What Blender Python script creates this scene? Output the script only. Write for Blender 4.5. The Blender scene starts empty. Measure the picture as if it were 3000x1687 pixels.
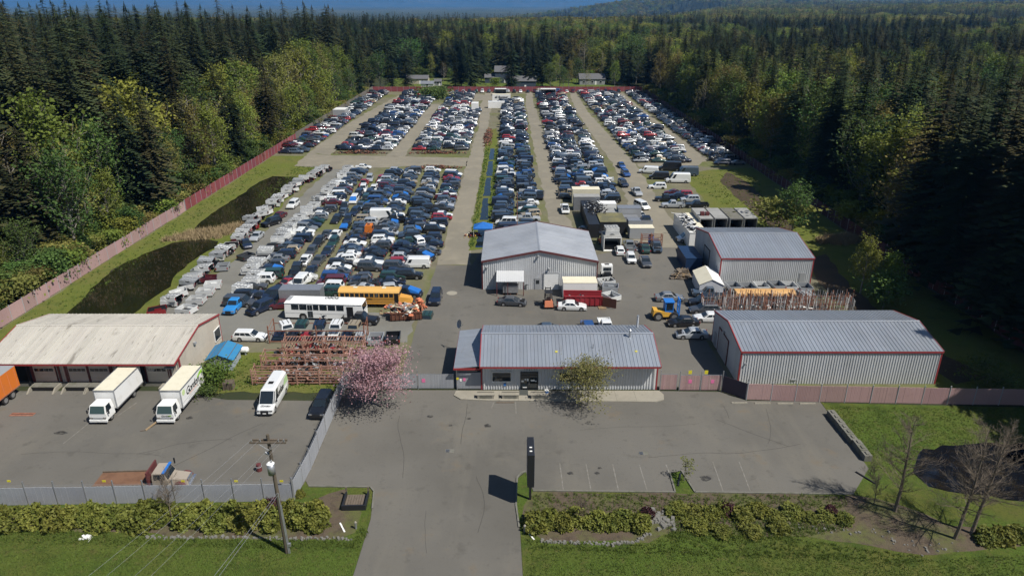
import bpy, math, random
import numpy as np
from mathutils import Vector, Matrix
R = math.radians
rnd = random.Random(7)
S = bpy.context.scene
C = S.collection
# ------------------------------------------------------------------ camera, sky, sun, exposure
F, CX, CY, H, YH = 2050., 1500., 843.5, 45., 10.
PITCH = math.atan((CY - YH) / F)
cam = bpy.data.cameras.new('camera'); camo = bpy.data.objects.new('camera', cam); C.objects.link(camo)
cam.sensor_width = 36.; cam.lens = 36. * F / 3000.; cam.clip_start = .5; cam.clip_end = 90000.
camo.location = (0, 0, H); camo.rotation_euler = (math.pi / 2 - PITCH, 0, 0)
S.camera = camo
SUNV = Vector((.62, -.38, 1.)).normalized()
W = bpy.data.worlds.new('World'); S.world = W; W.use_nodes = True
nt = W.node_tree; bg = nt.nodes['Background']
sky = nt.nodes.new('ShaderNodeTexSky'); sky.sky_type = 'NISHITA'; sky.sun_disc = False
sky.sun_elevation = math.asin(SUNV.z); sky.sun_rotation = math.atan2(SUNV.x, SUNV.y)
sky.air_density = 1.0; sky.dust_density = .6; sky.ozone_density = 1.2
nt.links.new(sky.outputs[0], bg.inputs[0]); bg.inputs[1].default_value = .05
sun = bpy.data.lights.new('sun', 'SUN'); suno = bpy.data.objects.new('sun', sun); C.objects.link(suno)
sun.energy = 5.0; sun.angle = R(.53); sun.color = (1., .955, .88)
suno.rotation_euler = SUNV.to_track_quat('Z', 'Y').to_euler(); suno.location = (60, -40, 120)
S.view_settings.view_transform = 'Standard'; S.view_settings.look = 'None'
S.view_settings.exposure = .46; S.view_settings.gamma = 1.
try: S.view_settings.use_curve_mapping = False
except Exception: pass
S.cycles.max_bounces = 6; S.cycles.diffuse_bounces = 2; S.cycles.glossy_bounces = 3
S.cycles.transmission_bounces = 4; S.cycles.transparent_max_bounces = 8; S.cycles.volume_bounces = 0
S.cycles.use_denoising = True

SP, CP = math.sin(PITCH), math.cos(PITCH)
def G(x, y, z=0.):
    """photo pixel -> (X, Y) of the point at height z it shows"""
    u = (x - CX) / F; v = (y - CY) / F
    d = (H - z) / (SP + v * CP)
    return (u * d, d * (CP - v * SP))
def G3(x, y, z=0.): return (*G(x, y, z), z)

# ------------------------------------------------------------------ object helpers
def link(o, parent=None):
    C.objects.link(o)
    if parent is not None: o.parent = parent
    return o
def tag(o, label=None, cat=None, group=None, kind=None):
    if label: o['label'] = label
    if cat: o['category'] = cat
    if group: o['group'] = group
    if kind: o['kind'] = kind
    return o
def thing(name, label, cat, loc=(0, 0, 0), rz=0., group=None, rx=0., ry=0.):
    o = bpy.data.objects.new(name, None); o.empty_display_size = .3; link(o)
    o.location = loc; o.rotation_euler = (rx, ry, rz)
    return tag(o, label, cat, group)
def copy_tree(o, parent=None, color=None):
    c = o.copy(); C.objects.link(c); c.parent = parent
    if color is not None: c.color = color
    for ch in list(o.children): copy_tree(ch, c, color)
    return c
def part(name, mesh, parent, loc=(0, 0, 0), rot=(0, 0, 0), color=None, scale=None):
    o = bpy.data.objects.new(name, mesh); link(o, parent); o.location = loc; o.rotation_euler = rot
    if color is not None: o.color = color
    if scale is not None: o.scale = scale
    return o

class MB:
    def __init__(s): s.v = []; s.f = []; s.m = []
    def add(s, vs, fs, mi=0):
        b = len(s.v); s.v.extend(tuple(p) for p in vs)
        for f in fs: s.f.append(tuple(b + i for i in f)); s.m.append(mi)
        return s
    def box(s, x0, x1, y0, y1, z0, z1, mi=0, rz=0., piv=None):
        vs = [(x, y, z) for z in (z0, z1) for x, y in ((x0, y0), (x1, y0), (x1, y1), (x0, y1))]
        if rz:
            px, py = piv or ((x0 + x1) / 2, (y0 + y1) / 2); c, q = math.cos(rz), math.sin(rz)
            vs = [(px + (x - px) * c - (y - py) * q, py + (x - px) * q + (y - py) * c, z) for x, y, z in vs]
        return s.add(vs, [(3, 2, 1, 0), (4, 5, 6, 7), (0, 1, 5, 4), (1, 2, 6, 5), (2, 3, 7, 6), (3, 0, 4, 7)], mi)
    def hexa(s, lo, hi, mi=0):
        """lo, hi: 4 points each, counter-clockwise seen from above"""
        return s.add(list(lo) + list(hi), [(3, 2, 1, 0), (4, 5, 6, 7), (0, 1, 5, 4), (1, 2, 6, 5), (2, 3, 7, 6), (3, 0, 4, 7)], mi)
    def cyl(s, p, q, r0, r1=None, n=8, mi=0, cap=True):
        p = Vector(p); q = Vector(q); r1 = r0 if r1 is None else r1
        d = (q - p); L = d.length
        if L < 1e-6: return s
        d /= L; a = d.orthogonal().normalized(); b = d.cross(a)
        vs = []
        for c, r in ((p, r0), (q, r1)):
            for i in range(n):
                t = 2 * math.pi * i / n
                vs.append(c + (a * math.cos(t) + b * math.sin(t)) * r)
        fs = [(i, (i + 1) % n, n + (i + 1) % n, n + i) for i in range(n)]
        if cap: fs += [tuple(range(n - 1, -1, -1)), tuple(range(n, 2 * n))]
        return s.add(vs, fs, mi)
    def bar(s, p, q, w, h=None, mi=0, up=(0, 0, 1)):
        p = Vector(p); q = Vector(q); h = w if h is None else h
        d = (q - p)
        if d.length < 1e-6: return s
        d.normalize(); u = Vector(up)
        if abs(d.dot(u)) > .98: u = Vector((0, 1, 0))
        a = d.cross(u).normalized() * w / 2; b = a.cross(d).normalized() * h / 2
        lo = [p - a - b, p + a - b, p + a + b, p - a + b]; hi = [x + (q - p) for x in lo]
        return s.add(lo + hi, [(3, 2, 1, 0), (4, 5, 6, 7), (0, 1, 5, 4), (1, 2, 6, 5), (2, 3, 7, 6), (3, 0, 4, 7)], mi)
    def prism(s, pts, z0, z1, mi=0):
        n = len(pts); vs = [(x, y, z0) for x, y in pts] + [(x, y, z1) for x, y in pts]
        return s.add(vs, [tuple(range(n - 1, -1, -1)), tuple(range(n, 2 * n))] + [(i, (i + 1) % n, n + (i + 1) % n, n + i) for i in range(n)], mi)
    def ex(s, pts, axis, a0, a1, mi=0):
        """extrude a 2-D outline along x ('x': pts are (y,z)) or y ('y': pts are (x,z))"""
        n = len(pts)
        mk = (lambda a, p: (a, p[0], p[1])) if axis == 'x' else (lambda a, p: (p[0], a, p[1]))
        vs = [mk(a0, p) for p in pts] + [mk(a1, p) for p in pts]
        return s.add(vs, [tuple(range(n - 1, -1, -1)), tuple(range(n, 2 * n))] + [(i, (i + 1) % n, n + (i + 1) % n, n + i) for i in range(n)], mi)
    def quad(s, pts, mi=0): return s.add(pts, [tuple(range(len(pts)))], mi)
    def mesh(s, name, mats, smooth=False, fix=True):
        me = bpy.data.meshes.new(name); me.from_pydata(s.v, [], s.f)
        if not isinstance(mats, (list, tuple)): mats = [mats]
        for m in mats: me.materials.append(m)
        if len(mats) > 1: me.polygons.foreach_set('material_index', s.m)
        if fix:
            import bmesh
            bm = bmesh.new(); bm.from_mesh(me); bmesh.ops.recalc_face_normals(bm, faces=bm.faces[:]); bm.to_mesh(me); bm.free()
        if smooth: me.polygons.foreach_set('use_smooth', [True] * len(me.polygons))
        me.update(); return me
    def build(s, name, mats, parent=None, loc=(0, 0, 0), rot=(0, 0, 0), smooth=False, color=None):
        return part(name, s.mesh(name, mats, smooth), parent, loc, rot, color)

def np_mesh(name, V, FQ, mats, mi=None, smooth=False, attr=None):
    """V (n,3), FQ (m,k) arrays -> mesh"""
    me = bpy.data.meshes.new(name); n, k = len(FQ), FQ.shape[1]
    me.vertices.add(len(V)); me.vertices.foreach_set('co', V.astype(np.float32).ravel())
    me.loops.add(n * k); me.loops.foreach_set('vertex_index', FQ.astype(np.int32).ravel())
    me.polygons.add(n); me.polygons.foreach_set('loop_start', np.arange(0, n * k, k, dtype=np.int32))
    for m in mats: me.materials.append(m)
    if mi is not None: me.polygons.foreach_set('material_index', mi.astype(np.int32))
    if attr is not None:
        a = me.attributes.new('col', 'FLOAT_COLOR', 'POINT'); a.data.foreach_set('color', attr.astype(np.float32).ravel())
    if smooth: me.polygons.foreach_set('use_smooth', np.ones(n, bool))
    me.update(calc_edges=True); me.validate(); return me

# ------------------------------------------------------------------ materials
MATS = {}
def mat(name, col, rough=.8, metal=0., layers=(), bump=0., bscale=8., spec=.3, coat=0., objcol=False, attr=False, bdist=.05, trans=0., rand=0., emit=None, dirt=None):
    """layers: (noise scale, detail, colour, low, high, strength[, stretch vector])"""
    m = bpy.data.materials.new(name); m.use_nodes = True; n = m.node_tree.nodes; l = m.node_tree.links
    b = n['Principled BSDF']; b.inputs['Roughness'].default_value = rough; b.inputs['Metallic'].default_value = metal
    b.inputs['Specular IOR Level'].default_value = spec; b.inputs['Coat Weight'].default_value = coat; b.inputs['Coat Roughness'].default_value = .08
    geo = n.new('ShaderNodeNewGeometry')
    cur = None
    if objcol: cur = n.new('ShaderNodeObjectInfo').outputs['Color']
    if attr:
        a = n.new('ShaderNodeAttribute'); a.attribute_name = 'col'; cur = a.outputs['Color']
    if cur is None:
        rg = n.new('ShaderNodeRGB'); rg.outputs[0].default_value = (*col, 1); cur = rg.outputs[0]
    for L in layers:
        sc, det, c2, lo, hi, st = L[:6]
        vec = geo.outputs['Position']
        if len(L) > 6:
            mp = n.new('ShaderNodeMapping'); mp.inputs['Scale'].default_value = L[6]; l.new(vec, mp.inputs['Vector']); vec = mp.outputs[0]
        tx = n.new('ShaderNodeTexNoise'); tx.inputs['Scale'].default_value = sc; tx.inputs['Detail'].default_value = det; tx.inputs['Roughness'].default_value = .62
        l.new(vec, tx.inputs['Vector'])
        mr = n.new('ShaderNodeMapRange'); mr.inputs['From Min'].default_value = lo; mr.inputs['From Max'].default_value = hi; mr.inputs['To Max'].default_value = st
        l.new(tx.outputs['Fac'], mr.inputs['Value'])
        mx = n.new('ShaderNodeMix'); mx.data_type = 'RGBA'; l.new(mr.outputs[0], mx.inputs['Factor']); l.new(cur, mx.inputs['A'])
        mx.inputs['B'].default_value = (*c2, 1); cur = mx.outputs['Result']
    if rand:
        oi = n.new('ShaderNodeObjectInfo'); hs = n.new('ShaderNodeHueSaturation')
        for sock, lo, hi in (('Hue', .5 - .045 * rand, .5 + .03 * rand), ('Value', 1 - .4 * rand, 1 + .45 * rand)):
            mr = n.new('ShaderNodeMapRange'); mr.inputs['To Min'].default_value = lo; mr.inputs['To Max'].default_value = hi
            if sock == 'Value':
                ml = n.new('ShaderNodeMath'); ml.operation = 'MULTIPLY'; ml.inputs[1].default_value = 7.31; l.new(oi.outputs['Random'], ml.inputs[0])
                fr = n.new('ShaderNodeMath'); fr.operation = 'FRACT'; l.new(ml.outputs[0], fr.inputs[0]); l.new(fr.outputs[0], mr.inputs['Value'])
            else: l.new(oi.outputs['Random'], mr.inputs['Value'])
            l.new(mr.outputs[0], hs.inputs[sock])
        l.new(cur, hs.inputs['Color']); cur = hs.outputs[0]
    l.new(cur, b.inputs['Base Color'])
    if bump:
        tx = n.new('ShaderNodeTexNoise'); tx.inputs['Scale'].default_value = bscale; tx.inputs['Detail'].default_value = 4; l.new(geo.outputs['Position'], tx.inputs['Vector'])
        bp = n.new('ShaderNodeBump'); bp.inputs['Strength'].default_value = bump; bp.inputs['Distance'].default_value = bdist
        l.new(tx.outputs['Fac'], bp.inputs['Height']); l.new(bp.outputs[0], b.inputs['Normal'])
    if trans:
        tr = n.new('ShaderNodeBsdfTranslucent'); l.new(cur, tr.inputs['Color'])
        ms = n.new('ShaderNodeMixShader'); ms.inputs[0].default_value = trans
        l.new(b.outputs[0], ms.inputs[1]); l.new(tr.outputs[0], ms.inputs[2]); l.new(ms.outputs[0], n['Material Output'].inputs[0])
    if emit:
        b.inputs['Emission Color'].default_value = (*emit[:3], 1); b.inputs['Emission Strength'].default_value = emit[3]
    MATS[name] = m; return m

ASPH = mat('asphalt', (.126, .119, .105), .9, layers=[(.03, 4, (.088, .083, .072), .42, .58, .7), (.1, 6, (.145, .134, .112), .52, .68, .6), (.22, 5, (.145, .134, .112), .52, .66, .5, (1, .18, 1)), (.5, 6, (.07, .066, .057), .58, .70, .5), (.2, 5, (.14, .108, .072), .62, .72, .6), (2.2, 6, (.075, .071, .061), .58, .72, .45), (9, 4, (.15, .14, .122), .6, .75, .35), (26, 2, (.055, .052, .045), .5, .8, .35)], bump=.25, bscale=30, spec=.2, bdist=.02)
DRIVE = mat('drive_asphalt', (0.1369, 0.1299, 0.1137), .9, layers=[(.05, 4, (.095, .09, .078), .4, .65, .5), (.3, 6, (.14, .13, .108), .55, .75, .5), (1.2, 5, (.085, .08, .07), .62, .75, .4), (26, 2, (.05, .047, .04), .5, .8, .3)], bump=.25, bscale=30, spec=.2, bdist=.02)
YARD = mat('yard_gravel', (.145, .135, .09), .95, layers=[(.06, 5, (.10, .115, .03), .44, .6, .85), (.16, 6, (.095, .082, .06), .48, .7, .6), (.7, 5, (.2, .175, .13), .55, .72, .5), (5, 4, (.08, .075, .05), .5, .8, .4)], bump=.4, bscale=12, spec=.15)
LANE = mat('lane_gravel', (.205, .186, .145), .95, layers=[(.05, 4, (.16, .147, .118), .42, .64, .6), (.25, 6, (.26, .232, .175), .5, .7, .6), (.8, 5, (.12, .108, .082), .6, .74, .6), (7, 4, (.12, .112, .09), .5, .8, .4)], bump=.3, bscale=14, spec=.15)
GRAV = mat('grey_gravel', (.165, .162, .145), .95, layers=[(.1, 5, (.125, .12, .105), .45, .65, .6), (.5, 5, (.2, .19, .155), .55, .72, .5), (9, 4, (.085, .083, .075), .5, .8, .5)], bump=.4, bscale=16, spec=.15)
SOIL = mat('forest_floor', (.05, .043, .024), .95, layers=[(.05, 5, (.05, .065, .018), .45, .62, .7), (.6, 5, (.085, .066, .04), .5, .7, .5)], bump=.5, bscale=3)
LAWN = mat('lawn', (.085, .132, .02), .9, layers=[(.1, 5, (.125, .125, .03), .44, .62, .75), (.35, 6, (.045, .08, .012), .5, .64, .7), (1.2, 6, (.14, .12, .045), .54, .68, .6), (4, 5, (.04, .055, .012), .5, .66, .6), (14, 4, (.12, .125, .035), .52, .72, .5)], bump=1., bscale=16, spec=.15, bdist=.2)
ROUGHG = mat('rough_grass', (.118, .14, .026), .9, layers=[(.08, 5, (.14, .135, .04), .42, .62, .75), (.35, 6, (.058, .092, .016), .52, .68, .65), (1.4, 5, (.12, .1, .045), .58, .74, .6), (7, 4, (.05, .055, .014), .48, .74, .6)], bump=.9, bscale=9, spec=.15, bdist=.2)
MULCH = mat('mulch_bed', (.092, .07, .048), .95, layers=[(.25, 6, (.085, .1, .024), .46, .62, .8), (1.3, 6, (.05, .038, .028), .48, .66, .7), (12, 4, (.16, .125, .09), .55, .75, .5)], bump=.8, bscale=14, bdist=.1)
CONC = mat('concrete', (.27, .25, .205), .9, layers=[(.4, 5, (.2, .185, .15), .45, .68, .6), (2.5, 6, (.14, .13, .105), .58, .75, .5), (20, 3, (.19, .18, .15), .5, .8, .4)], bump=.15, bscale=20, spec=.2, bdist=.02)
CONCD = mat('aged_concrete', (.15, .145, .125), .95, layers=[(.8, 5, (.085, .09, .06), .48, .66, .7), (4, 5, (.2, .19, .165), .55, .75, .5)], bump=.4, bscale=12, spec=.2)
POND = mat('pond_water', (.011, .012, .005), .05, layers=[(.25, 4, (.018, .015, .006), .45, .65, .7), (1.5, 5, (.028, .022, .009), .6, .74, .5)], spec=.35, bump=.12, bscale=2.2, bdist=.03)
PONDD = mat('dark_basin_water', (.006, .007, .010), .03, spec=.5, layers=[(.5, 4, (.018, .014, .009), .5, .65, .7)], bump=.04, bscale=2)
DITCHW = mat('ditch_water', (.01, .014, .014), .04, spec=.5, bump=.1, bscale=1.5, bdist=.02)
MUD = mat('dark_mud', (.06, .042, .024), .75, layers=[(.2, 5, (.035, .028, .014), .45, .65, .7), (.8, 5, (.1, .075, .042), .58, .74, .6)], bump=.5, bscale=3)
PAINTW = mat('worn_line_paint', (.19, .183, .165), .9, layers=[(2.2, 5, (.14, .13, .11), .38, .55, .95)])
ROOFG = mat('galvanised_roof', (0.36, 0.39, 0.432), .42, .55, layers=[(.1, 4, (.25, .27, .3), .4, .65, .5), (.6, 5, (.35, .36, .38), .5, .7, .5, (1, .12, 1)), (1.6, 5, (.24, .235, .23), .6, .76, .5, (1, .2, 1))], spec=.4, rand=0.13)
ROOFS = mat('aged_shop_roof', (0.432, 0.45, 0.48), .5, .45, layers=[(.2, 5, (.3, .315, .345), .4, .66, .6), (1.2, 6, (.42, .425, .43), .5, .72, .5, (.25, 1, 1)), (3, 5, (.27, .27, .27), .6, .76, .4, (.3, 1, 1))], spec=.4, rand=0.1)
ROOFB = mat('stained_beige_roof', (.44, .415, .365), .7, .1, layers=[(.15, 5, (.38, .36, .32), .42, .65, .6), (1.1, 6, (.16, .14, .115), .59, .70, .7, (1, .1, 1)), (2.6, 6, (.12, .105, .085), .61, .71, .75, (1, .13, 1)), (.5, 4, (.5, .48, .43), .55, .7, .5)], spec=.3, rand=0.15)
WALLG = mat('pale_steel_wall', (.52, .53, .54), .55, .1, layers=[(.3, 4, (.46, .47, .475), .42, .66, .5), (2.5, 5, (.28, .255, .21), .62, .78, .5, (1, 1, .2))], spec=.35, rand=0.12)
WALLB = mat('beige_steel_wall', (0.462, 0.4235, 0.363), .6, .05, layers=[(.3, 4, (.37, .34, .29), .42, .66, .5), (2.5, 5, (.27, .24, .19), .62, .78, .4, (1, 1, .2))], spec=.3, rand=0.1)
TRIM = mat('red_trim', (.26, .035, .038), .55, layers=[(1.2, 4, (.2, .05, .05), .5, .7, .6)], spec=.35)
MAROON = mat('maroon_trim', (.105, .03, .03), .6, layers=[(1.2, 4, (.09, .04, .04), .5, .7, .6)], spec=.35)
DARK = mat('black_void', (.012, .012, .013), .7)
BLACK = mat('black_paint', (.018, .019, .022), .4, spec=.4)
GLASS = mat('dark_glass', (.014, .02, .025), .05, spec=.7, coat=.3)
GLASSG = mat('greenish_glass', (.035, .06, .055), .06, spec=.7, coat=.3)
TYRE = mat('tyre_rubber', (.022, .021, .021), .85)
RIM = mat('wheel_rim', (.33, .33, .33), .4, .6)
STEEL = mat('galvanised_steel', (.42, .43, .45), .4, .7, layers=[(3, 4, (.3, .31, .32), .45, .7, .6)])
CHROME = mat('bright_metal', (.7, .7, .7), .2, .9)
PAINT = mat('car_paint', (.5, .5, .5), .28, .15, layers=[(.9, 5, (.2, .18, .15), .62, .8, .35)], spec=.5, coat=.7, objcol=True)
PAINTA = mat('far_car_paint', (.5, .5, .5), .3, .1, spec=.5, coat=.6, attr=True)
MATTE = mat('matte_paint', (.5, .5, .5), .6, .0, layers=[(1.1, 5, (.2, .17, .13), .58, .78, .4)], spec=.3, objcol=True)
WHITE = mat('white_paint', (.74, .74, .72), .4, 0, layers=[(.8, 5, (.5, .48, .43), .55, .78, .5)], spec=.4, coat=.2)
CREAM = mat('yellowed_white', (.62, .58, .45), .6, layers=[(.9, 5, (.48, .44, .33), .5, .72, .6)])
GREYP = mat('grey_paint', (.3, .31, .32), .5, .1, layers=[(1, 5, (.2, .2, .2), .55, .75, .5)])
RUST = mat('rusty_steel', (.2, .085, .055), .85, layers=[(1.5, 5, (.3, .16, .11), .45, .65, .7), (5, 5, (.09, .04, .028), .55, .72, .6)], bump=.2, bscale=20)
RUSTP = mat('faded_rust_steel', (.33, .185, .14), .85, layers=[(1.5, 5, (.2, .085, .055), .48, .66, .7), (6, 5, (.38, .27, .2), .55, .72, .6)])
PINKS = mat('faded_pink_slats', (.36, .235, .225), .85, layers=[(.25, 4, (.3, .195, .19), .42, .65, .6), (2.2, 5, (.24, .15, .14), .6, .75, .5)], spec=.2, rand=0.3)
REDS = mat('red_slats', (.22, .06, .065), .8, layers=[(.25, 4, (.16, .045, .05), .42, .65, .6), (2, 5, (.3, .12, .12), .6, .75, .5)], spec=.2, rand=0.3)
GREYS = mat('grey_slats', (.29, .30, .32), .75, layers=[(.3, 4, (.24, .25, .27), .42, .65, .6), (3, 5, (.2, .2, .2), .6, .75, .5)], spec=.25, rand=0.15)
WOODF = mat('weathered_fence_wood', (.15, .135, .115), .9, layers=[(2, 5, (.09, .08, .07), .48, .68, .7)])
WOOD = mat('bare_wood', (.28, .2, .115), .9, layers=[(3, 5, (.17, .12, .07), .48, .7, .6)])
OLDW = mat('weathered_timber', (.13, .105, .08), .9, layers=[(3, 5, (.07, .055, .04), .48, .7, .6)])
POLEW = mat('pole_timber', (.1, .082, .06), .9, layers=[(2.5, 5, (.05, .04, .03), .45, .7, .7, (1, 1, .15))])
BARK = mat('conifer_bark', (.065, .048, .035), .95)
PALEB = mat('pale_bark', (.2, .185, .155), .9, layers=[(1.2, 4, (.12, .11, .09), .45, .68, .7)])
TWIG = mat('bare_twig', (.15, .12, .09), .9)
NEEDLE = mat('conifer_needles', (.032, .048, .019), .75, trans=.08, rand=.9, layers=[(.9, 3, (.038, .05, .016), .45, .7, .7)], spec=.2)
NEEDLE2 = mat('brownish_needles', (.058, .058, .023), .75, trans=.08, rand=.8, layers=[(.9, 3, (.03, .036, .013), .45, .7, .7)], spec=.2)
LEAF = mat('spring_leaves', (.155, .19, .032), .7, trans=.3, rand=.9, layers=[(.5, 3, (.1, .13, .026), .42, .68, .7)], spec=.2)
LEAF2 = mat('olive_leaves', (.195, .185, .048), .7, trans=.3, rand=.9, layers=[(.5, 3, (.14, .14, .04), .42, .68, .7)], spec=.2)
LEAF3 = mat('green_leaves', (.075, .125, .03), .7, trans=.25, rand=.8, layers=[(.5, 3, (.03, .058, .012), .42, .68, .7)], spec=.2)
SHRUB = mat('shrub_leaves', (.165, .175, .035), .65, trans=.2, rand=.35, layers=[(1.3, 4, (.06, .085, .014), .42, .66, .75)], spec=.25)
BLOSSOM = mat('pink_blossom', (.43, .27, .31), .7, trans=.3, layers=[(1.5, 3, (.34, .18, .18), .42, .62, .75), (4, 3, (.2, .14, .06), .56, .7, .7)])
YLEAF = mat('bronze_spring_leaves', (.22, .205, .075), .7, trans=.3, layers=[(1.2, 3, (.12, .125, .025), .42, .62, .8), (2.5, 3, (.26, .16, .1), .58, .7, .6)])
PURPLE = mat('purple_leaves', (.055, .018, .022), .7, trans=.15)
TARP = mat('blue_tarp', (.02, .13, .42), .45, layers=[(1, 4, (.015, .1, .36), .45, .65, .6)], bump=.4, bscale=5)
YELLOW = mat('bus_yellow', (.55, .27, .045), .5, layers=[(.6, 5, (.48, .26, .08), .5, .7, .6)], spec=.4, coat=.2)
BUSROOF = mat('faded_bus_yellow', (.58, .34, .1), .6, layers=[(.6, 5, (.5, .3, .12), .5, .7, .6)])
ORANGE = mat('orange_paint', (.55, .15, .022), .55, layers=[(.6, 5, (.42, .13, .04), .52, .72, .6)])
CORAL = mat('faded_orange_paint', (.55, .19, .1), .55, layers=[(1.2, 5, (.38, .14, .08), .52, .72, .6)])
REDP = mat('dumpster_red', (.26, .022, .03), .6, layers=[(1.5, 5, (.16, .035, .03), .5, .7, .6)])
BROWNR = mat('rust_brown', (.13, .055, .035), .85, layers=[(1.5, 5, (.08, .04, .03), .5, .7, .6)])
BLUEP = mat('machine_blue', (.02, .14, .45), .5)
NAVY = mat('navy_steel', (.012, .03, .075), .4, spec=.4)
YELM = mat('machine_yellow', (.52, .29, .04), .55)
SIGNY = mat('sign_yellow', (.6, .52, .03), .6)
SIGNP = mat('sign_pink', (.65, .16, .32), .6)
SIGNW = mat('sign_white', (.75, .75, .72), .5)
LIME = mat('lime_print', (.28, .55, .05), .45)
INK = mat('black_print', (.02, .02, .022), .5)
BLUES = mat('sign_blue', (.04, .16, .45), .5)
LAMP = mat('lit_lamp', (.9, .8, .55), .5, emit=(1, .75, .4, 1.5))
STONE = mat('border_stone', (.15, .145, .13), .9, layers=[(2, 5, (.13, .125, .11), .45, .68, .7)])
REED = mat('dry_reeds', (.26, .215, .11), .9, rand=.5)
WEED = mat('weed_leaves', (.08, .125, .02), .8, trans=.2, rand=.6)
ROOFH = mat('house_shingles', (.1, .1, .105), .9, layers=[(1, 4, (.12, .12, .125), .45, .68, .6)])
SIDING = mat('dark_blue_siding', (.045, .06, .085), .7)
BEIGEH = mat('beige_siding', (.4, .36, .28), .8)
GREYH = mat('grey_siding', (.25, .26, .26), .8)
MESHG = mat('wire_grey', (.3, .31, .33), .6, .4)
# ------------------------------------------------------------------ ground, lanes, paving
def hill(x, y, cx, cy, sx, sy, h): return h * np.exp(-((x - cx) / sx) ** 2 - ((y - cy) / sy) ** 2)
def T(x, y):
    x = np.asarray(x, float); y = np.asarray(y, float)
    st = lambda t: np.clip(t, 0, 1) ** 2 * (3 - 2 * np.clip(t, 0, 1))
    far = st((y - 650) / 900); rm = st((x - .1 * y) / (.22 * np.maximum(y, 1)))
    z = far * (3 * np.sin(x / 170 + 1) * np.cos(y / 260) + hill(x, y, 1600, 2300, 900, 1100, 26)) - 105 * st((y - 900) / 3300) * (1 - rm) + far * (hill(x, y, 700, 4300, 800, 600, 128) + hill(x, y, 3300, 4600, 1500, 1300, 60))
    return z
def grid_sheet(name, xs, ys, fz, m):
    X, Y = np.meshgrid(xs, ys); Z = fz(X, Y); nx, ny = len(xs), len(ys)
    V = np.stack([X, Y, Z], -1).reshape(-1, 3)
    i = (np.arange(ny - 1)[:, None] * nx + np.arange(nx - 1)[None]).ravel()
    Fq = np.stack([i, i + 1, i + nx + 1, i + nx], -1)
    return link(bpy.data.objects.new(name, np_mesh(name, V, Fq, [m], smooth=True)))
def spread(a, b, n, k): t = np.linspace(-1, 1, n); return (a + b) / 2 + (b - a) / 2 * np.sign(t) * np.abs(t) ** k
FLOORM = mat('woodland_ground', (.03, .036, .014), .95, layers=[(.004, 6, (.05, .058, .02), .45, .62, .7), (.03, 6, (.018, .026, .011), .45, .65, .7), (.5, 5, (.05, .042, .022), .5, .7, .5)], bump=.5, bscale=2)
ys_ = np.concatenate([[-400, -100, 0], np.arange(60, 1200, 60), np.geomspace(1200, 26000, 46)])
g = grid_sheet('ground', spread(-26000, 26000, 121, 2.2), ys_, T, FLOORM); tag(g, 'wooded ground reaching to the horizon', kind='structure')
HILLM = mat('distant_hillside', (.045, .055, .022), .95, layers=[(.0009, 7, (.075, .075, .04), .45, .62, .8), (.004, 6, (.028, .038, .016), .48, .66, .7), (.012, 5, (.09, .085, .055), .62, .74, .6)])
def ridge(name, y0, h, seed, lab, base):
    r = np.random.RandomState(seed); ph = r.rand(8) * 6.28
    def fz(X, Y):
        prof = h * (.62 + .2 * np.sin(X / 5200 + ph[0]) + .1 * np.sin(X / 1900 + ph[1]) + .05 * np.sin(X / 700 + ph[2]) + .03 * np.sin(X / 260 + ph[3]))
        t = np.clip((Y - y0) / 5200, 0, 1); return base + prof * np.sin(t * np.pi / 2) ** .8 * (1 + .12 * np.sin(X / 900 + Y / 700 + ph[4]) + .07 * np.sin(X / 350 - Y / 300 + ph[5])) - 20 * (t <= 0)
    o = grid_sheet(name, np.linspace(-19000, 19000, 200), np.linspace(y0, y0 + 5200, 26), fz, HILLM); return tag(o, lab, kind='structure')
ridge('hills', 11500, 130, 3, 'hazy blue wooded hills across the horizon', -112)
ridge('hills', 18500, 1150, 5, 'pale blue far mountains behind the hills', -112)

def sheet(name, pts, z, m, jit=.0, step=2., seed=1, kind='structure', label=None):
    r = random.Random(seed); out = []
    n = len(pts)
    for i in range(n):
        a, b = pts[i], pts[(i + 1) % n]; L = math.dist(a, b); k = max(1, int(L / step)) if jit else 1
        for j in range(k):
            t = j / k; q = (a[0] + (b[0] - a[0]) * t, a[1] + (b[1] - a[1]) * t)
            if jit and j: q = (q[0] + r.uniform(-jit, jit), q[1] + r.uniform(-jit, jit))
            out.append((*q, z))
    o = MB().quad(out).build(name, m); return tag(o, label, kind=kind)
PX = lambda *p: [G(*q) for q in p]
sheet('yard_ground', [(-76.5, 78), (-76.5, 397), (71.5, 397), (71.5, 74), (20, 77), (-21, 77), (-42, 77), (-42, 90), (-66, 91), (-66, 70)], .006, YARD)
sheet('verge', [(-76.3, 82), (-76.3, 222), (-66, 222), (-62, 206), (-54, 204), (-55.5, 185), (-55, 150), (-55, 118), (-56, 100), (-60, 92), (-68, 86)], .012, ROUGHG, .5, 3, 2)
sheet('verge', PX((2000, 512), (2085, 497), (2190, 494)) + [(71, 205), (71, 76), (54.2, 74.6), (53.8, 130), (49, 134), (47, 160)], .012, ROUGHG, .4, 3, 3)
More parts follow.
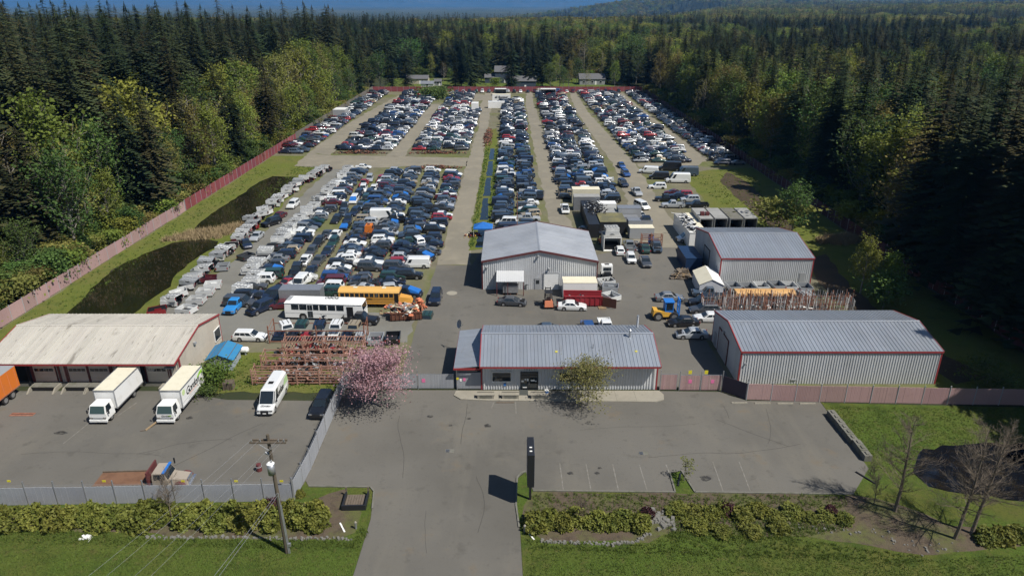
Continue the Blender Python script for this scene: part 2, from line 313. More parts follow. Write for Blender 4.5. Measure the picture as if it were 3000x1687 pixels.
# gravel lanes
LN = .018
sheet('gravel_lane', [(-57, 96), (-55.5, 108), (-52.6, 120), (-52.4, 150), (-53.2, 185), (-53, 203), (-48.8, 203), (-49, 150), (-48.6, 122), (-46, 108), (-41, 102), (-36, 101), (-15, 100), (-15, 90), (-42, 90.4), (-42.3, 92)], LN, GRAV, .35, 2, 4)
sheet('gravel_lane', [(-65, 207), (-53, 203.2), (-48.8, 203.2), (-30, 207), (-13.5, 207), (-13.5, 219), (-34, 221), (-58, 223), (-66, 227)], LN, LANE, .4, 2, 5)
sheet('gravel_lane', [(-66, 227.2), (-58, 223.2), (-58, 300), (-56, 350), (-53, 394), (-58, 394), (-64, 330), (-66, 280)], LN, LANE, .5, 2.5, 6)
sheet('gravel_lane', [(-40, 221.8), (-34, 221.2), (-33.6, 300), (-34.6, 345), (-39.6, 345), (-38.6, 290)], LN, LANE, .45, 2.5, 7)
sheet('gravel_drive', [(-13.9, 122), (-13.6, 140), (-13.7, 206.8), (-13.5, 219.2), (-13.2, 290), (-15.5, 330), (-14, 394), (-8, 394), (-9.6, 320), (-9.6, 257), (-8.9, 200), (-8.9, 137.8), (-7.5, 122)], LN, LANE, .4, 2.5, 8)
sheet('gravel_lane', [(8, 126.5), (8.3, 150), (7.4, 226), (6.5, 350), (8, 394), (11.5, 394), (10.4, 350), (13, 226), (11.6, 160), (14.4, 140), (14.4, 126.5)], LN, LANE, .4, 2.5, 9)
sheet('gravel_lane', [(24, 132), (27.5, 152), (30.5, 210), (28.8, 318), (31, 392), (34.6, 392), (34, 318), (37.4, 210), (37, 190), (36, 152), (34.4, 132)], LN, LANE, .4, 2.5, 10)
sheet('gravel_lane', [(37.6, 206), (47, 203), (56, 208), (61, 217), (60.4, 257), (59.8, 340), (60, 392), (56, 392), (56.4, 340), (56.4, 257), (54.5, 220), (50, 214), (37.8, 210.2)], LN, LANE, .4, 2.5, 11)
sheet('gravel_lane', [(-32, 390), (-8, 380), (-6, 374), (-18, 356), (-32, 360)], .024, LANE, .5, 3, 31)
# asphalt: work yard between the buildings, front lot, driveway
sheet('asphalt_yard', [(-14.5, 77.4), (-14.2, 100.8), (-14, 121.8), (-7.5, 121.8), (-6, 130), (14.2, 126.2), (23.8, 131.8), (34.2, 131.8), (35, 112), (48, 106), (53, 98), (53, 92), (28, 90.5), (28, 77.4)], .03, ASPH, .15, 2, 12)
LOT = [(-66, 76.4), (-66, 55.2), (-21.4, 55.6), (-21, 58.6), *PX((905, 1425), (1085, 1427), (1096, 1440), (1086, 1520), (1062, 1600), (1030, 1700)), (-14, 42), (1.2, 42),
       *PX((1532, 1700), (1524, 1560), (1512, 1480), (1515, 1400), (1540, 1380), (1562, 1437), (1978, 1441), (1962, 1385), (1996, 1378), (2036, 1441), (2500, 1447), (2545, 1372), (2402, 1176)), (37, 73.9), (28.7, 74.1), (26, 76.2), (18.4, 76.4), (-7.2, 76.6), (-21, 76.6), (-21.2, 74), (-35, 74.3), (-42.5, 76.4)]
sheet('parking_lot', LOT, .02, ASPH, label='worn grey asphalt lot and driveway')
sheet('lawn', [(-120, 20), (-120, 56), (-66, 55.1), (-21.5, 55.5), (-21, 58.5), *PX((905, 1426), (1085, 1428), (1095, 1440), (1085, 1520), (1061, 1600), (1029, 1700)), (-14, 42), (-15, 20)], .012, LAWN)
sheet('lawn', [(1.3, 20), (1.3, 42), *PX((1533, 1700), (1525, 1560), (1513, 1480), (1516, 1402), (1540, 1383), (1560, 1437), (1978, 1441), (1964, 1387), (1995, 1380), (2035, 1441), (2500, 1447), (2545, 1372), (2404, 1176)), (38, 73.6), (120, 70), (120, 20)], .012, LAWN)
sheet('mulch_bed', PX((1560, 1440), (1978, 1444), (2500, 1450), (2640, 1480), (2780, 1540), (2990, 1560), (2990, 1600), (2700, 1625), (2500, 1590), (2300, 1570), (1990, 1555), (1900, 1590), (1600, 1585), (1530, 1545), (1535, 1480)), .018, MULCH, .3, 1.5, 13)
sheet('mulch_bed', PX((0, 1490), (860, 1478), (1010, 1432), (1060, 1500), (1040, 1560), (985, 1580), (700, 1575), (300, 1555), (0, 1545)), .018, MULCH, .35, 1.5, 14)
sheet('verge', PX((525, 1150), (1000, 1150), (1005, 1115), (900, 1030), (690, 1030), (640, 1045), (610, 1070)), .03, ROUGHG, .3, 1.5, 15)
sheet('field', [(-75, 400), (-75, 470), (60, 470), (60, 400)], .012, LAWN, .5, 4, 16)
# ponds and the ditch
sheet('pond', PX((170, 935), (194, 920), (326, 792), (420, 745), (504, 712), (600, 700), (640, 708), (632, 726), (582, 752), (520, 800), (500, 840), (427, 888), (388, 922), (380, 935)), .05, POND, .3, 2, 17)
sheet('pond', PX((566, 679), (582, 656), (640, 612), (710, 569), (760, 533), (799, 517), (865, 519), (854, 546), (807, 594), (760, 621), (706, 656), (675, 668), (621, 674)), .05, POND, .3, 2, 18)
sheet('pond', PX((2675, 1385), (2690, 1330), (2760, 1304), (2880, 1297), (3060, 1300), (3060, 1470), (2900, 1452), (2780, 1440), (2720, 1425)), .05, PONDD, .45, 1.2, 19)
sheet('mud_flat', PX((2130, 505), (2190, 535), (2260, 600), (2330, 670), (2300, 690), (2250, 660), (2170, 590), (2110, 530)), .03, MUD, .4, 2, 20)
sheet('mud_flat', PX((2370, 760), (2420, 745), (2500, 850), (2700, 1000), (2900, 1110), (2800, 1125), (2600, 1010), (2400, 830)), .03, MUD, .4, 2, 21)
sheet('ditch_bank', [(-8.6, 130), (-8.8, 200), (-9.4, 270), (-6, 275), (-4.6, 230), (-4.3, 160), (-4.2, 132)], .024, ROUGHG, .3, 2, 22)
for a, b in ((132, 149), (151, 170), (172, 192), (194, 214), (216, 234)):
    sheet('ditch_water', [(-7.3, a), (-7.1, b), (-5.9, b), (-5.4, a)], .05, DITCHW, .18, 1.5, a)
# tyre strips of grass on the lanes' edges, kerbs, footway, painted lines
def kerb(pts, m=CONCD, w=.16, h=.13, name='kerb'):
    mb = MB()
    for a, b in zip(pts, pts[1:]): mb.bar((*a, h / 2), (*b, h / 2), w, h)
    return tag(mb.build(name, m), kind='structure')
kerb(PX((905, 1425), (1085, 1427), (1096, 1440), (1091, 1490)))
kerb(PX((1521, 1545), (1512, 1480), (1515, 1400), (1526, 1386), (1540, 1381)))
kerb(PX((1562, 1438), (1978, 1442), (1962, 1386))); kerb(PX((1996, 1379), (2036, 1442), (2500, 1448)))
walk = MB().prism([(-7, 76.3), (-7.2, 75.2), (-6.3, 74.3), (-3, 74.0), (17.5, 73.7), (18.6, 74.2), (18.8, 75.4), (18.4, 76.3)], .0, .14).build('footway', CONC)
tag(walk, 'concrete footway with rounded kerb along the office front', kind='structure')
for i in range(9): MB().box(-4 + i * 2.4, -3.985 + i * 2.4, 73.9, 76.2, .141, .145).build('joint', DARK, walk)
lines = [((1640, 1357), (1650, 1434)), ((1717, 1359), (1731, 1436)), ((1795, 1360), (1812, 1437)), ((1873, 1361), (1896, 1437)), ((1951, 1361), (1972, 1412)), ((2088, 1352), (2118, 1438)), ((2165, 1352), (2198, 1438)),
         ((185, 1300), (260, 1240)), ((905, 1230), (925, 1182)), ((1450, 1170), (1440, 1195)), ((1510, 1170), (1512, 1212)), ((1572, 1170), (1578, 1198)), ((345, 1218), (400, 1180)), ((820, 1180), (800, 1200))]
for a, b in lines:
    a, b = G(*a), G(*b); d = Vector((b[0] - a[0], b[1] - a[1], 0)); n = Vector((-d.y, d.x, 0)).normalized() * .06
    o = MB().quad([(a[0] - n.x, a[1] - n.y, .028), (b[0] - n.x, b[1] - n.y, .028), (b[0] + n.x, b[1] + n.y, .028), (a[0] + n.x, a[1] + n.y, .028)]).build('painted_line', PAINTW); tag(o, kind='structure')
for i, (pts, m) in enumerate([(((1160, 1340), (1190, 1325), (1230, 1342), (1200, 1360)), 0), (((2057, 1375), (2080, 1373), (2076, 1410), (2060, 1408)), 1), (((1900, 1395), (1920, 1385), (1925, 1402), (1905, 1406)), 1), (((1740, 895), (1790, 880), (1800, 905), (1770, 912)), 1), (((900, 1010), (1000, 1005), (1010, 1020), (905, 1024)), 2)]): pass
STAIN = mat('oil_stain', (.035, .033, .03), .6, layers=[(2.5, 4, (.1, .095, .08), .5, .62, .8)])
for i, (px, py, rx, ry) in enumerate([(2066, 1400, .6, .5), (1671, 1386, .35, .3), (1757, 1371, .25, .2), (1750, 1386, .3, .25), (1428, 1247, .5, .4), (1260, 1220, .4, .3), (178, 1268, .8, .4), (555, 1224, .5, .4), (1480, 893, .6, .6), (1778, 893, 1.3, 1.2), (705, 862, 1.6, 1.4), (722, 855, 1.2, .9), (2012, 885, 2.2, 1.4), (1373, 1226, .3, .2), (1320, 1246, .25, .2)]):
    cx_, cy_ = G(px, py); rr = random.Random(i); k = 12
    pts = [(cx_ + rx * math.cos(6.283 * j / k) * rr.uniform(.6, 1.1), cy_ + ry * math.sin(6.283 * j / k) * rr.uniform(.6, 1.1)) for j in range(k)]
    sheet('oil_stain', pts, .036, STAIN)
# drains and manhole plates in the lot
for px, py, lab in ((1317, 1321, 'square metal drain grate in the open lot by the driveway'), (1884, 1328, 'square metal drain grate near the marked parking bays')):
    x, y = G(px, py); d = thing('drain_grate', lab, 'drain', (x, y, .02), group='drain grates in the lot')
    MB().box(-.5, .5, -.32, .32, 0, .02).build('frame', CONCD, d); MB().box(-.42, 0, -.26, .26, .02, .03).build('opening', DARK, d)
    for j in range(5): MB().box(-.4 + j * .085, -.37 + j * .085, -.25, .25, .03, .045).build('grate_bar', STEEL, d)
x, y = G(66, 1214); d = thing('steel_plate', 'rusty steel cover plate in the asphalt beside the orange trailer', 'cover plate', (x, y, .02)); MB().box(-1.4, 1.4, -.35, .35, 0, .03).build('plate', RUST, d); MB().box(-1.3, 1.3, -.03, .03, .03, .05).build('seam', DARK, d)
x, y = G(1324, 859); o = MB().cyl((x, y, .03), (x, y, .045), .9, n=20).build('manhole_cover', CONC); tag(o, 'pale round manhole cover in the yard asphalt', 'manhole cover')

CRACK = mat('crack_line', (.04, .038, .034), .95); PATCH = mat('asphalt_patch', (.085, .081, .073), .92, layers=[(1.5, 5, (.11, .104, .092), .45, .65, .7)]); DUST = mat('dusty_track', (.175, .152, .118), .95, layers=[(.4, 6, (.13, .118, .098), .4, .58, .95), (3, 5, (.12, .11, .092), .5, .65, .7)])
cr = random.Random(4)
for px, py, ang, L in ((770, 1240, 225, 22), (60, 1330, 5, 16), (1350, 1300, 80, 9), (1700, 1260, 10, 14), (2100, 1230, -35, 9), (1180, 1400, 95, 12), (2250, 1300, 60, 8), (400, 1330, 20, 10), (1900, 1340, 4, 18), (1400, 1560, 88, 9), (1250, 1620, 100, 6), (2120, 1190, -95, 3)):
    x, y = G(px, py); a = R(ang); pts = [(x, y)]
    for k in range(int(L / .7)): a += cr.gauss(0, .07); x += .7 * math.cos(a); y += .7 * math.sin(a); pts.append((x, y))
    mb = MB(); wv = cr.uniform(.012, .024)
    for p, q in zip(pts, pts[1:]):
        dx, dy = q[0] - p[0], q[1] - p[1]; nx, ny = -dy / .7 * wv, dx / .7 * wv; mb.quad([(p[0] - nx, p[1] - ny, .026), (q[0] - nx, q[1] - ny, .026), (q[0] + nx, q[1] + ny, .026), (p[0] + nx, p[1] + ny, .026)])
    tag(mb.build('asphalt_crack', CRACK), kind='structure')
# ------------------------------------------------------------------ lettering
def text_mesh(s, size, m, shear=0., space=1., bold=0.):
    cu = bpy.data.curves.new('lettering', 'FONT'); cu.body = s; cu.size = size; cu.align_x = 'CENTER'; cu.align_y = 'CENTER'; cu.shear = shear; cu.space_character = space; cu.extrude = .004; cu.offset = bold
    o = bpy.data.objects.new('lettering', cu); C.objects.link(o)
    dg = bpy.context.evaluated_depsgraph_get(); me = bpy.data.meshes.new_from_object(o.evaluated_get(dg))
    bpy.data.objects.remove(o); bpy.data.curves.remove(cu); me.materials.clear(); me.materials.append(m); return me
UP = R(90)
# ------------------------------------------------------------------ steel buildings
def steel_building(name, label, cat, loc, rz, L, D, eave, ridge, wallm, roofm, trimm, of=.12, ob=.12, os=.12, pw=.5, ww=1.0, tw=.22):
    """ridge along local x (0..L); walls at y=0 (front) and y=D; gables at x=0 and x=L"""
    r = thing(name, label, cat, (*loc, 0), rz)
    def panel_strip(par, length, hz):       # hz(u): wall height at u along the wall; panel in local frame x along the wall, outward -y
        n = max(1, round(length / ww)); w = length / n; cache = {}
        for i in range(n):
            a, b = i * w, (i + 1) * w
            key = (round(hz(a), 3), round(hz(b), 3))
            if key not in cache:
                mb = MB(); f = lambda t: hz(a + t) - .0
                mid = (a < length / 2 < b)
                mb.hexa([(.004, -.02, .02), (w - .004, -.02, .02), (w - .004, 0, .02), (.004, 0, .02)], [(.004, -.02, f(0)), (w - .004, -.02, f(w)), (w - .004, 0, f(w)), (.004, 0, f(0))])
                for k in range(3):
                    u = w * (k + .5) / 3
                    mb.hexa([(u - .05, -.02, .02), (u - .035, -.085, .02), (u + .03, -.085, .02), (u + .06, -.02, .02)], [(u - .05, -.02, f(u) - .03), (u - .035, -.085, f(u) - .03), (u + .03, -.085, f(u) - .03), (u + .06, -.02, f(u) - .03)])
                cache[key] = mb.mesh('wall_panel', wallm)
            part('wall_panel', cache[key], par, (a, 0, 0))
    gz = lambda u: eave + (ridge - eave) * (1 - abs(u - D / 2) / (D / 2)) - .1
    T_ = .12
    def wall(loc_, rot_, length, hz, gable):
        mb = MB()
        if gable: mb.ex([(0, 0), (length, 0), (length, hz(length)), (length / 2, hz(length / 2)), (0, hz(0))], 'y', .002, T_)
        else: mb.box(T_, length - T_, .002, T_, 0, hz(0))
        w = mb.build('wall', wallm, r, loc_, (0, 0, rot_)); panel_strip(w, length, hz); return w
    ez = lambda u: eave - .08
    wall((0, 0, 0), 0, L, ez, False); wall((L, D, 0), math.pi, L, ez, False)
    wall((L, 0, 0), math.pi / 2, D, gz, True); wall((0, D, 0), -math.pi / 2, D, gz, True)
    # roof
    sl = (ridge - eave) / (D / 2); ang = math.atan(sl)
    for side, ov in ((0, of), (1, ob)):
        run = D / 2 + ov; Ls = run / math.cos(ang); z0 = eave - ov * sl
        rs = MB().box(-os, L + os, 0, Ls, 0, .05).build('roof', roofm, r, (0, -ov, z0) if side == 0 else (L, D + ov, z0), (ang, 0, 0) if side == 0 else (ang, 0, math.pi))
        n = round((L + 2 * os) / pw); w = (L + 2 * os) / n
        pm = MB().box(.003, w - .003, -.03, Ls, .052, .062).ex([(w - .05, .062), (w - .035, .115), (w - .012, .115), (w - .003, .062)], 'y', -.03, Ls).mesh('roof_panel', roofm)
        for i in range(n): part('roof_panel', pm, rs, (-os + i * w, 0, 0))
        yy = (-ov, D + ov)[side]
        MB().box(-os - .02, L + os + .02, yy - .07, yy + .07, z0 - .2, z0 - .01).build('eave_gutter', trimm, r)
        for xx in (-os, L + os):
            MB().bar((xx, yy, z0 - .02), (xx, D / 2, ridge - .02), .12, tw).build('rake_trim', trimm, r)
    MB().ex([(D / 2 - .25, ridge + .05), (D / 2, ridge + .135), (D / 2 + .25, ridge + .05), (D / 2, ridge + .12)], 'x', -os, L + os).build('ridge_cap', roofm, r)
    for cx_ in (0, L):
        for cy_ in (0, D): MB().box(cx_ - .09, cx_ + .09, cy_ - .09, cy_ + .09, 0, eave - .12).build('corner_trim', trimm if cx_ or True else wallm, r)
    return r
def roll_door(par, loc, rz, w, h, m, framem, n=5, windows=0, glassm=None):
    d = part('roll_up_door', MB().box(0, w, -.06, 0, 0, h).mesh('roll_up_door', m), par, loc, (0, 0, rz))
    for i in range(n):
        z0 = h * i / n
        MB().box(.02, w - .02, -.085, -.06, z0 + .015, z0 + h / n - .015).build('door_slat', m, d)
    for x0 in (-.12, w): MB().box(x0, x0 + .12, -.12, 0, 0, h + .12).build('door_frame', framem, d)
    MB().box(0, w, -.12, 0, h, h + .12).build('door_frame', framem, d)
    for i in range(windows):
        a = w * (.06 + .88 * i / windows); b = w * (.06 + .88 * (i + .9) / windows)
        MB().box(a, b, -.1, -.085, h * .62, h * .78).build('door_pane', glassm or GLASS, d)
    return d
def window(par, loc, rz, w, h, framem=WHITE, glassm=GLASS, name='window'):
    o = part(name, MB().box(0, w, -.09, -.03, 0, h).mesh('pane', glassm), par, loc, (0, 0, rz))
    f = MB().box(-.07, w + .07, -.12, 0, -.07, 0).box(-.07, w + .07, -.12, 0, h, h + .07).box(-.07, 0, -.12, 0, 0, h).box(w, w + .07, -.12, 0, 0, h); f.build('window_frame', framem, o)
    return o

# office with its lean-to
office = steel_building('office_building', 'low pale steel office with grey ribbed roof, red trim and glass entrance door', 'building', (-3.8, 76.8), 0, 21.9, 9.6, 4.15, 5.5, WALLG, ROOFG, TRIM, of=1.15, ob=1.1, os=.15, pw=.45)
window(office, (1.35, -.06, 1.25), 0, 2.3, 1.25); window(office, (9.7, -.06, 1.25), 0, 2.2, 1.25)
dr = part('entrance_door', MB().box(0, 2.2, -.1, 0, 0.02, 2.45).mesh('door', BLACK), office, (4.85, -.06, .12))
MB().box(.1, 1.05, -.12, -.1, .15, 2.0).build('door_pane', GLASS, dr); MB().box(1.13, 2.1, -.12, -.1, .15, 2.0).build('door_pane', GLASS, dr); MB().box(.1, 2.1, -.12, -.1, 2.08, 2.38).build('transom', GLASS, dr)
for x0, x1, z0, z1 in ((.12, .42, 1.05, 1.28), (.52, .7, 1.32, 1.5), (.8, 1.02, 1.2, 1.52), (1.3, 1.78, 1.15, 1.4), (1.86, 2.0, 1.1, 1.28), (.3, .82, .22, .36)): MB().box(x0, x1, -.126, -.12, z0, z1).build('notice', SIGNW, dr)
part('handle', MB().box(1.07, 1.11, -.2, -.12, .8, 1.2).mesh('handle', STEEL), dr)
part('address_number', text_mesh('19419', .34, INK, space=1.75), office, (5.95, -.075, 2.85), (UP, 0, 0))
for xx in (.75, 16.6): MB().box(xx, xx + .32, -.3, -.07, 3.55, 3.72).build('wall_lamp', LAMP, office)
MB().box(2.75, 3.05, -.14, -.07, .6, .95).build('wall_sign', BLUES, office)
MB().cyl((18.9, 4.0, 5.0), (18.9, 4.0, 6.35), .13, n=10).cyl((18.9, 4, 6.35), (18.9, 4, 6.5), .24, .05, n=10).build('flue_pipe', STEEL, office)
MB().cyl((14.0, 2.0, 4.6), (14.0, 2.0, 5.35), .035, n=6).bar((13.7, 2, 4.72), (14.25, 2, 4.72), .04).build('antenna', DARK, office)
MB().cyl((20.7, 8.6, 4.4), (20.7, 8.6, 6.3), .18, n=10).build('vent_stack', STEEL, office)
for xx, yy in ((9.2, 1.2), (19.2, 1.3)): MB().hexa([(xx, yy, 4.63), (xx + .3, yy, 4.63), (xx + .3, yy + .25, 4.67), (xx, yy + .25, 4.67)], [(xx, yy, 4.645), (xx + .3, yy, 4.645), (xx + .3, yy + .25, 4.685), (xx, yy + .25, 4.685)]).build('roof_tag', SIGNY, office)
MB().cyl((.3, -.15, .1), (.3, -.15, 3.6), .06, n=8).build('downpipe', WHITE, office); MB().cyl((21.6, -.15, .1), (21.6, -.15, 3.6), .06, n=8).build('downpipe', WHITE, office)
ax = part('lean_to', MB().box(-3.2, -3.05, .1, 9.4, 0, 3.2).box(-3.2, -.05, 9.2, 9.4, 0, 3.2).mesh('lean_to', WALLG), office)
sr = part('lean_to_roof', MB().hexa([(-3.4, -.5, 3.2), (-.13, -.5, 3.55), (-.13, 10.2, 3.55), (-3.4, 10.2, 3.2)], [(-3.4, -.5, 3.26), (-.13, -.5, 3.61), (-.13, 10.2, 3.61), (-3.4, 10.2, 3.26)]).mesh('lean_to_roof', ROOFG), office)
sm = MB().hexa([(-3.4, 0, 3.262), (-.13, 0, 3.612), (-.13, .28, 3.612), (-3.4, .28, 3.262)], [(-3.4, 0, 3.272), (-.13, 0, 3.622), (-.13, .28, 3.622), (-3.4, .28, 3.272)]).hexa([(-3.4, .29, 3.27), (-.13, .29, 3.62), (-.13, .35, 3.62), (-3.4, .35, 3.27)], [(-3.4, .31, 3.33), (-.13, .31, 3.68), (-.13, .34, 3.68), (-3.4, .34, 3.33)]).mesh('roof_panel', ROOFG)
for i in range(30): part('roof_panel', sm, sr, (0, -.5 + i * .356, 0))
MB().box(-3.45, -.1, -.58, -.5, 3.05, 3.3).build('fascia', TRIM, office); MB().box(-3.45, -3.38, -.5, 10.2, 3.02, 3.22).build('fascia', TRIM, office)
lp = part('slat_panel', MB().box(-3.05, -.12, -.02, .03, .12, 2.45).mesh('panel', GREYS), office)
for i in range(24): MB().box(-3.03 + i * .121, -3.03 + i * .121 + .1, -.045, -.02, .14, 2.43).build('slat', GREYS, lp)
for z0 in (2.62, 2.95): MB().bar((-3.05, 0, z0), (-.5, 0, z0 + .02), .05).build('rail', STEEL, office)
MB().cyl((-3.1, -.05, 0), (-3.1, -.05, 3.1), .06, n=8).build('post', STEEL, office)
MB().box(-2.32, -2.0, -.07, -.045, 1.25, 1.65).build('notice', SIGNP, office); MB().box(-2.75, -2.5, -.07, -.045, 1.2, 1.55).build('notice', SIGNW, office); MB().cyl((-3.0, -.07, 1.6), (-3.0, -.11, 1.6), .17, n=12).build('round_notice', SIGNY, office)
# satellite dish
d = thing('satellite_dish', 'dark satellite dish on a pole at the back corner of the lean-to', 'satellite dish', (-7.15, 87.3, 3.25))
mb = MB()
for i in range(4):
    for j in range(14):
        pass
ring = [[(.62 * k / 4 * math.cos(6.2832 * j / 14), .62 * k / 4 * math.sin(6.2832 * j / 14), .16 * (k / 4) ** 2) for j in range(14)] for k in range(5)]
vs = [p for q in ring for p in q]; fs = [(k * 14 + j, k * 14 + (j + 1) % 14, (k + 1) * 14 + (j + 1) % 14, (k + 1) * 14 + j) for k in range(4) for j in range(14)]
MB().add(vs, fs).build('reflector', GREYP, d, (0, 0, .9), (R(70), 0, R(-60))); MB().cyl((0, 0, -3.2), (0, 0, .9), .05).build('mast', STEEL, d); MB().bar((0, 0, .5), (.5, -.3, 1.0), .04).build('feed_arm', STEEL, d)

# right front warehouse
wh = steel_building('warehouse', 'long pale ribbed steel warehouse behind the pink street fence, grey roof', 'warehouse', (28.8, 78.2), 0, 25.1, 12.3, 4.7, 5.95, WALLG, ROOFG, TRIM, pw=.5)
roll_door(wh, (-.06, 9.2, .02), -math.pi / 2, 4.2, 3.5, GREYP, MAROON, 6)
MB().box(-.16, -.06, 10.2, 11.1, .05, 2.1).build('side_door', GREYP, wh)
MB().box(-.35, -.05, 6.9, 7.25, 3.75, 4.0).build('wall_lamp', STEEL, wh); MB().box(.55, .75, -.3, -.06, 2.9, 3.0).build('conduit_box', STEEL, wh); MB().cyl((.65, -.12, 3), (.65, -.12, 4.3), .025, n=6).build('conduit', STEEL, wh)
MB().box(6.7, 7.4, -.15, -.06, .55, .75).build('vent', GREYP, wh)
# right rear warehouse
wr = steel_building('warehouse', 'squarer pale steel warehouse standing behind the upright pipe rack, grey roof', 'warehouse', (35.6, 112), 0, 15.7, 17.2, 4.95, 6.65, WALLG, ROOFG, TRIM, pw=.48)
roll_door(wr, (-.06, 10.3, .02), -math.pi / 2, 3.6, 3.8, GREYP, DARK, 6)
MB().box(13.7, 14.6, -.14, -.05, .1, 2.3).build('side_door', GREYP, wr)
# workshop, gable towards the street
shop = steel_building('workshop', 'gabled steel workshop with pale worn roof, maroon trim and roll-up door', 'workshop', (14.3, 110), math.pi / 2, 16.3, 19.3, 5.1, 6.95, WALLG, ROOFS, MAROON, pw=.8, tw=.34, os=.25)
fx = lambda X: 14.3 - X      # world X -> local y of the gable wall
roll_door(shop, (-.06, fx(5.4), .02), -math.pi / 2, 2.5, 2.95, WHITE, GREYP, 7)
sd = part('side_door', MB().box(-.15, -.05, fx(4.75), fx(3.85), .05, 2.15).mesh('side_door', GREYP), shop); MB().box(-.17, -.15, fx(4.6), fx(4.05), 1.1, 1.75).build('door_pane', GLASS, sd)
for X, z in ((-4.2, 4.1), (4.4, 6.1), (6.2, 3.85)): MB().box(-.5, -.05, fx(X) - .15, fx(X) + .15, z - .12, z + .1).build('wall_lamp', GREYP, shop)
aw = part('awning', MB().hexa([(-3.0, fx(2.0), 2.55), (-.06, fx(2.0), 3.35), (-.06, fx(-2.6), 3.35), (-3.0, fx(-2.6), 2.55)], [(-3.0, fx(2.0), 2.62), (-.06, fx(2.0), 3.42), (-.06, fx(-2.6), 3.42), (-3.0, fx(-2.6), 2.62)]).mesh('awning', WALLG), shop)
for i in range(14):
    yv = fx(2.0) + .1 + i * .34; MB().bar((-3.0, yv, 2.64), (-.08, yv, 3.44), .05, .05).build('awning_rib', WALLG, aw)
for X in (-2.5, -.7, 1.9): MB().box(-2.95, -2.83, fx(X) - .06, fx(X) + .06, 0, 2.58).build('awning_post', MAROON, shop)
wb = thing('parts_tank', 'dented pale grey tank box under the workshop awning', 'tank', (-.2, 107.9, 0)); MB().box(-1.3, 1.2, -.5, .5, .45, 1.75).build('tank', STEEL, wb); [MB().box(x_, x_ + .08, -.45, .45, 0, .45).build('leg', RUST, wb) for x_ in (-1.2, -.1, 1.0)]
pl = thing('flagpole', 'slender rusty flagpole rising behind the workshop roof', 'pole', (1.0, 131, 0)); MB().cyl((0, 0, 0), (0, 0, 11.5), .09, .05, n=8).build('pole', RUST, pl); MB().cyl((0, 0, 11.5), (0, 0, 11.7), .12, n=8).build('cap', STEEL, pl)
# left warehouse with loading docks
lb = steel_building('loading_dock_building', 'beige steel warehouse with stained pale roof and a row of loading dock doors', 'warehouse', (-65.6, 77.9), 0, 23.8, 12.7, 4.1, 5.4, WALLB, ROOFB, TRIM, of=1.5, ob=.15, os=.15, pw=.55)
dk = lambda px: (px - 1500) / 2050. * 86.9 + 65.6     # pixel column on the dock wall -> local x
for a, b, m in ((-20, 62, DARK), (77, 142, WALLB), (180, 236, WALLB), (243, 303, WALLB), (338, 403, DARK), (413, 476, WALLB)):
    x0, x1 = dk(a), dk(b)
    if m is DARK:
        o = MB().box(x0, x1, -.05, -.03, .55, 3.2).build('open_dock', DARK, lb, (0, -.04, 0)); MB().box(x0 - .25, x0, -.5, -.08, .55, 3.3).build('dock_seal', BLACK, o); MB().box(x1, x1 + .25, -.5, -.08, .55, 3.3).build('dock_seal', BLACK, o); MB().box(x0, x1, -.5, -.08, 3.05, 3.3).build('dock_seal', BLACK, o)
    else: roll_door(lb, (x0, -.065, .55), 0, x1 - x0, 2.45, m, MAROON, 4, 4, GLASS)
for a, b in ((80, 150), (180, 243), (246, 300)):
    x0, x1 = dk(a), dk(b); lv = part('dock_leveller', MB().box(x0, x1, -1.5, -.1, .5, .6).mesh('dock_leveller', CONCD), lb); MB().box(x0 + .1, x1 - .1, -1.45, -.1, .02, .5).build('pit', DARK, lv)
    for s_ in (x0 - .2, x1): MB().hexa([(s_, -2.3, .02), (s_ + .2, -2.3, .02), (s_ + .2, -.1, .02), (s_, -.1, .02)], [(s_, -1.6, .5), (s_ + .2, -1.6, .5), (s_ + .2, -.1, .55), (s_, -.1, .55)]).build('dock_wall', CONC, lv)
MB().box(0, 23.5, -.35, -.07, .02, .52).build('plinth', CONCD, lb)
for px in (70, 152, 172, 310, 408, 484): MB().box(dk(px) - .12, dk(px) + .12, -.16, -.07, .1, 3.9).build('pilaster', MAROON, lb)
window(lb, (23.86, 10.4, .9), math.pi / 2, 1.9, 1.6, WHITE, GLASS)
MB().box(23.85, 24.15, 4.2, 4.6, 3.6, 3.9).build('wall_lamp', GREYP, lb); MB().box(23.86, 23.95, 11.9, 12.1, 4, 4.2).build('wall_lamp', GREYP, lb)
ex = part('entry_step', MB().box(21.4, 23.6, -1.6, -.1, 0, .5).mesh('entry_step', CONC), lb); MB().box(22.2, 23.2, -.14, -.07, .55, 2.6).build('side_door', WALLB, lb); MB().box(22.1, 23.3, -.8, -.07, 2.75, 2.85).build('door_canopy', GREYP, lb)

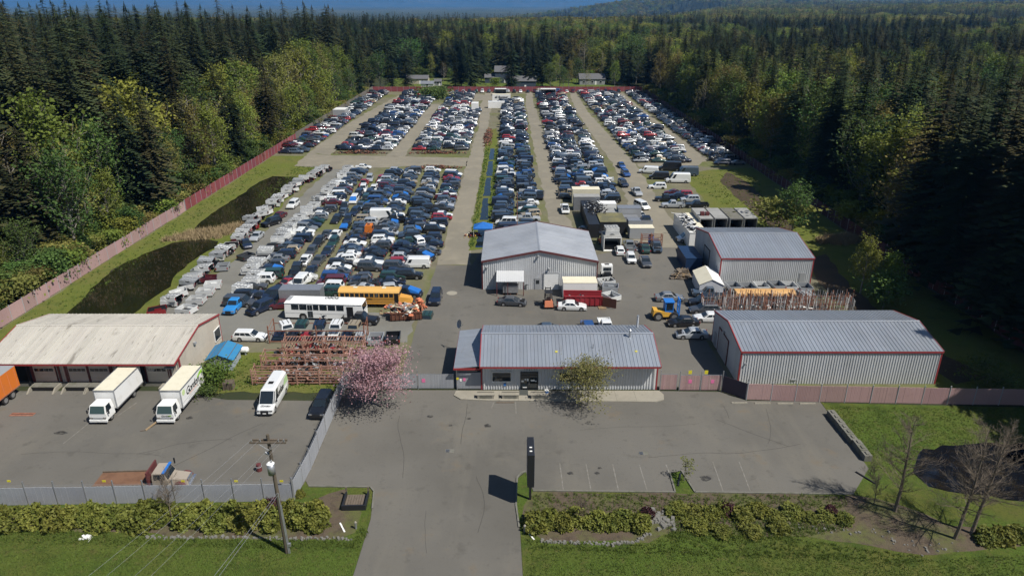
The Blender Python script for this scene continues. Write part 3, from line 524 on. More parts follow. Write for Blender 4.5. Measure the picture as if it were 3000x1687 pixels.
# ------------------------------------------------------------------ fences
def fence(name, label, pts, pw, h, slat_m, post_m=STEEL, nsl=14, post_h=None, group=None, posts=True, base=.06, wires=0, sag=0., thick=.05, post_w=.07, slat_gap=.012):
    r = thing(name, label, 'fence', (*pts[0], 0), group=group); o0 = pts[0]; rr = random.Random(len(name) + nsl); cache = {}
    for a, b in zip(pts, pts[1:]):
        L = math.dist(a, b); n = max(1, round(L / pw)); w = L / n; rz = math.atan2(b[1] - a[1], b[0] - a[0])
        key = round(w, 3)
        if key not in cache:
            ms = []
            for v in range(3):
                mb = MB(); sw = w / nsl
                for i in range(nsl): mb.box(i * sw + slat_gap / 2, (i + 1) * sw - slat_gap / 2, -thick / 2 + rr.uniform(-.008, .008), thick / 2, base, h - .02 + rr.uniform(-.02, .02))
                mb.box(0, w, thick / 2, thick / 2 + .03, h * .3, h * .3 + .05).box(0, w, thick / 2, thick / 2 + .03, h - .14, h - .09); ms.append(mb.mesh('fence_panel', slat_m))
            ph = post_h or h + .12
            cache[key] = (ms, MB().cyl((0, 0, 0), (0, 0, ph), post_w, n=8).mesh('fence_post', post_m))
        ms, pm = cache[key]
        for i in range(n):
            x_, y_ = a[0] + (b[0] - a[0]) * i / n - o0[0], a[1] + (b[1] - a[1]) * i / n - o0[1]
            part('fence_panel', rr.choice(ms), r, (x_, y_, rr.uniform(-.04, .03)), (rr.uniform(-.01, .01), 0, rz))
            if posts: part('fence_post', pm, r, (x_, y_, 0))
        if wires:
            for k in range(wires):
                MB().bar((a[0] - o0[0], a[1] - o0[1], h + .12 + k * .11), (b[0] - o0[0], b[1] - o0[1], h + .12 + k * .11), .012).build('barbed_wire', MESHG, r)
    if posts: part('fence_post', pm, r, (pts[-1][0] - o0[0], pts[-1][1] - o0[1], 0))
    return r
fence('slat_fence', 'long faded pink slat fence along the left edge by the ponds', [(-76.6, 70), (-76.4, 158.5)], 3.05, 2.45, PINKS, GREYP, 12)
fence('slat_fence', 'darker red slat fence continuing from the pink one towards the tree belt', [(-76.4, 158.8), (-76.3, 249)], 3.05, 2.6, REDS, MESHG, 8)
fence('board_fence', 'weathered grey board fence beside the tall spring trees', [(-76.3, 249.5), (-76.4, 396)], 3.05, 2.9, WOODF, WOODF, 8)
fence('slat_fence', 'red slat fence closing the far end of the yard', [(-76.4, 396.4), (71.5, 396.4)], 3.4, 2.7, REDS, MESHG, 5)
fence('slat_fence', 'dark red slat fence coloured darker for the shade of the right hand forest', [(71.5, 396), (71.5, 74)], 3.3, 2.5, mat('shade_dark_red_slats', (.085, .03, .03), .85, layers=[(.4, 4, (.06, .025, .025), .42, .65, .6)], rand=.3), GREYP, 6)  # slat red deepened so the colour itself carries the forest shade
fence('slat_fence', 'grey slatted chain link fence behind the left hand street shrubs', [(-72, 54.6), *PX((0, 1480), (430, 1474)), (-21.3, 55.5)], 2.95, 2.1, GREYS, STEEL, 20, post_h=2.75, wires=2)
fence('slat_fence', 'pale grey slat fence running from the street corner to the entrance gate', [(-21.3, 55.7), (-21.0, 60.5), (-21.0, 76.6)], 3.0, 2.2, GREYS, STEEL, 18, post_h=2.6, wires=2)
fence('slat_fence', 'faded pink slat fence along the street in front of the long warehouse', [(28.7, 74.3), (37.4, 73.8), (61.9, 73.0), (71.4, 72.8)], 2.9, 2.25, PINKS, GREYP, 16, post_h=2.5)
# dark mesh wing beside the pink gates
f = thing('mesh_fence', 'dark mesh screen fence angled between the pink gate and the warehouse corner', 'fence', (26.2, 76.3, 0)); MB().bar((0, 0, 1.15), (2.45, -1.95, 1.15), .03, 2.2).build('mesh_screen', mat('dark_mesh', (.06, .045, .06), .8), f)
for a in ((0, 0), (2.45, -1.95)): MB().cyl((*a, 0), (*a, 2.9), .06).build('fence_post', STEEL, f)
def gate(name, label, x0, x1, y, h, m, leaves, signs=(), group=None):
    r = thing(name, label, 'gate', (x0, y, 0), group=group); w = (x1 - x0) / leaves
    for k in range(leaves):
        lf = part('gate_leaf', MB().box(.06, w - .06, -.02, .02, .12, .2).box(.06, w - .06, -.02, .02, h, h + .07).box(.06, .12, -.02, .02, .2, h).box(w - .12, w - .06, -.02, .02, .2, h).bar((.1, .03, .2), (w - .1, .03, h), .04).mesh('gate_frame', STEEL), r, (k * w, 0, 0))
        n = int((w - .24) / .16); sw = (w - .24) / n
        sm_ = MB().box(.01, sw - .01, -.035, -.02, .14, h - .02).mesh('slat', m)
        for i in range(n): part('slat', sm_, lf, (.12 + i * sw, 0, 0))
        MB().cyl((.03, 0, 0), (.03, 0, h + .6), .05).build('gate_post', STEEL, lf)
    for sx, sz, sm2 in signs: MB().box(sx, sx + .42, -.06, -.04, sz, sz + .5).build('notice', sm2, r)
    return r
gate('sliding_gate', 'wide grey slatted sliding gate across the yard entrance', -21.0, -7.25, 76.9, 2.1, GREYS, 3, ((9.7, 1.0, SIGNP),))
gate('swing_gate', 'narrow faded pink swing gate beside the office corner', 18.5, 20.7, 76.6, 2.25, PINKS, 1)
gate('swing_gate', 'pair of faded pink slatted gates between the office and the long warehouse', 20.9, 26.2, 76.5, 2.2, PINKS, 2, ((1.1, 1.1, SIGNP), (3.9, 1.1, SIGNP), (1.0, 2.4, SIGNY), (3.0, 2.4, SIGNY)))
# ------------------------------------------------------------------ vehicles
def lerp_tab(tab, x):
    if x <= tab[0][0]: return tab[0][1]
    for (a, u), (b, v) in zip(tab, tab[1:]):
        if x <= b: return u + (v - u) * (x - a) / (b - a)
    return tab[-1][1]
SPEC = {  # L, W, wheelbase ends, belt line (x, z), cabin: base front/rear, roof front/rear, roof z, wheel radius
    'sedan': dict(L=4.7, W=1.8, wf=1.42, wr=-1.33, top=[(-2.35, .72), (-2.2, .93), (-1.5, .98), (0, .95), (.95, .93), (1.5, .86), (2.15, .72), (2.35, .5)], cab=(1.12, -1.72, .28, -1.0, 1.43), r=.32, kind='car'),
    'coupe': dict(L=4.5, W=1.78, wf=1.36, wr=-1.25, top=[(-2.25, .7), (-2.1, .94), (-1.3, .98), (0, .93), (.9, .9), (1.45, .84), (2.05, .7), (2.25, .48)], cab=(1.0, -1.75, .1, -.75, 1.36), r=.32, kind='car'),
    'hatchback': dict(L=4.1, W=1.72, wf=1.26, wr=-1.24, top=[(-2.05, .7), (-1.97, .95), (-1.2, .97), (0, .93), (.85, .93), (1.35, .85), (1.9, .72), (2.05, .5)], cab=(1.1, -1.95, .3, -1.5, 1.49), r=.3, kind='car'),
    'wagon': dict(L=4.75, W=1.75, wf=1.4, wr=-1.3, top=[(-2.37, .75), (-2.3, .97), (-1.3, .98), (0, .95), (.95, .94), (1.5, .86), (2.15, .73), (2.37, .5)], cab=(1.1, -2.28, .3, -1.95, 1.5), r=.32, kind='car'),
    'suv': dict(L=4.75, W=1.9, wf=1.42, wr=-1.36, top=[(-2.37, .8), (-2.3, 1.08), (-1.3, 1.1), (0, 1.07), (.95, 1.08), (1.5, 1.02), (2.2, .92), (2.37, .6)], cab=(1.15, -2.28, .45, -2.0, 1.76), r=.37, kind='suv'),
    'minivan': dict(L=5.05, W=1.95, wf=1.55, wr=-1.5, top=[(-2.52, .75), (-2.45, 1.0), (-1.3, 1.02), (0, 1.0), (1.3, 1.0), (1.85, .9), (2.35, .75), (2.52, .5)], cab=(1.6, -2.45, .75, -2.2, 1.76), r=.34, kind='van'),
    'pickup_truck': dict(L=5.5, W=1.92, wf=1.75, wr=-1.65, top=[(-2.75, .62), (-.85, .62), (-.8, 1.08), (1.0, 1.08), (1.6, 1.04), (2.55, .98), (2.75, .6)], cab=(1.1, -.78, .5, -.66, 1.8), r=.38, kind='pickup', bed=True),
    'cargo_van': dict(L=5.6, W=2.0, wf=1.85, wr=-1.6, top=[(-2.8, .8), (-2.76, 1.12), (0, 1.12), (1.8, 1.1), (2.3, .98), (2.7, .85), (2.8, .5)], cab=(2.05, -2.76, 1.3, -2.62, 2.1), r=.36, kind='van', solid=True),
    'high_roof_van': dict(L=6.6, W=2.02, wf=2.25, wr=-2.0, top=[(-3.3, .9), (-3.26, 1.2), (0, 1.2), (2.2, 1.18), (2.75, 1.05), (3.2, .88), (3.3, .5)], cab=(2.5, -3.26, 1.35, -3.1, 2.7), r=.36, kind='van', solid=True),
}
def car_body(sp, hood=True):
    L, Wd, r = sp['L'], sp['W'] / 2, sp['r']; zb = .24 if sp['kind'] == 'car' else .32
    R_ = r + .06
    xs = {-L / 2, L / 2, -L / 2 + .12, L / 2 - .15}
    for xw in (sp['wf'], sp['wr']):
        for k in range(-3, 4): xs.add(xw + R_ * math.sin(k * math.pi / 6))
    for x, _ in sp['top']: xs.add(max(-L / 2, min(L / 2, x)))
    xs = sorted(xs); xs = [x for i, x in enumerate(xs) if i == 0 or x - xs[i - 1] > .015]
    mb = MB(); rings = []
    for x in xs:
        zt = lerp_tab(sp['top'], x); t = abs(x) / (L / 2); w = Wd * (1 - .13 * max(0, (t - .72) / .28) ** 2)
        b = zb + (.1 if t > .98 else 0)
        for xw in (sp['wf'], sp['wr']):
            if abs(x - xw) < R_ - 1e-4: b = max(b, r + math.sqrt(max(0, R_ * R_ - (x - xw) ** 2)))
        b = min(b, zt - .06)
        h = zt - b
        half = [(w * .75, b), (w * .97, b), (w, b + .35 * h), (w, b + .62 * h), (w * .96, zt - .07), (w * .8, zt - .005), (w * .35, zt + .015)]
        rings.append([(x, y, z) for y, z in half] + [(x, -y, z) for y, z in reversed(half)])
    n = len(rings[0]); vs = [p for q in rings for p in q]
    fs = [(i * n + j, i * n + (j + 1) % n, (i + 1) * n + (j + 1) % n, (i + 1) * n + j) for i in range(len(rings) - 1) for j in range(n)]
    fs += [tuple(range(n)), tuple(range((len(rings) - 1) * n, len(rings) * n))]
    mb.add(vs, fs)
    return mb
def cabin_rings(sp):
    bf, br, rf, rr_, zr = sp['cab']; Wd = sp['W'] / 2; zf = lerp_tab(sp['top'], bf) - .03; zq = lerp_tab(sp['top'], br) - .03; zm = zr - .09
    tall = sp['kind'] == 'van'; wt = .86 if tall else .76; zm = zr - .24 if sp.get('solid') else zm; ins = .2 if sp.get('solid') else .06
    k = .86
    r0 = [(bf, -Wd * .8, zf), (bf, Wd * .8, zf), (br, Wd * .88, zq), (br, -Wd * .88, zq)]
    r0 = [(bf, -Wd * .84, zf), (bf - .35, -Wd * .95, zf), (br + .12, -Wd * .95, zq), (br, -Wd * .84, zq), (br, Wd * .84, zq), (br + .12, Wd * .95, zq), (bf - .35, Wd * .95, zf), (bf, Wd * .84, zf)]
    fx_ = rf + (bf - rf) * .1; rx_ = rr_ + (br - rr_) * .1
    r1 = [(fx_, -Wd * (wt - .06), zm), (fx_ - .25, -Wd * wt, zm), (rx_ + .1, -Wd * wt, zm), (rx_, -Wd * (wt - .06), zm), (rx_, Wd * (wt - .06), zm), (rx_ + .1, Wd * wt, zm), (fx_ - .25, Wd * wt, zm), (fx_, Wd * (wt - .06), zm)]
    r2 = [(rf - .1, -Wd * (wt - .11 - ins), zr), (rf - .25, -Wd * (wt - .05 - ins), zr), (rr_ + .15, -Wd * (wt - .05 - ins), zr), (rr_ + .05, -Wd * (wt - .11 - ins), zr), (rr_ + .05, Wd * (wt - .11 - ins), zr), (rr_ + .15, Wd * (wt - .05 - ins), zr), (rf - .25, Wd * (wt - .05 - ins), zr), (rf - .1, Wd * (wt - .11 - ins), zr)]
    return r0, r1, r2
def add_cabin(mb, sp):
    r0, r1, r2 = cabin_rings(sp); n = 8
    fs = [(i, (i + 1) % n, n + (i + 1) % n, n + i) for i in range(n)] + [(n + i, n + (i + 1) % n, 2 * n + (i + 1) % n, 2 * n + i) for i in range(n)] + [tuple(range(2 * n, 3 * n))]
    mb.add(r0 + r1 + r2, fs)
def pane(p00, p10, p11, p01, u0, u1, v0, v1, off):
    P = [Vector(p) for p in (p00, p10, p11, p01)]
    f = lambda u, v: (P[0] * (1 - u) + P[1] * u) * (1 - v) + (P[3] * (1 - u) + P[2] * u) * v
    nrm = (P[1] - P[0]).cross(P[3] - P[0]).normalized() * -off
    q = [f(u0, v0), f(u1, v0), f(u1, v1), f(u0, v1)]
    return [p + nrm for p in q]
def car_windows(sp):
    """list of (name, MB)"""
    r0, r1, _ = cabin_rings(sp); out = []; o = .014
    ws = MB().quad(pane(r0[7], r0[0], r1[0], r1[7], .03, .97, .1, .97, o)); ws.quad(pane(r0[0], r0[1], r1[1], r1[0], .02, .6, .1, .95, o)); ws.quad(pane(r0[6], r0[7], r1[7], r1[6], .4, .98, .1, .95, o))
    out.append(('windshield', ws))
    out.append(('rear_window', MB().quad(pane(r0[3], r0[4], r1[4], r1[3], .06, .94, .2, .95, o))))
    if sp.get('solid'): cuts = [(.06, .2)]
    elif sp['kind'] == 'pickup': cuts = [(.06, .5), (.54, .94)]
    elif sp['kind'] == 'car' and sp['cab'][1] > -2: cuts = [(.05, .46), (.5, .9)]
    else: cuts = [(.04, .33), (.36, .63), (.66, .96)]
    for a, b, c, d, fl in ((r0[1], r0[2], r1[2], r1[1], 0), (r0[5], r0[6], r1[6], r1[5], 1)):
        w = MB()
        for u0, u1 in cuts:
            if fl: u0, u1 = 1 - u1, 1 - u0
            w.quad(pane(a, b, c, d, u0, u1, .16, .93, o))
        out.append(('side_window', w))
    return out
def bed_mb(L=1.95, Wd=.95, h=.56, z=0., arch=.42, cx=0., tail=True):
    """open pickup bed: floor, two sides with wheel cut-outs, headboard, tailgate; x back end at cx-L/2"""
    mb = MB(); x0, x1 = cx - L / 2, cx + L / 2; t = .07
    for s in (-1, 1):
        pts = [(x1, z), (x1, z + h), (x0, z + h), (x0, z)]
        xc = cx - .02; k = 6
        arc = [(xc + arch * math.cos(math.pi * (1 + i / k) ) * 1, z + arch * .75 * math.sin(math.pi * i / k)) for i in range(k + 1)]
        pts = [(x0, z)] + arc + [(x1, z), (x1, z + h), (x0, z + h)]
        ya, yb = (s * Wd, s * (Wd - .09))
        mb.ex([(a, b) for a, b in pts], 'y', min(ya, yb), max(ya, yb))
        mb.box(xc - arch, xc + arch, min(s * (Wd - .1), s * (Wd - .3)), max(s * (Wd - .1), s * (Wd - .3)), z + .1, z + arch * .75)
    mb.box(x0 + t, x1 - t, -Wd + .1, Wd - .1, z + .05, z + .1)
    mb.box(x1 - t, x1, -Wd + .1, Wd - .1, z + .05, z + h - .02)
    if tail: mb.box(x0, x0 + t, -Wd + .1, Wd - .1, z + .02, z + h - .03)
    return mb
WHEELS = {}
def wheel_mesh(r, w=.21):
    if (r, w) not in WHEELS:
        mb = MB(); mb.cyl((0, -w / 2, 0), (0, w / 2, 0), r, n=14, mi=0); mb.cyl((0, -w / 2 - .012, 0), (0, w / 2 + .012, 0), r * .62, n=10, mi=1); WHEELS[(r, w)] = mb.mesh('wheel', [TYRE, RIM])
    return WHEELS[(r, w)]
PARTS = {}
def car_proto(k):
    if k in PARTS: return PARTS[k]
    sp = SPEC[k]; b = car_body(sp); add_cabin(b, sp); P = {'body': b.mesh('car_body', PAINT), 'win': [(n, m.mesh(n, GLASS, fix=False)) for n, m in car_windows(sp)], 'sp': sp}
    L, Wd = sp['L'] / 2, sp['W'] / 2; zf = lerp_tab(sp['top'], L - .15)
    lamp = MB(); P['head'] = MB().box(-.06, .06, -.2, .2, -.07, .07).mesh('headlight', CHROME); P['tail'] = MB().box(-.04, .04, -.1, .1, -.12, .12).mesh('tail_light', mat('tail_lens', (.25, .012, .012), .3) if 'tail_lens' not in MATS else MATS['tail_lens'])
    P['grille'] = MB().box(L - .06, L + .015, -Wd * .45, Wd * .45, .36, zf - .08).box(L - .06, L + .02, -Wd * .7, Wd * .7, .26, .34).mesh('grille', BLACK)
    if sp.get('bed'): P['bed'] = bed_mb(1.92, sp['W'] / 2, .52, .6, .44, -1.78).mesh('truck_bed', PAINT)
    # engine bay shown when the hood is gone; raised hood
    bf = sp['cab'][0]; zh = lerp_tab(sp['top'], bf + .3)
    e = MB().box(bf + .12, L - .3, -Wd * .72, Wd * .72, zh - .02, zh + .03); r_ = random.Random(3)
    for i in range(9): x = r_.uniform(bf + .2, L - .45); y = r_.uniform(-.5, .5); e.box(x - .12, x + .12, y - .13, y + .13, zh + .02, zh + r_.uniform(.05, .16), mi=i % 2)
    P['bay'] = e.mesh('engine_bay', [DARK, STEEL])
    hl = (L - .25) - (bf + .1)
    P['hood'] = MB().box(0, hl, -Wd * .78, Wd * .78, -.02, .03).mesh('hood', PAINT); P['hoodloc'] = (bf + .1, 0, zh + .02)
    P['tarp'] = MB().hexa([(bf - .6, -Wd * .9, .95), (L - .2, -Wd * .95, .6), (L - .2, Wd * .95, .6), (bf - .6, Wd * .9, .95)], [(bf - .5, -Wd * .7, sp['cab'][4] - .1), (L - .4, -Wd * .8, zh + .08), (L - .4, Wd * .8, zh + .12), (bf - .5, Wd * .7, sp['cab'][4] - .05)]).mesh('tarp', TARP)
    PARTS[k] = P; return P
COLS = {'black': (.012, .013, .016), 'navy': (.012, .02, .043), 'dark grey': (.055, .06, .068), 'silver': (.36, .38, .4), 'white': (.72, .73, .72), 'red': (.28, .02, .025), 'maroon': (.09, .014, .02), 'blue': (.02, .07, .22), 'dark green': (.018, .05, .042), 'tan': (.3, .25, .17), 'grey': (.17, .18, .19), 'slate blue': (.055, .078, .11), 'bright blue': (.03, .24, .6), 'orange': (.5, .17, .03)}
WTS = [('black', 20), ('navy', 27), ('dark grey', 13), ('silver', 9), ('white', 14), ('red', 4), ('maroon', 4), ('blue', 3), ('dark green', 4), ('tan', 2), ('grey', 5), ('slate blue', 9)]
def pick_col(r, wts=WTS): return r.choices([c for c, _ in wts], [w for _, w in wts])[0]
def car(kind, col, x, y, rz, label, group=None, state=(), z=.02, tilt=(0, 0), lod=0):
    P = car_proto(kind); sp = P['sp']; c = (*COLS[col], 1)
    low = .0 if 'no_wheels' not in state else -sp['r'] * .55
    o = thing(kind, label, {'car': 'car', 'suv': 'SUV', 'van': 'van', 'pickup': 'pickup truck'}[sp['kind']], (x, y, z + low), rz, group, tilt[0], tilt[1])
    part('body', P['body'], o, color=c)
    for n, m in P['win']: part(n, m, o)
    if 'bed' in P and 'no_bed' not in state: part('truck_bed', P['bed'], o, color=c)
    if 'no_wheels' not in state:
        for xw in (sp['wf'], sp['wr']):
            for s in (-1, 1): part('wheel', wheel_mesh(sp['r']), o, (xw, s * (sp['W'] / 2 - .13), sp['r']))
    if lod == 0:
        zf = lerp_tab(sp['top'], sp['L'] / 2 - .15) - .12
        for s in (-1, 1):
            if 'no_front' not in state: part('headlight', P['head'], o, (sp['L'] / 2 - .05, s * sp['W'] * .36, zf))
            part('tail_light', P['tail'], o, (-sp['L'] / 2 + .02, s * sp['W'] * .4, .78))
        part('grille', P['grille'], o)
    if 'no_front' in state or 'no_hood' in state: part('engine_bay', P['bay'], o)
    if 'hood_up' in state: part('engine_bay', P['bay'], o); part('hood', P['hood'], o, P['hoodloc'], (0, R(-58), 0), color=c)
    if 'tarp' in state: part('tarp', P['tarp'], o)
    return o
ST_TXT = {'no_hood': ' with its hood missing', 'hood_up': ' with its hood raised', 'no_wheels': ' sitting without wheels', 'tarp': ' half under a blue tarp'}
KN = {'sedan': 'sedan', 'coupe': 'coupe', 'hatchback': 'hatchback', 'wagon': 'station wagon', 'suv': 'SUV', 'minivan': 'minivan', 'pickup_truck': 'pickup truck', 'cargo_van': 'cargo van', 'high_roof_van': 'high-roof cargo van'}
MIX = [('sedan', 40), ('coupe', 8), ('hatchback', 12), ('wagon', 8), ('suv', 22), ('minivan', 6), ('pickup_truck', 4)]
MIXT = [('sedan', 14), ('suv', 34), ('minivan', 14), ('pickup_truck', 28), ('cargo_van', 6), ('wagon', 4)]
an = lambda w: 'a ' + w
n_ind = 0; FAR = []     # FAR: (kind, col, x, y, z, rz)
def row_block(cols, y0, y1, dy, where, group, seed, mix=MIX, wts=WTS, ylim=0, gap=.06, stack=0., along=False, front=None):
    """cols: list of X centres (or functions of y); cars side-on in rows; those nearer than ylim are individual objects"""
    global n_ind
    r = random.Random(seed)
    for ci, cxf in enumerate(cols):
        y = y0 + r.uniform(0, .8); prev = ''
        while y < y1:
            X = cxf(y) if callable(cxf) else cxf
            if X > -1000 and r.random() > gap:
                k = r.choices([m for m, _ in mix], [w for _, w in mix])[0]; c = pick_col(r, wts)
                if along: rz = -math.pi / 2 + r.gauss(0, .07)
                else: rz = (math.pi if r.random() < (front if front is not None else .35) else 0) + r.gauss(0, .09)
                px, py = X + r.gauss(0, .35), y + r.gauss(0, .12)
                if y < ylim:
                    st = []
                    q = r.random()
                    if q < .17: st.append('no_hood')
                    elif q < .24: st.append('hood_up')
                    elif q < .265: st.append('tarp')
                    elif q < .37: st.append('no_wheels')
                    t = ''.join(ST_TXT[s] for s in st) or (f' parked behind {an(prev)}' if prev else ' heading its row'); prev = f'{c} {KN[k]}'
                    car(k, c, px, py, rz, f'{c} {KN[k]}{t} {where}', group, st, lod=0 if y < 135 else 1, tilt=(r.gauss(0, .012), r.gauss(0, .012))); n_ind += 1
                else:
                    FAR.append((k, c, px, py, 0, rz))
                    if r.random() < stack: FAR.append((k if k != 'pickup_truck' else 'sedan', pick_col(r), px + r.gauss(0, .3), py, 1.25, rz + r.gauss(0, .12))); 
            y += dy + r.uniform(-.15, .35) + (3.2 if along else 0)

# special vehicles read off the photograph ------------------------------------------------
def at(px, py): return G(px, py)
def scar(kind, col, px, py, deg, label, **k): x, y = at(px, py); return car(kind, col, x, y, R(deg), label, **k)
scar('suv', 'navy', 1277, 882, -91, 'navy SUV parked alone facing the gate on the main drive')
scar('sedan', 'dark grey', 1500, 893, -6, 'wrecked dark grey sedan with its nose torn off beside the awning', state=('no_front',))
scar('sedan', 'white', 1676, 906, -3, 'white sedan with black wheels parked in front of the red dumpster')
scar('suv', 'blue', 1722, 972, 92, 'blue SUV parked behind the office roof'); scar('pickup_truck', 'white', 1775, 972, -88, 'white pickup parked behind the office roof next to the blue SUV')
scar('sedan', 'slate blue', 1594, 974, 180, 'slate blue sedan mostly hidden behind the office ridge')
scar('wagon', 'white', 735, 995, -2, 'white station wagon with roof rails parked by the dock building corner')
scar('pickup_truck', 'bright blue', 690, 905, -92, 'bright blue pickup facing the dock building on the gravel')
scar('suv', 'navy', 765, 912, 238, 'navy SUV with its nose stripped beside the bright blue pickup', state=('no_front',))
scar('sedan', 'navy', 742, 878, 235, 'navy sedan parked behind the stripped navy SUV', state=('no_front',)); scar('wagon', 'navy', 798, 870, 240, 'navy wagon angled behind the white transit bus')
scar('coupe', 'maroon', 822, 902, 190, 'maroon coupe tucked behind the rear end of the white bus')
scar('pickup_truck', 'black', 1058, 946, -8, 'black pickup parked at the end of the canopy rack')
scar('suv', 'black', 920, 930, 178, 'black SUV standing between the bus and the canopy rack'); scar('minivan', 'navy', 990, 932, 0, 'navy minivan standing between the bus and the canopy rack')
scar('pickup_truck', 'white', 885, 832, 232, 'white crew cab pickup beside the red coupe'); scar('coupe', 'red', 842, 838, 240, 'red coupe with its hood missing beside the white pickup', state=('no_front',))
scar('suv', 'black', 945, 1200, -93, 'black SUV parked against the grey fence next to the van')
scar('high_roof_van', 'white', 1128, 645, 2, 'white high-roof cargo van standing in the packed left rows')
scar('pickup_truck', 'black', 1235, 760, -25, 'black pickup with a blue tarp over its cab at the end of a row', state=('tarp',)); scar('cargo_van', 'white', 1218, 783, 180, 'white van at the end of the row by the main drive'); scar('suv', 'white', 1225, 715, 115, 'wrecked white van-like SUV nose to the drive', state=('no_front',))
scar('suv', 'black', 1200, 815, 0, 'black SUV parked below the white van at the row end'); scar('pickup_truck', 'navy', 1190, 868, -10, 'navy pickup covered with a torn blue tarp behind the school bus', state=('tarp',))
scar('pickup_truck', 'dark grey', 1070, 838, 178, 'dark grey pickup with a white canopy behind the school bus')
for i, (px, py, k, c, a, lab) in enumerate([(1815, 742, 'hatchback', 'white', 88, 'white hatchback seen from behind in the yard between the workshops'), (1843, 730, 'pickup_truck', 'grey', 90, 'grey pickup without tailgate standing behind the white hatchback'), (1848, 765, 'hatchback', 'white', -92, 'small white hatchback facing the street between the workshops'), (1888, 735, 'sedan', 'dark green', 90, 'dark green sedan seen from behind next to the grey pickup'), (1890, 775, 'sedan', 'dark grey', -90, 'dark grey sedan facing the street beside the small white hatchback'), (1922, 733, 'suv', 'slate blue', -93, 'slate blue SUV with a smashed front by the blue barrel'),
        (1880, 610, 'minivan', 'white', -68, 'white minivan parked alone at the edge of the gravel lane'), (1874, 638, 'sedan', 'white', -60, 'white sedan with its engine bay open beside the storage boxes'), (1890, 655, 'sedan', 'black', -82, 'black sedan parked behind the storage boxes'),
        (1865, 570, 'pickup_truck', 'silver', -85, 'silver pickup parked nose to the street on the gravel lane edge'), (1825, 545, 'suv', 'navy', -80, 'navy SUV at the right edge of the middle rows'), (1832, 515, 'suv', 'blue', -82, 'blue SUV behind the navy one at the rows edge'), (1820, 490, 'sedan', 'blue', -85, 'blue sedan at the upper edge of the middle rows'),
        (1960, 880, 'sedan', 'grey', 2, 'grey sedan parked behind the yellow forklift'), (2060, 895, 'suv', 'black', 178, 'black SUV beside the upright pipe rack'), (2062, 915, 'wagon', 'dark grey', 180, 'dark grey wagon in front of the black SUV by the pipe rack'), (2075, 868, 'pickup_truck', 'slate blue', 175, 'slate blue pickup at the corner of the pipe rack'), (2075, 940, 'sedan', 'white', 178, 'white sedan with one dark red door by the warehouse corner'), (2000, 953, 'sedan', 'black', 182, 'shiny black sedan in front of the yellow forklift'), (2025, 988, 'sedan', 'silver', 180, 'silver sedan with its front end stripped off by the long warehouse'),
        (1470, 648, 'suv', 'black', 180, 'black SUV behind the workshop'), (1582, 580, 'pickup_truck', 'black', -95, 'black pickup on the lane behind the workshop'), (1735, 680, 'pickup_truck', 'dark grey', 150, 'dark grey pickup at the corner of the workshop roof'), (1655, 620, 'pickup_truck', 'white', -90, 'white pickup without its front standing by the storage boxes'),
        (1900, 508, 'cargo_van', 'white', 165, 'white van on the right lane corner'), (1930, 525, 'cargo_van', 'black', 170, 'black van beside the white vans on the right'), (1962, 500, 'high_roof_van', 'black', 170, 'black high-roof van parked behind the white van'), (1985, 535, 'high_roof_van', 'white', 175, 'white high-roof van next to the green slope'), (2010, 515, 'high_roof_van', 'slate blue', 178, 'slate blue high-roof van behind the white one'), (1925, 552, 'suv', 'white', 176, 'white SUV without doors at the lane edge by the green slope'),
        (1970, 570, 'coupe', 'maroon', 170, 'maroon coupe below the white high-roof van'), (1985, 580, 'sedan', 'navy', 172, 'navy sedan in the short row by the green slope'), (2000, 578, 'suv', 'red', 175, 'red SUV in the short row by the green slope'), (1950, 590, 'pickup_truck', 'black', 172, 'black pickup in the short row by the green slope'), (2020, 592, 'suv', 'silver', 178, 'silver SUV in the short row by the green slope'), (1970, 608, 'pickup_truck', 'silver', 178, 'silver pickup at the head of the short row by the green slope'), (2040, 608, 'pickup_truck', 'black', 178, 'black pickup next to the silver one by the green slope')]):
    st = ('no_front',) if any(w in lab for w in ('smashed', 'open', 'stripped', 'without its front')) else (('no_wheels',) if 'without doors' in lab else ())
    scar(k, c, px, py, a, lab, state=st, lod=0 if py > 640 else 1)
# cars along the left lane
for px, py, k, c, a, lab in ((860, 607, 'suv', 'white', -95, 'white SUV parked on the left lane among the pickup beds'), (818, 640, 'sedan', 'maroon', -105, 'faded maroon sedan on the left lane'), (796, 660, 'suv', 'black', 238, 'black SUV behind the maroon sedan on the left lane'), (754, 700, 'sedan', 'silver', -92, 'silver sedan parked on the left lane'), (722, 722, 'sedan', 'navy', -60, 'navy sedan without windshield on the left lane'), (1065, 495, 'sedan', 'white', 0, 'white sedan parked on the cross lane')):
    scar(k, c, px, py, a, lab, lod=1)
# packed rows
row_block([lambda y: -43.6], 103, 200, 2.35, 'beyond the pickup beds', 'cars behind the right column of pickup beds', 11, ylim=500, gap=.08)
row_block([lambda y: -38.9, lambda y: -35.9], 106, 192, 2.2, 'on the grassy track', 'cars lined up on the grassy track', 12, ylim=500, along=True, gap=.12)
row_block([lambda y: -30.6 - (y - 105) * .03, lambda y: -25.7 - (y - 105) * .03, lambda y: -20.5 - (y - 105) * .02, lambda y: -16.4 if y > 126 and y < 195 else -60000], 107, 201, 2.3, 'in the packed left rows', 'cars in the packed rows left of the main drive', 13, ylim=500, front=.3)
row_block([lambda y: -1.8, lambda y: 3.6], 140, 236, 2.45, 'beside the ditch', 'vehicles between the ditch and the middle lane', 14, mix=MIXT, ylim=228)
row_block([lambda y: 14.4, lambda y: 19.4, lambda y: 24.2 + (y - 170) * .02], 166, 262, 2.45, 'beside the right lane', 'vehicles beside the right gravel lane', 15, mix=MIXT, ylim=212)
row_block([lambda y: -1.9, lambda y: 3.2], 237, 350, 2.4, '', '', 24, ylim=0, stack=.75, gap=.03)
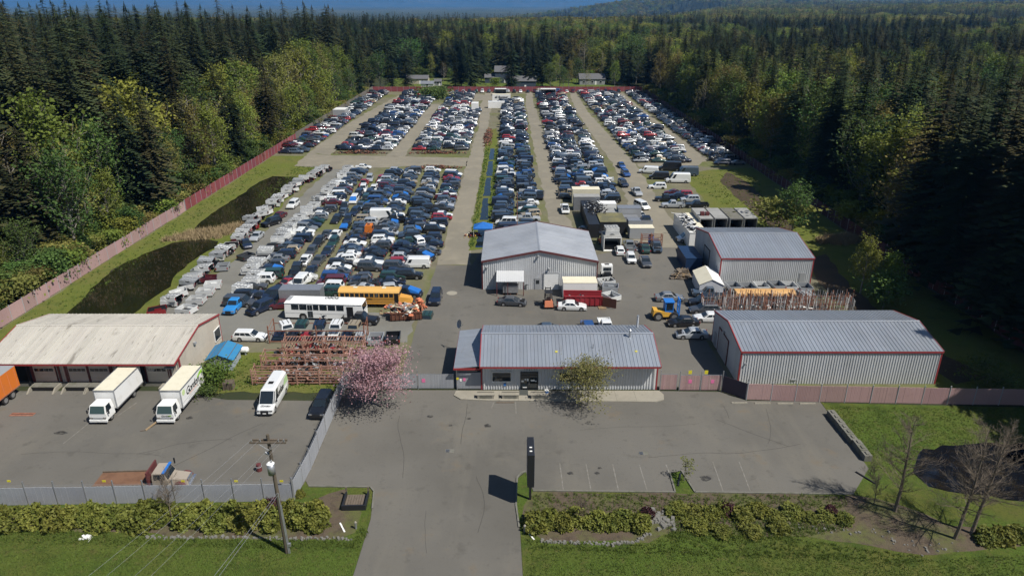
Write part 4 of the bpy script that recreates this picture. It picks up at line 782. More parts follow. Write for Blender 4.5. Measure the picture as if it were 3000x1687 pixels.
row_block([lambda y: 15, lambda y: 19.8, lambda y: 25], 263, 392, 2.4, '', '', 25, ylim=0, stack=.35, gap=.03)
row_block([lambda y: 40 - (y - 210) * .012, lambda y: 45 - (y - 210) * .01, lambda y: 50 - (y - 210) * .005, lambda y: 54.2 if y > 226 else 52.5], 212, 392, 2.4, '', '', 26, ylim=0, gap=.04, stack=.12)
row_block([lambda y: 63.6, lambda y: 68.4], 209, 392, 2.45, '', '', 27, ylim=0, gap=.06)
row_block([lambda y: -73.6, lambda y: -68.8], 226, 392, 2.4, '', '', 28, ylim=0, gap=.05, stack=.15)
row_block([lambda y: -55.6 + (y - 226) * .006, lambda y: -50.4, lambda y: -45.4, lambda y: -41.2], 231, 392, 2.4, '', '', 29, ylim=0, gap=.05, stack=.1)
row_block([lambda y: -31, lambda y: -26, lambda y: -21, lambda y: -16.6], 231, 330, 2.4, '', '', 30, ylim=0, gap=.05, wts=WTS + [('white', 14)])
row_block([lambda y: -31, lambda y: -26.5, lambda y: -22], 336, 388, 2.4, '', '', 32, ylim=0, gap=.05)
row_block([lambda x: -4, lambda x: 2], 350, 362, 2.6, '', '', 33, mix=MIXT)
for i in range(26): FAR.append((rnd.choice(['suv', 'sedan', 'minivan']), pick_col(rnd), -30 + i * 3.5 + rnd.gauss(0, .4), 392.8, 0, math.pi / 2 * rnd.choice([1, -1])))
print('individual cars', n_ind, 'far cars', len(FAR))
# the far rows: too many to take one by one
def far_template(k):
    sp = SPEC[k]; mb = MB(); L, Wd = sp['L'] / 2, sp['W'] / 2
    xs = sorted({-L, *[x for x, _ in sp['top'][1:-1]], L}); rings = []
    for x in xs:
        zt = lerp_tab(sp['top'], x); t = abs(x) / L; w = Wd * (1 - .13 * max(0, (t - .72) / .28) ** 2)
        half = [(w * .95, .26), (w, .6), (w * .93, zt - .04), (w * .5, zt + .01)]
        rings.append([(x, y, z) for y, z in half] + [(x, -y, z) for y, z in reversed(half)])
    n = 8; mb.add([p for q in rings for p in q], [(i * n + j, i * n + (j + 1) % n, (i + 1) * n + (j + 1) % n, (i + 1) * n + j) for i in range(len(rings) - 1) for j in range(n)] + [(0, 1, 2, 3), (4, 5, 6, 7), (0, 3, 4, 7), tuple((len(rings) - 1) * n + q for q in (0, 1, 2, 3)), tuple((len(rings) - 1) * n + q for q in (4, 5, 6, 7)), tuple((len(rings) - 1) * n + q for q in (0, 3, 4, 7))], 0)
    add_cabin(mb, sp)
    if sp.get('bed'):
        b = bed_mb(1.92, Wd, .52, .6, .44, -1.78); mb.add(b.v, b.f)
    nb = len(mb.f)
    for _, w in car_windows(sp): mb.add(w.v, w.f, 1)
    for xw in (sp['wf'], sp['wr']):
        for s in (-1, 1): mb.cyl((xw, s * (Wd - .2), sp['r']), (xw, s * (Wd + .01), sp['r']), sp['r'], n=8, mi=2)
    tris, mi = [], []
    for f, m in zip(mb.f, mb.m):
        for q in range(1, len(f) - 1): tris.append((f[0], f[q], f[q + 1])); mi.append(m)
    me = MB(); me.v = mb.v; me.f = tris; me.m = mi; msh = me.mesh('t', [PAINTA]); v = np.array([x.co for x in msh.vertices]); t = np.array([tuple(p.vertices) for p in msh.polygons]); bpy.data.meshes.remove(msh)
    return v, t, np.array(mi)
if FAR:
    TP = {}; Vs, Fs, Ms, Cs = [], [], [], []; off = 0
    for k, c, x, y, z, rz in FAR:
        if k not in TP: TP[k] = far_template(k)
        v, t, m = TP[k]; ca, sa = math.cos(rz), math.sin(rz); j = rnd.uniform(.75, 1.25); tl = rnd.gauss(0, .05) if z else 0
        w = np.stack([v[:, 0] * ca - v[:, 1] * sa + x, v[:, 0] * sa + v[:, 1] * ca + y, v[:, 2] + z + .02 + v[:, 0] * tl], -1)
        Vs.append(w); Fs.append(t + off); Ms.append(m); Cs.append(np.tile(np.array([*(np.clip(np.array(COLS[c]) * j, 0, .8)), 1.]), (len(v), 1))); off += len(v)
    fo = link(bpy.data.objects.new('salvage_cars', np_mesh('salvage_cars', np.concatenate(Vs), np.concatenate(Fs), [PAINTA, GLASS, TYRE], np.concatenate(Ms), attr=np.concatenate(Cs))))
    tag(fo, 'hundreds of wrecked cars packed in rows across the far yard', 'cars', kind='stuff')
# ------------------------------------------------------------------ trucks, buses, machines
def box_truck(px, py, label, logo=False):
    x, y = G(px, py); o = thing('box_truck', label, 'truck', (x, y, .02), -math.pi / 2, None)     # local +x is the nose; origin at the front bumper
    cb = MB().hexa([(-1.75, -1, .55), (0, -1, .55), (0, 1, .55), (-1.75, 1, .55)], [(-1.75, -.98, 1.5), (.02, -.98, 1.35), (.02, .98, 1.35), (-1.75, .98, 1.5)])
    cb.hexa([(-1.75, -.98, 1.5), (.02, -.98, 1.35), (.02, .98, 1.35), (-1.75, .98, 1.5)], [(-1.7, -.86, 2.3), (-.32, -.86, 2.3), (-.32, .86, 2.3), (-1.7, .86, 2.3)])
    cb.hexa([(-1.7, -.86, 2.3), (-.32, -.86, 2.3), (-.32, .86, 2.3), (-1.7, .86, 2.3)], [(-1.62, -.7, 2.4), (-.5, -.7, 2.4), (-.5, .7, 2.4), (-1.62, .7, 2.4)]); cab_ = cb.build('cab', WHITE, o)
    MB().quad([(.04, -.88, 1.42), (.04, .88, 1.42), (-.27, .78, 2.24), (-.27, -.78, 2.24)]).build('windshield', GLASSG, cab_)
    for s in (-1, 1):
        MB().quad([(-.15, s * .99, 1.45), (-1.2, s * 1.0, 1.5), (-1.2, s * .89, 2.22), (-.4, s * .89, 2.22)]).build('side_window', GLASS, cab_)
        MB().box(-.25, -.1, s * 1.25 - .05, s * 1.25 + .05, 1.35, 1.75).bar((-.2, s * .98, 1.6), (-.2, s * 1.25, 1.6), .03).build('mirror', BLACK, cab_); MB().box(-.03, .06, s * .75 - .17, s * .75 + .17, .72, .98).build('headlight', CHROME, cab_)
    MB().box(-.05, .14, -1.02, 1.02, .38, .66).build('bumper', WHITE, o); MB().box(.0, .06, -.55, .55, .72, .92).build('grille', GREYP, o); MB().box(.14, .155, -.16, .16, .46, .58).build('number_plate', SIGNW, o)
    MB().box(-7.9, -1.0, -.45, .45, .55, .8).build('chassis', DARK, o)
    bx_ = MB().box(-8.1, -2.0, -1.2, 1.2, .95, 3.28).build('cargo_box', WHITE, o)
    MB().box(-8.08, -2.02, -1.17, 1.17, 3.282, 3.3).build('box_roof', CREAM, bx_)
    for s in (-1, 1): MB().box(-8.12, -1.98, s * 1.2 - .04, s * 1.2 + .04, 3.2, 3.32).box(-8.12, -1.98, s * 1.2 - .03, s * 1.2 + .03, .9, 1.05).build('side_rail', STEEL, bx_)
    MB().box(-2.04, -1.96, -1.22, -1.12, .95, 3.3).box(-2.04, -1.96, 1.12, 1.22, .95, 3.3).box(-2.04, -1.96, -1.12, 1.12, 3.15, 3.3).build('front_frame', STEEL, bx_)
    for xw, off in ((-1.0, .92), (-6.1, 1.0), (-6.1, .72)):
        for s in (-1, 1): part('wheel', wheel_mesh(.42, .26), o, (xw, s * (off - .1), .42))
    if logo:
        part('lettering', text_mesh('Gordon', 1.25, INK, .35, .85, .02), bx_, (-5.0, 1.215, 2.25), (UP, 0, math.pi)); MB().box(-6.2, -3.9, 1.205, 1.213, 1.68, 1.74).build('print_line', CORAL, bx_); MB().box(-5.8, -3.6, 1.205, 1.213, 1.24, 1.3).build('print_line', GREYP, bx_)
        MB().quad([(-8.0, 1.213, 2.5), (-8.0, 1.213, 3.0), (-7.2, 1.213, 2.95), (-6.5, 1.213, 2.6), (-6.4, 1.213, 2.3), (-7.2, 1.213, 2.55)]).build('green_swoosh', LIME, bx_)
        MB().cyl((-2.7, 1.205, 2.65), (-2.7, 1.217, 2.65), .36, n=14).build('round_emblem', mat('pale_lime', (.5, .62, .3), .5), bx_); MB().box(-7.9, -2.1, 1.205, 1.213, 1.5, 1.54).build('stripe', GREYP, bx_)
        part('lettering', text_mesh('Gordon', .34, INK, .35, .85), cab_, (.065, .05, 1.15), (UP, 0, math.pi / 2)); MB().quad([(.06, .3, 1.2), (.06, .75, 1.25), (.06, .75, 1.12), (.06, .35, 1.1)]).build('green_swoosh', LIME, cab_)
        part('lettering', text_mesh('#26', .36, INK, .1), bx_, (-7.3, 1.215, 1.85), (UP, 0, math.pi))
    return o
box_truck(293, 1243, 'plain white box truck backed up to the loading docks'); box_truck(489, 1243, 'white box truck with black lettering and a green swoosh on its side', True)
x, y = G(776, 1222); v = car('high_roof_van', 'white', x, y + 3.35, -math.pi / 2, 'white delivery van with script lettering parked beside the rusty racks')
part('lettering', text_mesh('Gordon', .42, INK, .35, .85), v, (2.72, 0, 1.13), (R(15), 0, math.pi / 2)); part('lettering', text_mesh('Gordon', .95, INK, .35, .85, .01), v, (.2, 1.0, 1.65), (R(80), 0, math.pi)); MB().quad([(-3.0, .97, 1.4), (-3.0, .93, 2.2), (-2.0, .93, 2.2), (-1.3, .97, 1.5)]).build('green_swoosh', mat('sage_print', (.35, .5, .25), .5), v)
MB().box(-.3, .3, -.3, .3, 2.7, 2.74).build('roof_hatch', DARK, v); MB().box(3.31, 3.33, -.2, .2, .4, .52).build('number_plate', SIGNW, v); [MB().box(1.9, 2.1, s * 1.15 - .06, s * 1.15 + .06, 1.3, 1.6).build('mirror', BLACK, v) for s in (-1, 1)]
# orange semi trailer
o = thing('semi_trailer', 'bright orange semi trailer with grey roof backed into the leftmost dock', 'trailer', (-62.4, 76.0, .02), -math.pi / 2)
b = MB().box(0, 14, -1.28, 1.28, 1.1, 3.75).build('trailer_box', ORANGE, o); MB().box(-.02, 14.02, -1.26, 1.26, 3.752, 3.79).build('trailer_roof', GREYP, b)
for i in range(12): MB().box(.3 + i * 1.2, .34 + i * 1.2, 1.28, 1.295, 1.2, 3.7).build('seam', CORAL, b)
MB().box(0, 14, 1.22, 1.3, 1.02, 1.15).build('side_rail', RUST, o); MB().box(.5, 13, -.5, .5, .8, 1.1).build('chassis', DARK, o)
for xw in (1.4, 2.7):
    for s in (-1, 1): part('wheel', wheel_mesh(.5, .3), o, (xw, s * 1.05, .5))
# flatbed tow truck behind the front fence
x, y = G(447, 1418); o = thing('flatbed_truck', 'maroon and tan flatbed tow truck behind the grey street fence', 'truck', (x, y - .5, .02), R(3)); o.scale = (.95, .95, .86)
MB().box(-5.2, .4, -1.25, 1.25, 1.15, 1.28).build('flat_deck', mat('rusty_deck', (.16, .085, .05), .85, layers=[(1, 5, (.1, .05, .03), .45, .65, .7)]), o); [MB().box(-5.2, .4, s * 1.25 - .05, s * 1.25 + .05, 1.1, 1.45).build('deck_rail', OLDW, o) for s in (-1, 1)]
MB().box(.45, .6, -1.2, 1.2, 1.0, 2.9).build('headboard', MAROON, o)
cb = MB().hexa([(.9, -1.05, .9), (2.5, -1.05, .9), (2.5, 1.05, .9), (.9, 1.05, .9)], [(.9, -1.05, 1.75), (2.5, -1.05, 1.7), (2.5, 1.05, 1.7), (.9, 1.05, 1.75)]).hexa([(.9, -1.05, 1.75), (2.5, -1.05, 1.7), (2.5, 1.05, 1.7), (.9, 1.05, 1.75)], [(.95, -.95, 2.6), (2.1, -.95, 2.6), (2.1, .95, 2.6), (.95, .95, 2.6)]).build('cab', mat('tan_metallic', (.36, .31, .25), .4, .2), o)
MB().box(2.0, 2.25, -1.0, 1.0, 2.6, 2.72).build('sun_visor', BLUEP, cb); MB().quad([(2.52, -.95, 1.78), (2.52, .95, 1.78), (2.16, .88, 2.54), (2.16, -.88, 2.54)]).build('windshield', GLASS, cb); [MB().quad([(1.1, s * 1.065, 1.8), (2.2, s * 1.065, 1.8), (1.95, s * .985, 2.5), (1.1, s * .985, 2.5)]).build('side_window', GLASS, cb) for s in (-1, 1)]
MB().hexa([(2.5, -.9, .8), (4.3, -.75, .8), (4.3, .75, .8), (2.5, .9, .8)], [(2.5, -.8, 1.7), (4.2, -.62, 1.5), (4.2, .62, 1.5), (2.5, .8, 1.7)]).build('engine_hood', MATS['tan_metallic'], o); MB().box(4.25, 4.36, -.6, .6, .75, 1.5).build('grille', CHROME, o); MB().box(4.25, 4.5, -1.15, 1.15, .45, .75).build('bumper', CHROME, o)
for s in (-1, 1):
    MB().ex([(3.0, .75), (3.1, 1.2), (3.5, 1.35), (3.95, 1.25), (4.2, .8)], 'y', min(s * .75, s * 1.18), max(s * .75, s * 1.18)).build('fender', MAROON, o); MB().box(2.3, 2.42, s * 1.4 - .06, s * 1.4 + .06, 2.2, 2.9).build('mirror', BLACK, o)
    for xw in (3.6, -3.2, -2.1): part('wheel', wheel_mesh(.5, .3), o, (xw, s * .98, .5))
MB().box(-5, 3.5, -.4, .4, .6, 1.1).build('chassis', DARK, o)
# buses
x, y = -28.6, 98.6; o = thing('transit_bus', 'white transit bus with dark windows and 0806 painted on its roof', 'bus', (x, y, .02), R(-4))
MB().box(-6.1, 6.1, -1.25, 1.25, .4, 1.6).build('body', WHITE, o)
b = MB().hexa([(-6.1, -1.25, 1.6), (6.1, -1.25, 1.6), (6.1, 1.25, 1.6), (-6.1, 1.25, 1.6)], [(-6.0, -1.2, 2.75), (5.9, -1.2, 2.75), (5.9, 1.2, 2.75), (-6.0, 1.2, 2.75)]).build('upper_body', WHITE, o)
rf = MB().hexa([(-6.05, -1.28, 2.75), (6.0, -1.28, 2.75), (6.0, 1.28, 2.75), (-6.05, 1.28, 2.75)], [(-5.8, -1.0, 3.05), (5.8, -1.0, 3.05), (5.8, 1.0, 3.05), (-5.8, 1.0, 3.05)]).build('roof', WHITE, o)
part('lettering', text_mesh('0806', 1.1, INK, .1, 1.0, .02), rf, (.9, .45, 3.056), (0, 0, 0)); [MB().box(a, a + .5, -.3, .3, 3.05, 3.12).build('roof_hatch', WHITE, rf) for a in (-3.2, 3.6)]; MB().box(-5.8, -5.2, -.8, .8, 3.05, 3.08).build('roof_vent', GREYP, rf)
for s in (-1, 1):
    for a, w in ((-5.0, 1.15), (-3.75, 1.15), (-1.6, .85), (-.6, 1.15), (.7, 1.15), (2.0, 1.15)): MB().quad([(a, s * 1.26, 1.7), (a + w, s * 1.26, 1.7), (a + w, s * 1.22, 2.55), (a, s * 1.22, 2.55)]).build('side_window', GLASS, b)
for a, w in ((-2.5, .38), (-2.08, .38)): MB().box(a, a + w, -1.275, -1.255, .5, 1.5).quad([(a, -1.268, 1.65), (a + w, -1.268, 1.65), (a + w, -1.235, 2.5), (a, -1.235, 2.5)]).build('door_pane', GLASS, o)
MB().box(3.6, 4.6, -1.275, -1.255, .5, 2.4).build('front_door', DARK, o); MB().quad([(6.11, -1.1, 1.5), (6.11, 1.1, 1.5), (5.95, 1.05, 2.65), (5.95, -1.05, 2.65)]).build('windshield', GLASS, o)
MB().bar((-6, -1.262, 1.15), (6, -1.262, 1.15), .012, .03).build('belt_trim', GREYP, o)
for xw in (-3.3, 3.2 + 1.2 - .2):
    for s in (-1, 1): part('wheel', wheel_mesh(.48, .3), o, (xw, s * 1.13, .48)); MB().cyl((xw, s * 1.24, .55), (xw, s * 1.256, .55), .62, n=14).build('wheel_arch', DARK, o)
x, y = -21.9, 103.4; o = thing('school_bus', 'yellow school bus with faded roof parked behind the white transit bus', 'bus', (x, y, .02), R(-2))
MB().box(-5.6, 4.0, -1.2, 1.2, .65, 1.75).build('body', YELLOW, o); b = MB().hexa([(-5.6, -1.2, 1.75), (4.0, -1.2, 1.75), (4.0, 1.2, 1.75), (-5.6, 1.2, 1.75)], [(-5.6, -1.17, 2.55), (3.9, -1.17, 2.55), (3.9, 1.17, 2.55), (-5.6, 1.17, 2.55)]).build('upper_body', YELLOW, o)
pts = [(-1.2, 2.55), (-1.05, 2.78), (-.7, 2.95), (0, 3.02), (.7, 2.95), (1.05, 2.78), (1.2, 2.55)]; rf = MB().ex(pts, 'x', -5.65, 4.1).build('roof', BUSROOF, o); [MB().box(a, a + .6, -.3, .3, 3.0, 3.06).build('roof_hatch', CREAM, rf) for a in (-3.4, 1.2)]
for s in (-1, 1):
    for i in range(11): MB().quad([(-5.3 + i * .78, s * 1.205, 1.82), (-4.68 + i * .78, s * 1.205, 1.82), (-4.68 + i * .78, s * 1.185, 2.45), (-5.3 + i * .78, s * 1.185, 2.45)]).build('side_window', GLASS, b)
    for z in (1.0, 1.35, 1.62): MB().box(-5.6, 3.9, min(s * 1.2, s * 1.215), max(s * 1.2, s * 1.215), z, z + .05).build('rub_rail', BLACK, o)
    for xw in (-3.2, 4.7): part('wheel', wheel_mesh(.48, .28), o, (xw, s * 1.05, .48))
part('lettering', text_mesh('SCHOOLS', .26, INK), o, (-.8, -1.222, 1.5), (UP, 0, 0)); MB().box(3.3, 3.95, -1.225, -1.2, .7, 2.5).build('door', DARK, o)
MB().hexa([(4.0, -.95, .7), (6.0, -.75, .7), (6.0, .75, .7), (4.0, .95, .7)], [(4.0, -.8, 1.75), (5.7, -.55, 1.5), (5.7, .55, 1.5), (4.0, .8, 1.75)]).build('engine_hood', YELLOW, o); MB().quad([(4.02, -1.05, 1.8), (4.02, 1.05, 1.8), (3.95, 1.0, 2.5), (3.95, -1.0, 2.5)]).build('windshield', GLASS, o); MB().box(5.95, 6.2, -1.1, 1.1, .5, .78).build('bumper', BLACK, o); MB().box(-5.5, 5.8, -.5, .5, .45, .7).build('chassis', DARK, o)
# containers, trailers and storage boxes
def container(label, x0, x1, y0, y1, h, wm, rm, openf=False, ribs=True, z0=.0, rz=0., name='storage_container', cat='container', group=None, wheels=False):
    cx_, cy_ = (x0 + x1) / 2, (y0 + y1) / 2; o = thing(name, label, cat, (cx_, cy_, z0), rz, group); a, b, c, d = x0 - cx_, x1 - cx_, y0 - cy_, y1 - cy_
    zb = .9 if wheels else .05; t = .06
    MB().box(a, a + t, c, d, zb, h).box(b - t, b, c, d, zb, h).box(a + t, b - t, d - t, d, zb, h).box(a + t, b - t, c + t, d - t, zb, zb + t).build('shell', wm, o)
    if openf: MB().box(a, b, c - .05, c, h - .18, h).box(a, a + .12, c - .05, c, zb, h - .18).box(b - .12, b, c - .05, c, zb, h - .18).build('door_frame', wm, o); MB().box(a + .3, b - .3, c + .8, d - .5, zb + .07, zb + 1.0).build('contents', DARK, o)
    else: MB().box(a + t, b - t, c, c + t, zb, h).build('end_door', wm, o)
    r_ = MB().box(a - .02, b + .02, c - .02, d + .02, h, h + .07).build('roof', rm, o)
    if ribs:
        n = max(2, int((d - c) / .9))
        for i in range(n):
            yy = c + (d - c) * (i + .5) / n; MB().box(a - .04, a, yy - .05, yy + .05, zb, h - .05).box(b, b + .04, yy - .05, yy + .05, zb, h - .05).build('side_rib', wm, o)
        for i in range(n): yy = c + (d - c) * (i + .5) / n; MB().box(a, b, yy - .03, yy + .03, h + .07, h + .09).build('roof_rib', rm, r_)
    if wheels:
        for yy in (c + 1.0, c + 2.0):
            for xx in (a + .25, b - .25): part('wheel', wheel_mesh(.45, .28), o, (xx, yy, .45), (0, 0, math.pi / 2))
        MB().box(a + .6, b - .6, c, d, .6, .9).build('chassis', DARK, o)
    return o
TG = mat('trailer_grey_roof', (.28, .28, .27), .7, layers=[(.5, 5, (.18, .18, .17), .45, .68, .6)])
for i in range(4):
    x0 = 39.0 + i * 3.1; container(('open-ended grey trailer with red boxes on its roof', 'open-ended grey trailer second from the one with red boxes', 'open-ended trailer with darker roof between two pale roofed ones', 'open-ended grey trailer nearest the forest in the row of trailers')[i], x0, x0 + 2.7, 139.6 + .3 * (i % 2), 147.6, 3.7, STEEL, TG if i != 2 else CONCD, True, name='open_trailer', cat='trailer', group='open trailers behind the rear warehouse', wheels=False)
o = thing('red_boxes', 'pair of dark red machine boxes on a grey trailer roof', 'boxes', (40.4, 141.8, 3.86)); MB().box(-.9, -.1, -.4, .4, -.05, .7).build('box', MAROON, o); MB().box(.2, .95, -.3, .5, -.05, .6).build('box', MAROON, o)
container('long pale box container piled with canopies along the gravel lane', 35.0, 37.5, 131.5, 146, 3.0, WHITE, TG); container('white panel box next to the piled container on the lane', 37.6, 38.9, 136, 147, 2.8, WHITE, CREAM)
container('navy blue steel container beside the rear warehouse', 31.3, 34.3, 118.5, 125.5, 2.5, NAVY, NAVY)
CL = 'storage boxes between the workshops'
for lab, x0, x1, y0, y1, h, wm, rm, op in [('tan-roofed trailer box at the back of the storage cluster', 14.6, 21.2, 165, 168, 3.4, CREAM, CREAM, 0), ('grey-roofed trailer box carrying old tyres', 14.4, 20.5, 158.5, 161.3, 3.3, STEEL, TG, 0), ('white truck body with a rounded front in the storage cluster', 19.5, 23.6, 153.5, 156.2, 3.0, WHITE, WHITE, 0), ('light blue grey storage shed box with tall roof', 23.2, 28.2, 147.6, 150.4, 3.6, GREYP, STEEL, 0), ('small light grey open box in front of the tall one', 23.6, 27.2, 145.2, 147.2, 2.3, GREYP, STEEL, 0), ('grey steel container with a dark truck cap on its roof', 24.5, 29.6, 141.5, 144, 2.6, GREYP, STEEL, 0), ('beige-topped grey box at the front of the storage cluster', 24.2, 29.2, 137.4, 139.9, 2.3, GREYP, CREAM, 0), ('mossy roofed dark container in the storage cluster', 18.3, 23.8, 139.8, 146.5, 2.9, BLACK, mat('mossy_roof', (.12, .115, .07), .9, layers=[(.5, 5, (.2, .18, .08), .45, .65, .7)]), 0), ('white-topped low box with tyres piled on it', 18.6, 23, 147.5, 151.5, 2.7, GREYP, TG, 0)]:
    container(lab, x0, x1, y0, y1, h, wm, rm, bool(op), group=CL, name='storage_box', cat='storage box')
container('open white container with two pickup beds on its roof', 17.9, 21.3, 129.6, 133.5, 2.9, WHITE, TG, True, name='open_container')
container('long dark container wall along the middle lane', 15.8, 18.0, 138, 157, 2.9, BLACK, BLACK, ribs=True)
container('grey cargo box body with a ladder rack on its roof', -37.2, -30.6, 103.0, 105.5, 2.7, STEEL, STEEL, ribs=False, name='truck_box', cat='truck box')
container('long white camper body with a yellowed roof behind the red dumpster', 8.4, 14.0, 106.3, 109.2, 2.6, WHITE, CREAM, ribs=False, name='camper_body', cat='camper')
container('white site office trailer with black lettering at the far end of the yard', -9.7, -.7, 355, 358.4, 3.3, WHITE, CREAM, ribs=False, name='office_trailer', cat='trailer'); o = bpy.data.objects['office_trailer']; part('lettering', text_mesh('all Bumper', 1.5, INK, .05, 1, .03), o, (0., -1.76, 2.1), (UP, 0, 0))
container('plain white long trailer in front of the site office trailer', -11.0, -3.4, 331, 334, 2.9, WHITE, WHITE, ribs=False, name='white_trailer', cat='trailer'); container('white box trailer standing alone on the far drive', -18.2, -15.2, 321, 327, 3.4, WHITE, WHITE, ribs=False, name='white_trailer', cat='trailer', wheels=True); container('grey box trailer against the left board fence', -74.5, -69.5, 297, 304, 4.0, GREYP, WHITE, ribs=False, name='grey_trailer', cat='trailer')
for x0, c, w in ((15, WHITE, 4), (-9, GREYP, 3)): container('white rooftop shelter over parts at the far fence' if c is WHITE else 'grey utility box body parked by the far drive', x0, x0 + w * 2, 378, 382, 3.4, c, WHITE, True, ribs=False, name='parts_shelter', cat='shelter')
# dumpsters
def dumpster(label, x, y, rz, L, Wd, h, m, door=True):
    o = thing('dumpster', label, 'dumpster', (x, y, .02), rz); a, b = L / 2, Wd / 2
    MB().box(-a, a, -b, -b + .08, .15, h).box(-a, a, b - .08, b, .15, h).box(-a, -a + .08, -b, b, .15, h).box(-a, a, -b, b, .15, .25).build('hull', m, o)
    for i in range(8): xx = -a + .3 + i * (L - .6) / 7; MB().box(xx - .06, xx + .06, -b - .09, -b, .2, h - .1).box(xx - .06, xx + .06, b, b + .09, .2, h - .1).build('side_rib', m, o)
    for s in (-1, 1): MB().box(-a, a, s * b - .1, s * b + .1, h - .08, h + .06).build('top_rail', m, o); MB().box(-a, a, s * .5 - .1, s * .5 + .1, 0, .15).build('skid', BROWNR, o)
    if door: MB().box(-.04, .04, 0, Wd * .95, .2, h).build('end_gate', BROWNR, o, (a, -b - .1, 0), (0, 0, R(-115)))
    else: MB().box(a - .08, a, -b, b, .15, h).build('end_gate', m, o)
    return o
dumpster('long red roll-off dumpster with its end gate open by the workshop', 11.4, 103.9, R(-2), 6.2, 2.4, 1.75, REDP); dumpster('rust brown dumpster overflowing with scrap beside the school bus', -16.3, 98.4, R(7), 4.8, 2.3, 1.35, BROWNR, False)
def junk(name, label, cat, cx_, cy_, z0, sx, sy, sz, n, mats, seed, kind='stuff', parent=None, smin=.1, smax=.6):
    r = random.Random(seed); mb = MB()
    for i in range(n):
        t = r.random(); x = r.gauss(0, .45) * sx; y = r.gauss(0, .45) * sy; x = max(-sx, min(sx, x)); y = max(-sy, min(sy, y)); z = z0 + r.random() * sz * max(0.15, 1 - (x / sx) ** 2 * .8 - (y / sy) ** 2 * .5)
        a, b, c = r.uniform(smin, smax), r.uniform(smin, smax * .7), r.uniform(.04, .25); mi = r.randrange(len(mats)); th = r.random() * 6.28; ph = r.gauss(0, .5)
        if t < .35: mb.bar((x - a * math.cos(th), y - a * math.sin(th), max(z0, z - a * ph)), (x + a * math.cos(th), y + a * math.sin(th), max(z0 + .03, z + a * ph)), c * .4, c * .4, mi)
        else: mb.bar((x - a * .5 * math.cos(th), y - a * .5 * math.sin(th), max(z0, z - a * .3 * ph)), (x + a * .5 * math.cos(th), y + a * .5 * math.sin(th), max(z0 + .03, z + a * .3 * ph)), b, c, mi)
    o = mb.build(name, mats); o.location = (cx_, cy_, 0); return tag(o, label, cat, kind=kind)
SCR = [RUST, STEEL, BLACK, WHITE, GREYP, BROWNR]
junk('scrap_heap', 'heap of pale scrap and panels spilling over the brown dumpster', 'scrap', -17.0, 98.6, 1.0, 3.2, 1.5, 1.3, 150, [WHITE, CREAM, STEEL, RUST, CORAL, WOOD], 1, smax=1.0); junk('scrap_parts', 'loose metal parts lying in the red dumpster', 'scrap', 10.6, 103.9, .3, 2.4, .9, 1.2, 60, [STEEL, GREYP, BLACK, RUST], 2, smax=.7)
junk('scrap_parts', 'stripped axles and engine parts heaped by the white tarp shed', 'scrap', *G(2065, 862), .02, 2.2, .9, 1.0, 70, [BLACK, DARK, GREYP, RUST], 3)
junk('timber_pile', 'pile of broken boards beside the white tarp shed', 'timber', *G(1995, 812), .02, 1.6, 1.6, 1.1, 60, [WOOD, OLDW, OLDW], 4, smax=1.3); junk('scrap_parts', 'tyres and cut parts heaped on the dark container roofs', 'scrap', 18.6, 150.5, 2.9, 2.6, 5.5, .8, 170, [TYRE, DARK, GREYP, BLACK], 5, smax=.7); junk('scrap_parts', 'truck canopies and pipes heaped on the container by the lane', 'scrap', 36.3, 139, 3.0, 1.3, 6.5, .9, 110, [WHITE, WHITE, STEEL, NAVY, DARK], 6, smax=1.3)
junk('car_parts', 'bumpers and trim stacked behind the open white container', 'scrap', 24.2, 131.5, .02, 2.2, 1.6, 1.5, 130, [BLACK, GREYP, STEEL, RUST, DARK], 7, smax=.9); junk('scrap_parts', 'odd parts around the blue shelter by the ditch', 'scrap', *G(1385, 690), .02, 1.8, 1.5, .7, 60, [RUST, BLACK, YELM, CREAM, REDP], 8); junk('broken_parts', 'bundle of orange steel tines standing beside the brown dumpster', 'scrap', *G(1228, 905), .2, .9, .7, 1.8, 70, [CORAL], 9, smax=.9)
junk('engine_parts', 'dark engines and transmissions piled along the cross lane', 'scrap', -49, 226.3, .05, 8.5, 1.4, .9, 330, [RUST, BROWNR, BROWNR, OLDW, BLACK], 10, smax=.8); junk('engine_parts', 'brown axle scrap edging the middle far block', 'scrap', -24, 226.3, .05, 9.0, 1.4, .9, 330, [RUST, BROWNR, BROWNR, OLDW, BLACK], 11, smax=.8); junk('engine_parts', 'brown axle scrap along the near side of the cross lane', 'scrap', -23, 204.2, .05, 8, 1.2, .9, 260, [RUST, BROWNR, OLDW, BLACK], 12, smax=.8); junk('engine_parts', 'long brown heap of axles beside the main drive', 'scrap', -8.6, 255, .05, 1.5, 17, 1.5, 420, [RUST, BROWNR, BROWNR, OLDW], 13, smax=.9)
junk('car_parts', 'assorted parts lying on the middle rusty rack', 'scrap', -27.5, 82.5, .3, 5.5, 1.2, 1.3, 380, [RUST, RUSTP, BROWNR, BLACK, GREYP, STEEL], 14, smax=.7); junk('car_parts', 'assorted parts lying on the rear rusty rack', 'scrap', -27, 86.3, .3, 5.5, 1.0, 1.5, 300, [RUST, RUSTP, BROWNR, BLACK, GREYP, REDP], 15, smax=.8); junk('car_parts', 'small parts lying on the front rusty rack shelves', 'scrap', -27.2, 78.6,   .2, 5.3, .8, 1.7, 420, [RUST, RUSTP, BROWNR, BLACK, OLDW, GREYP], 16, smax=.5)
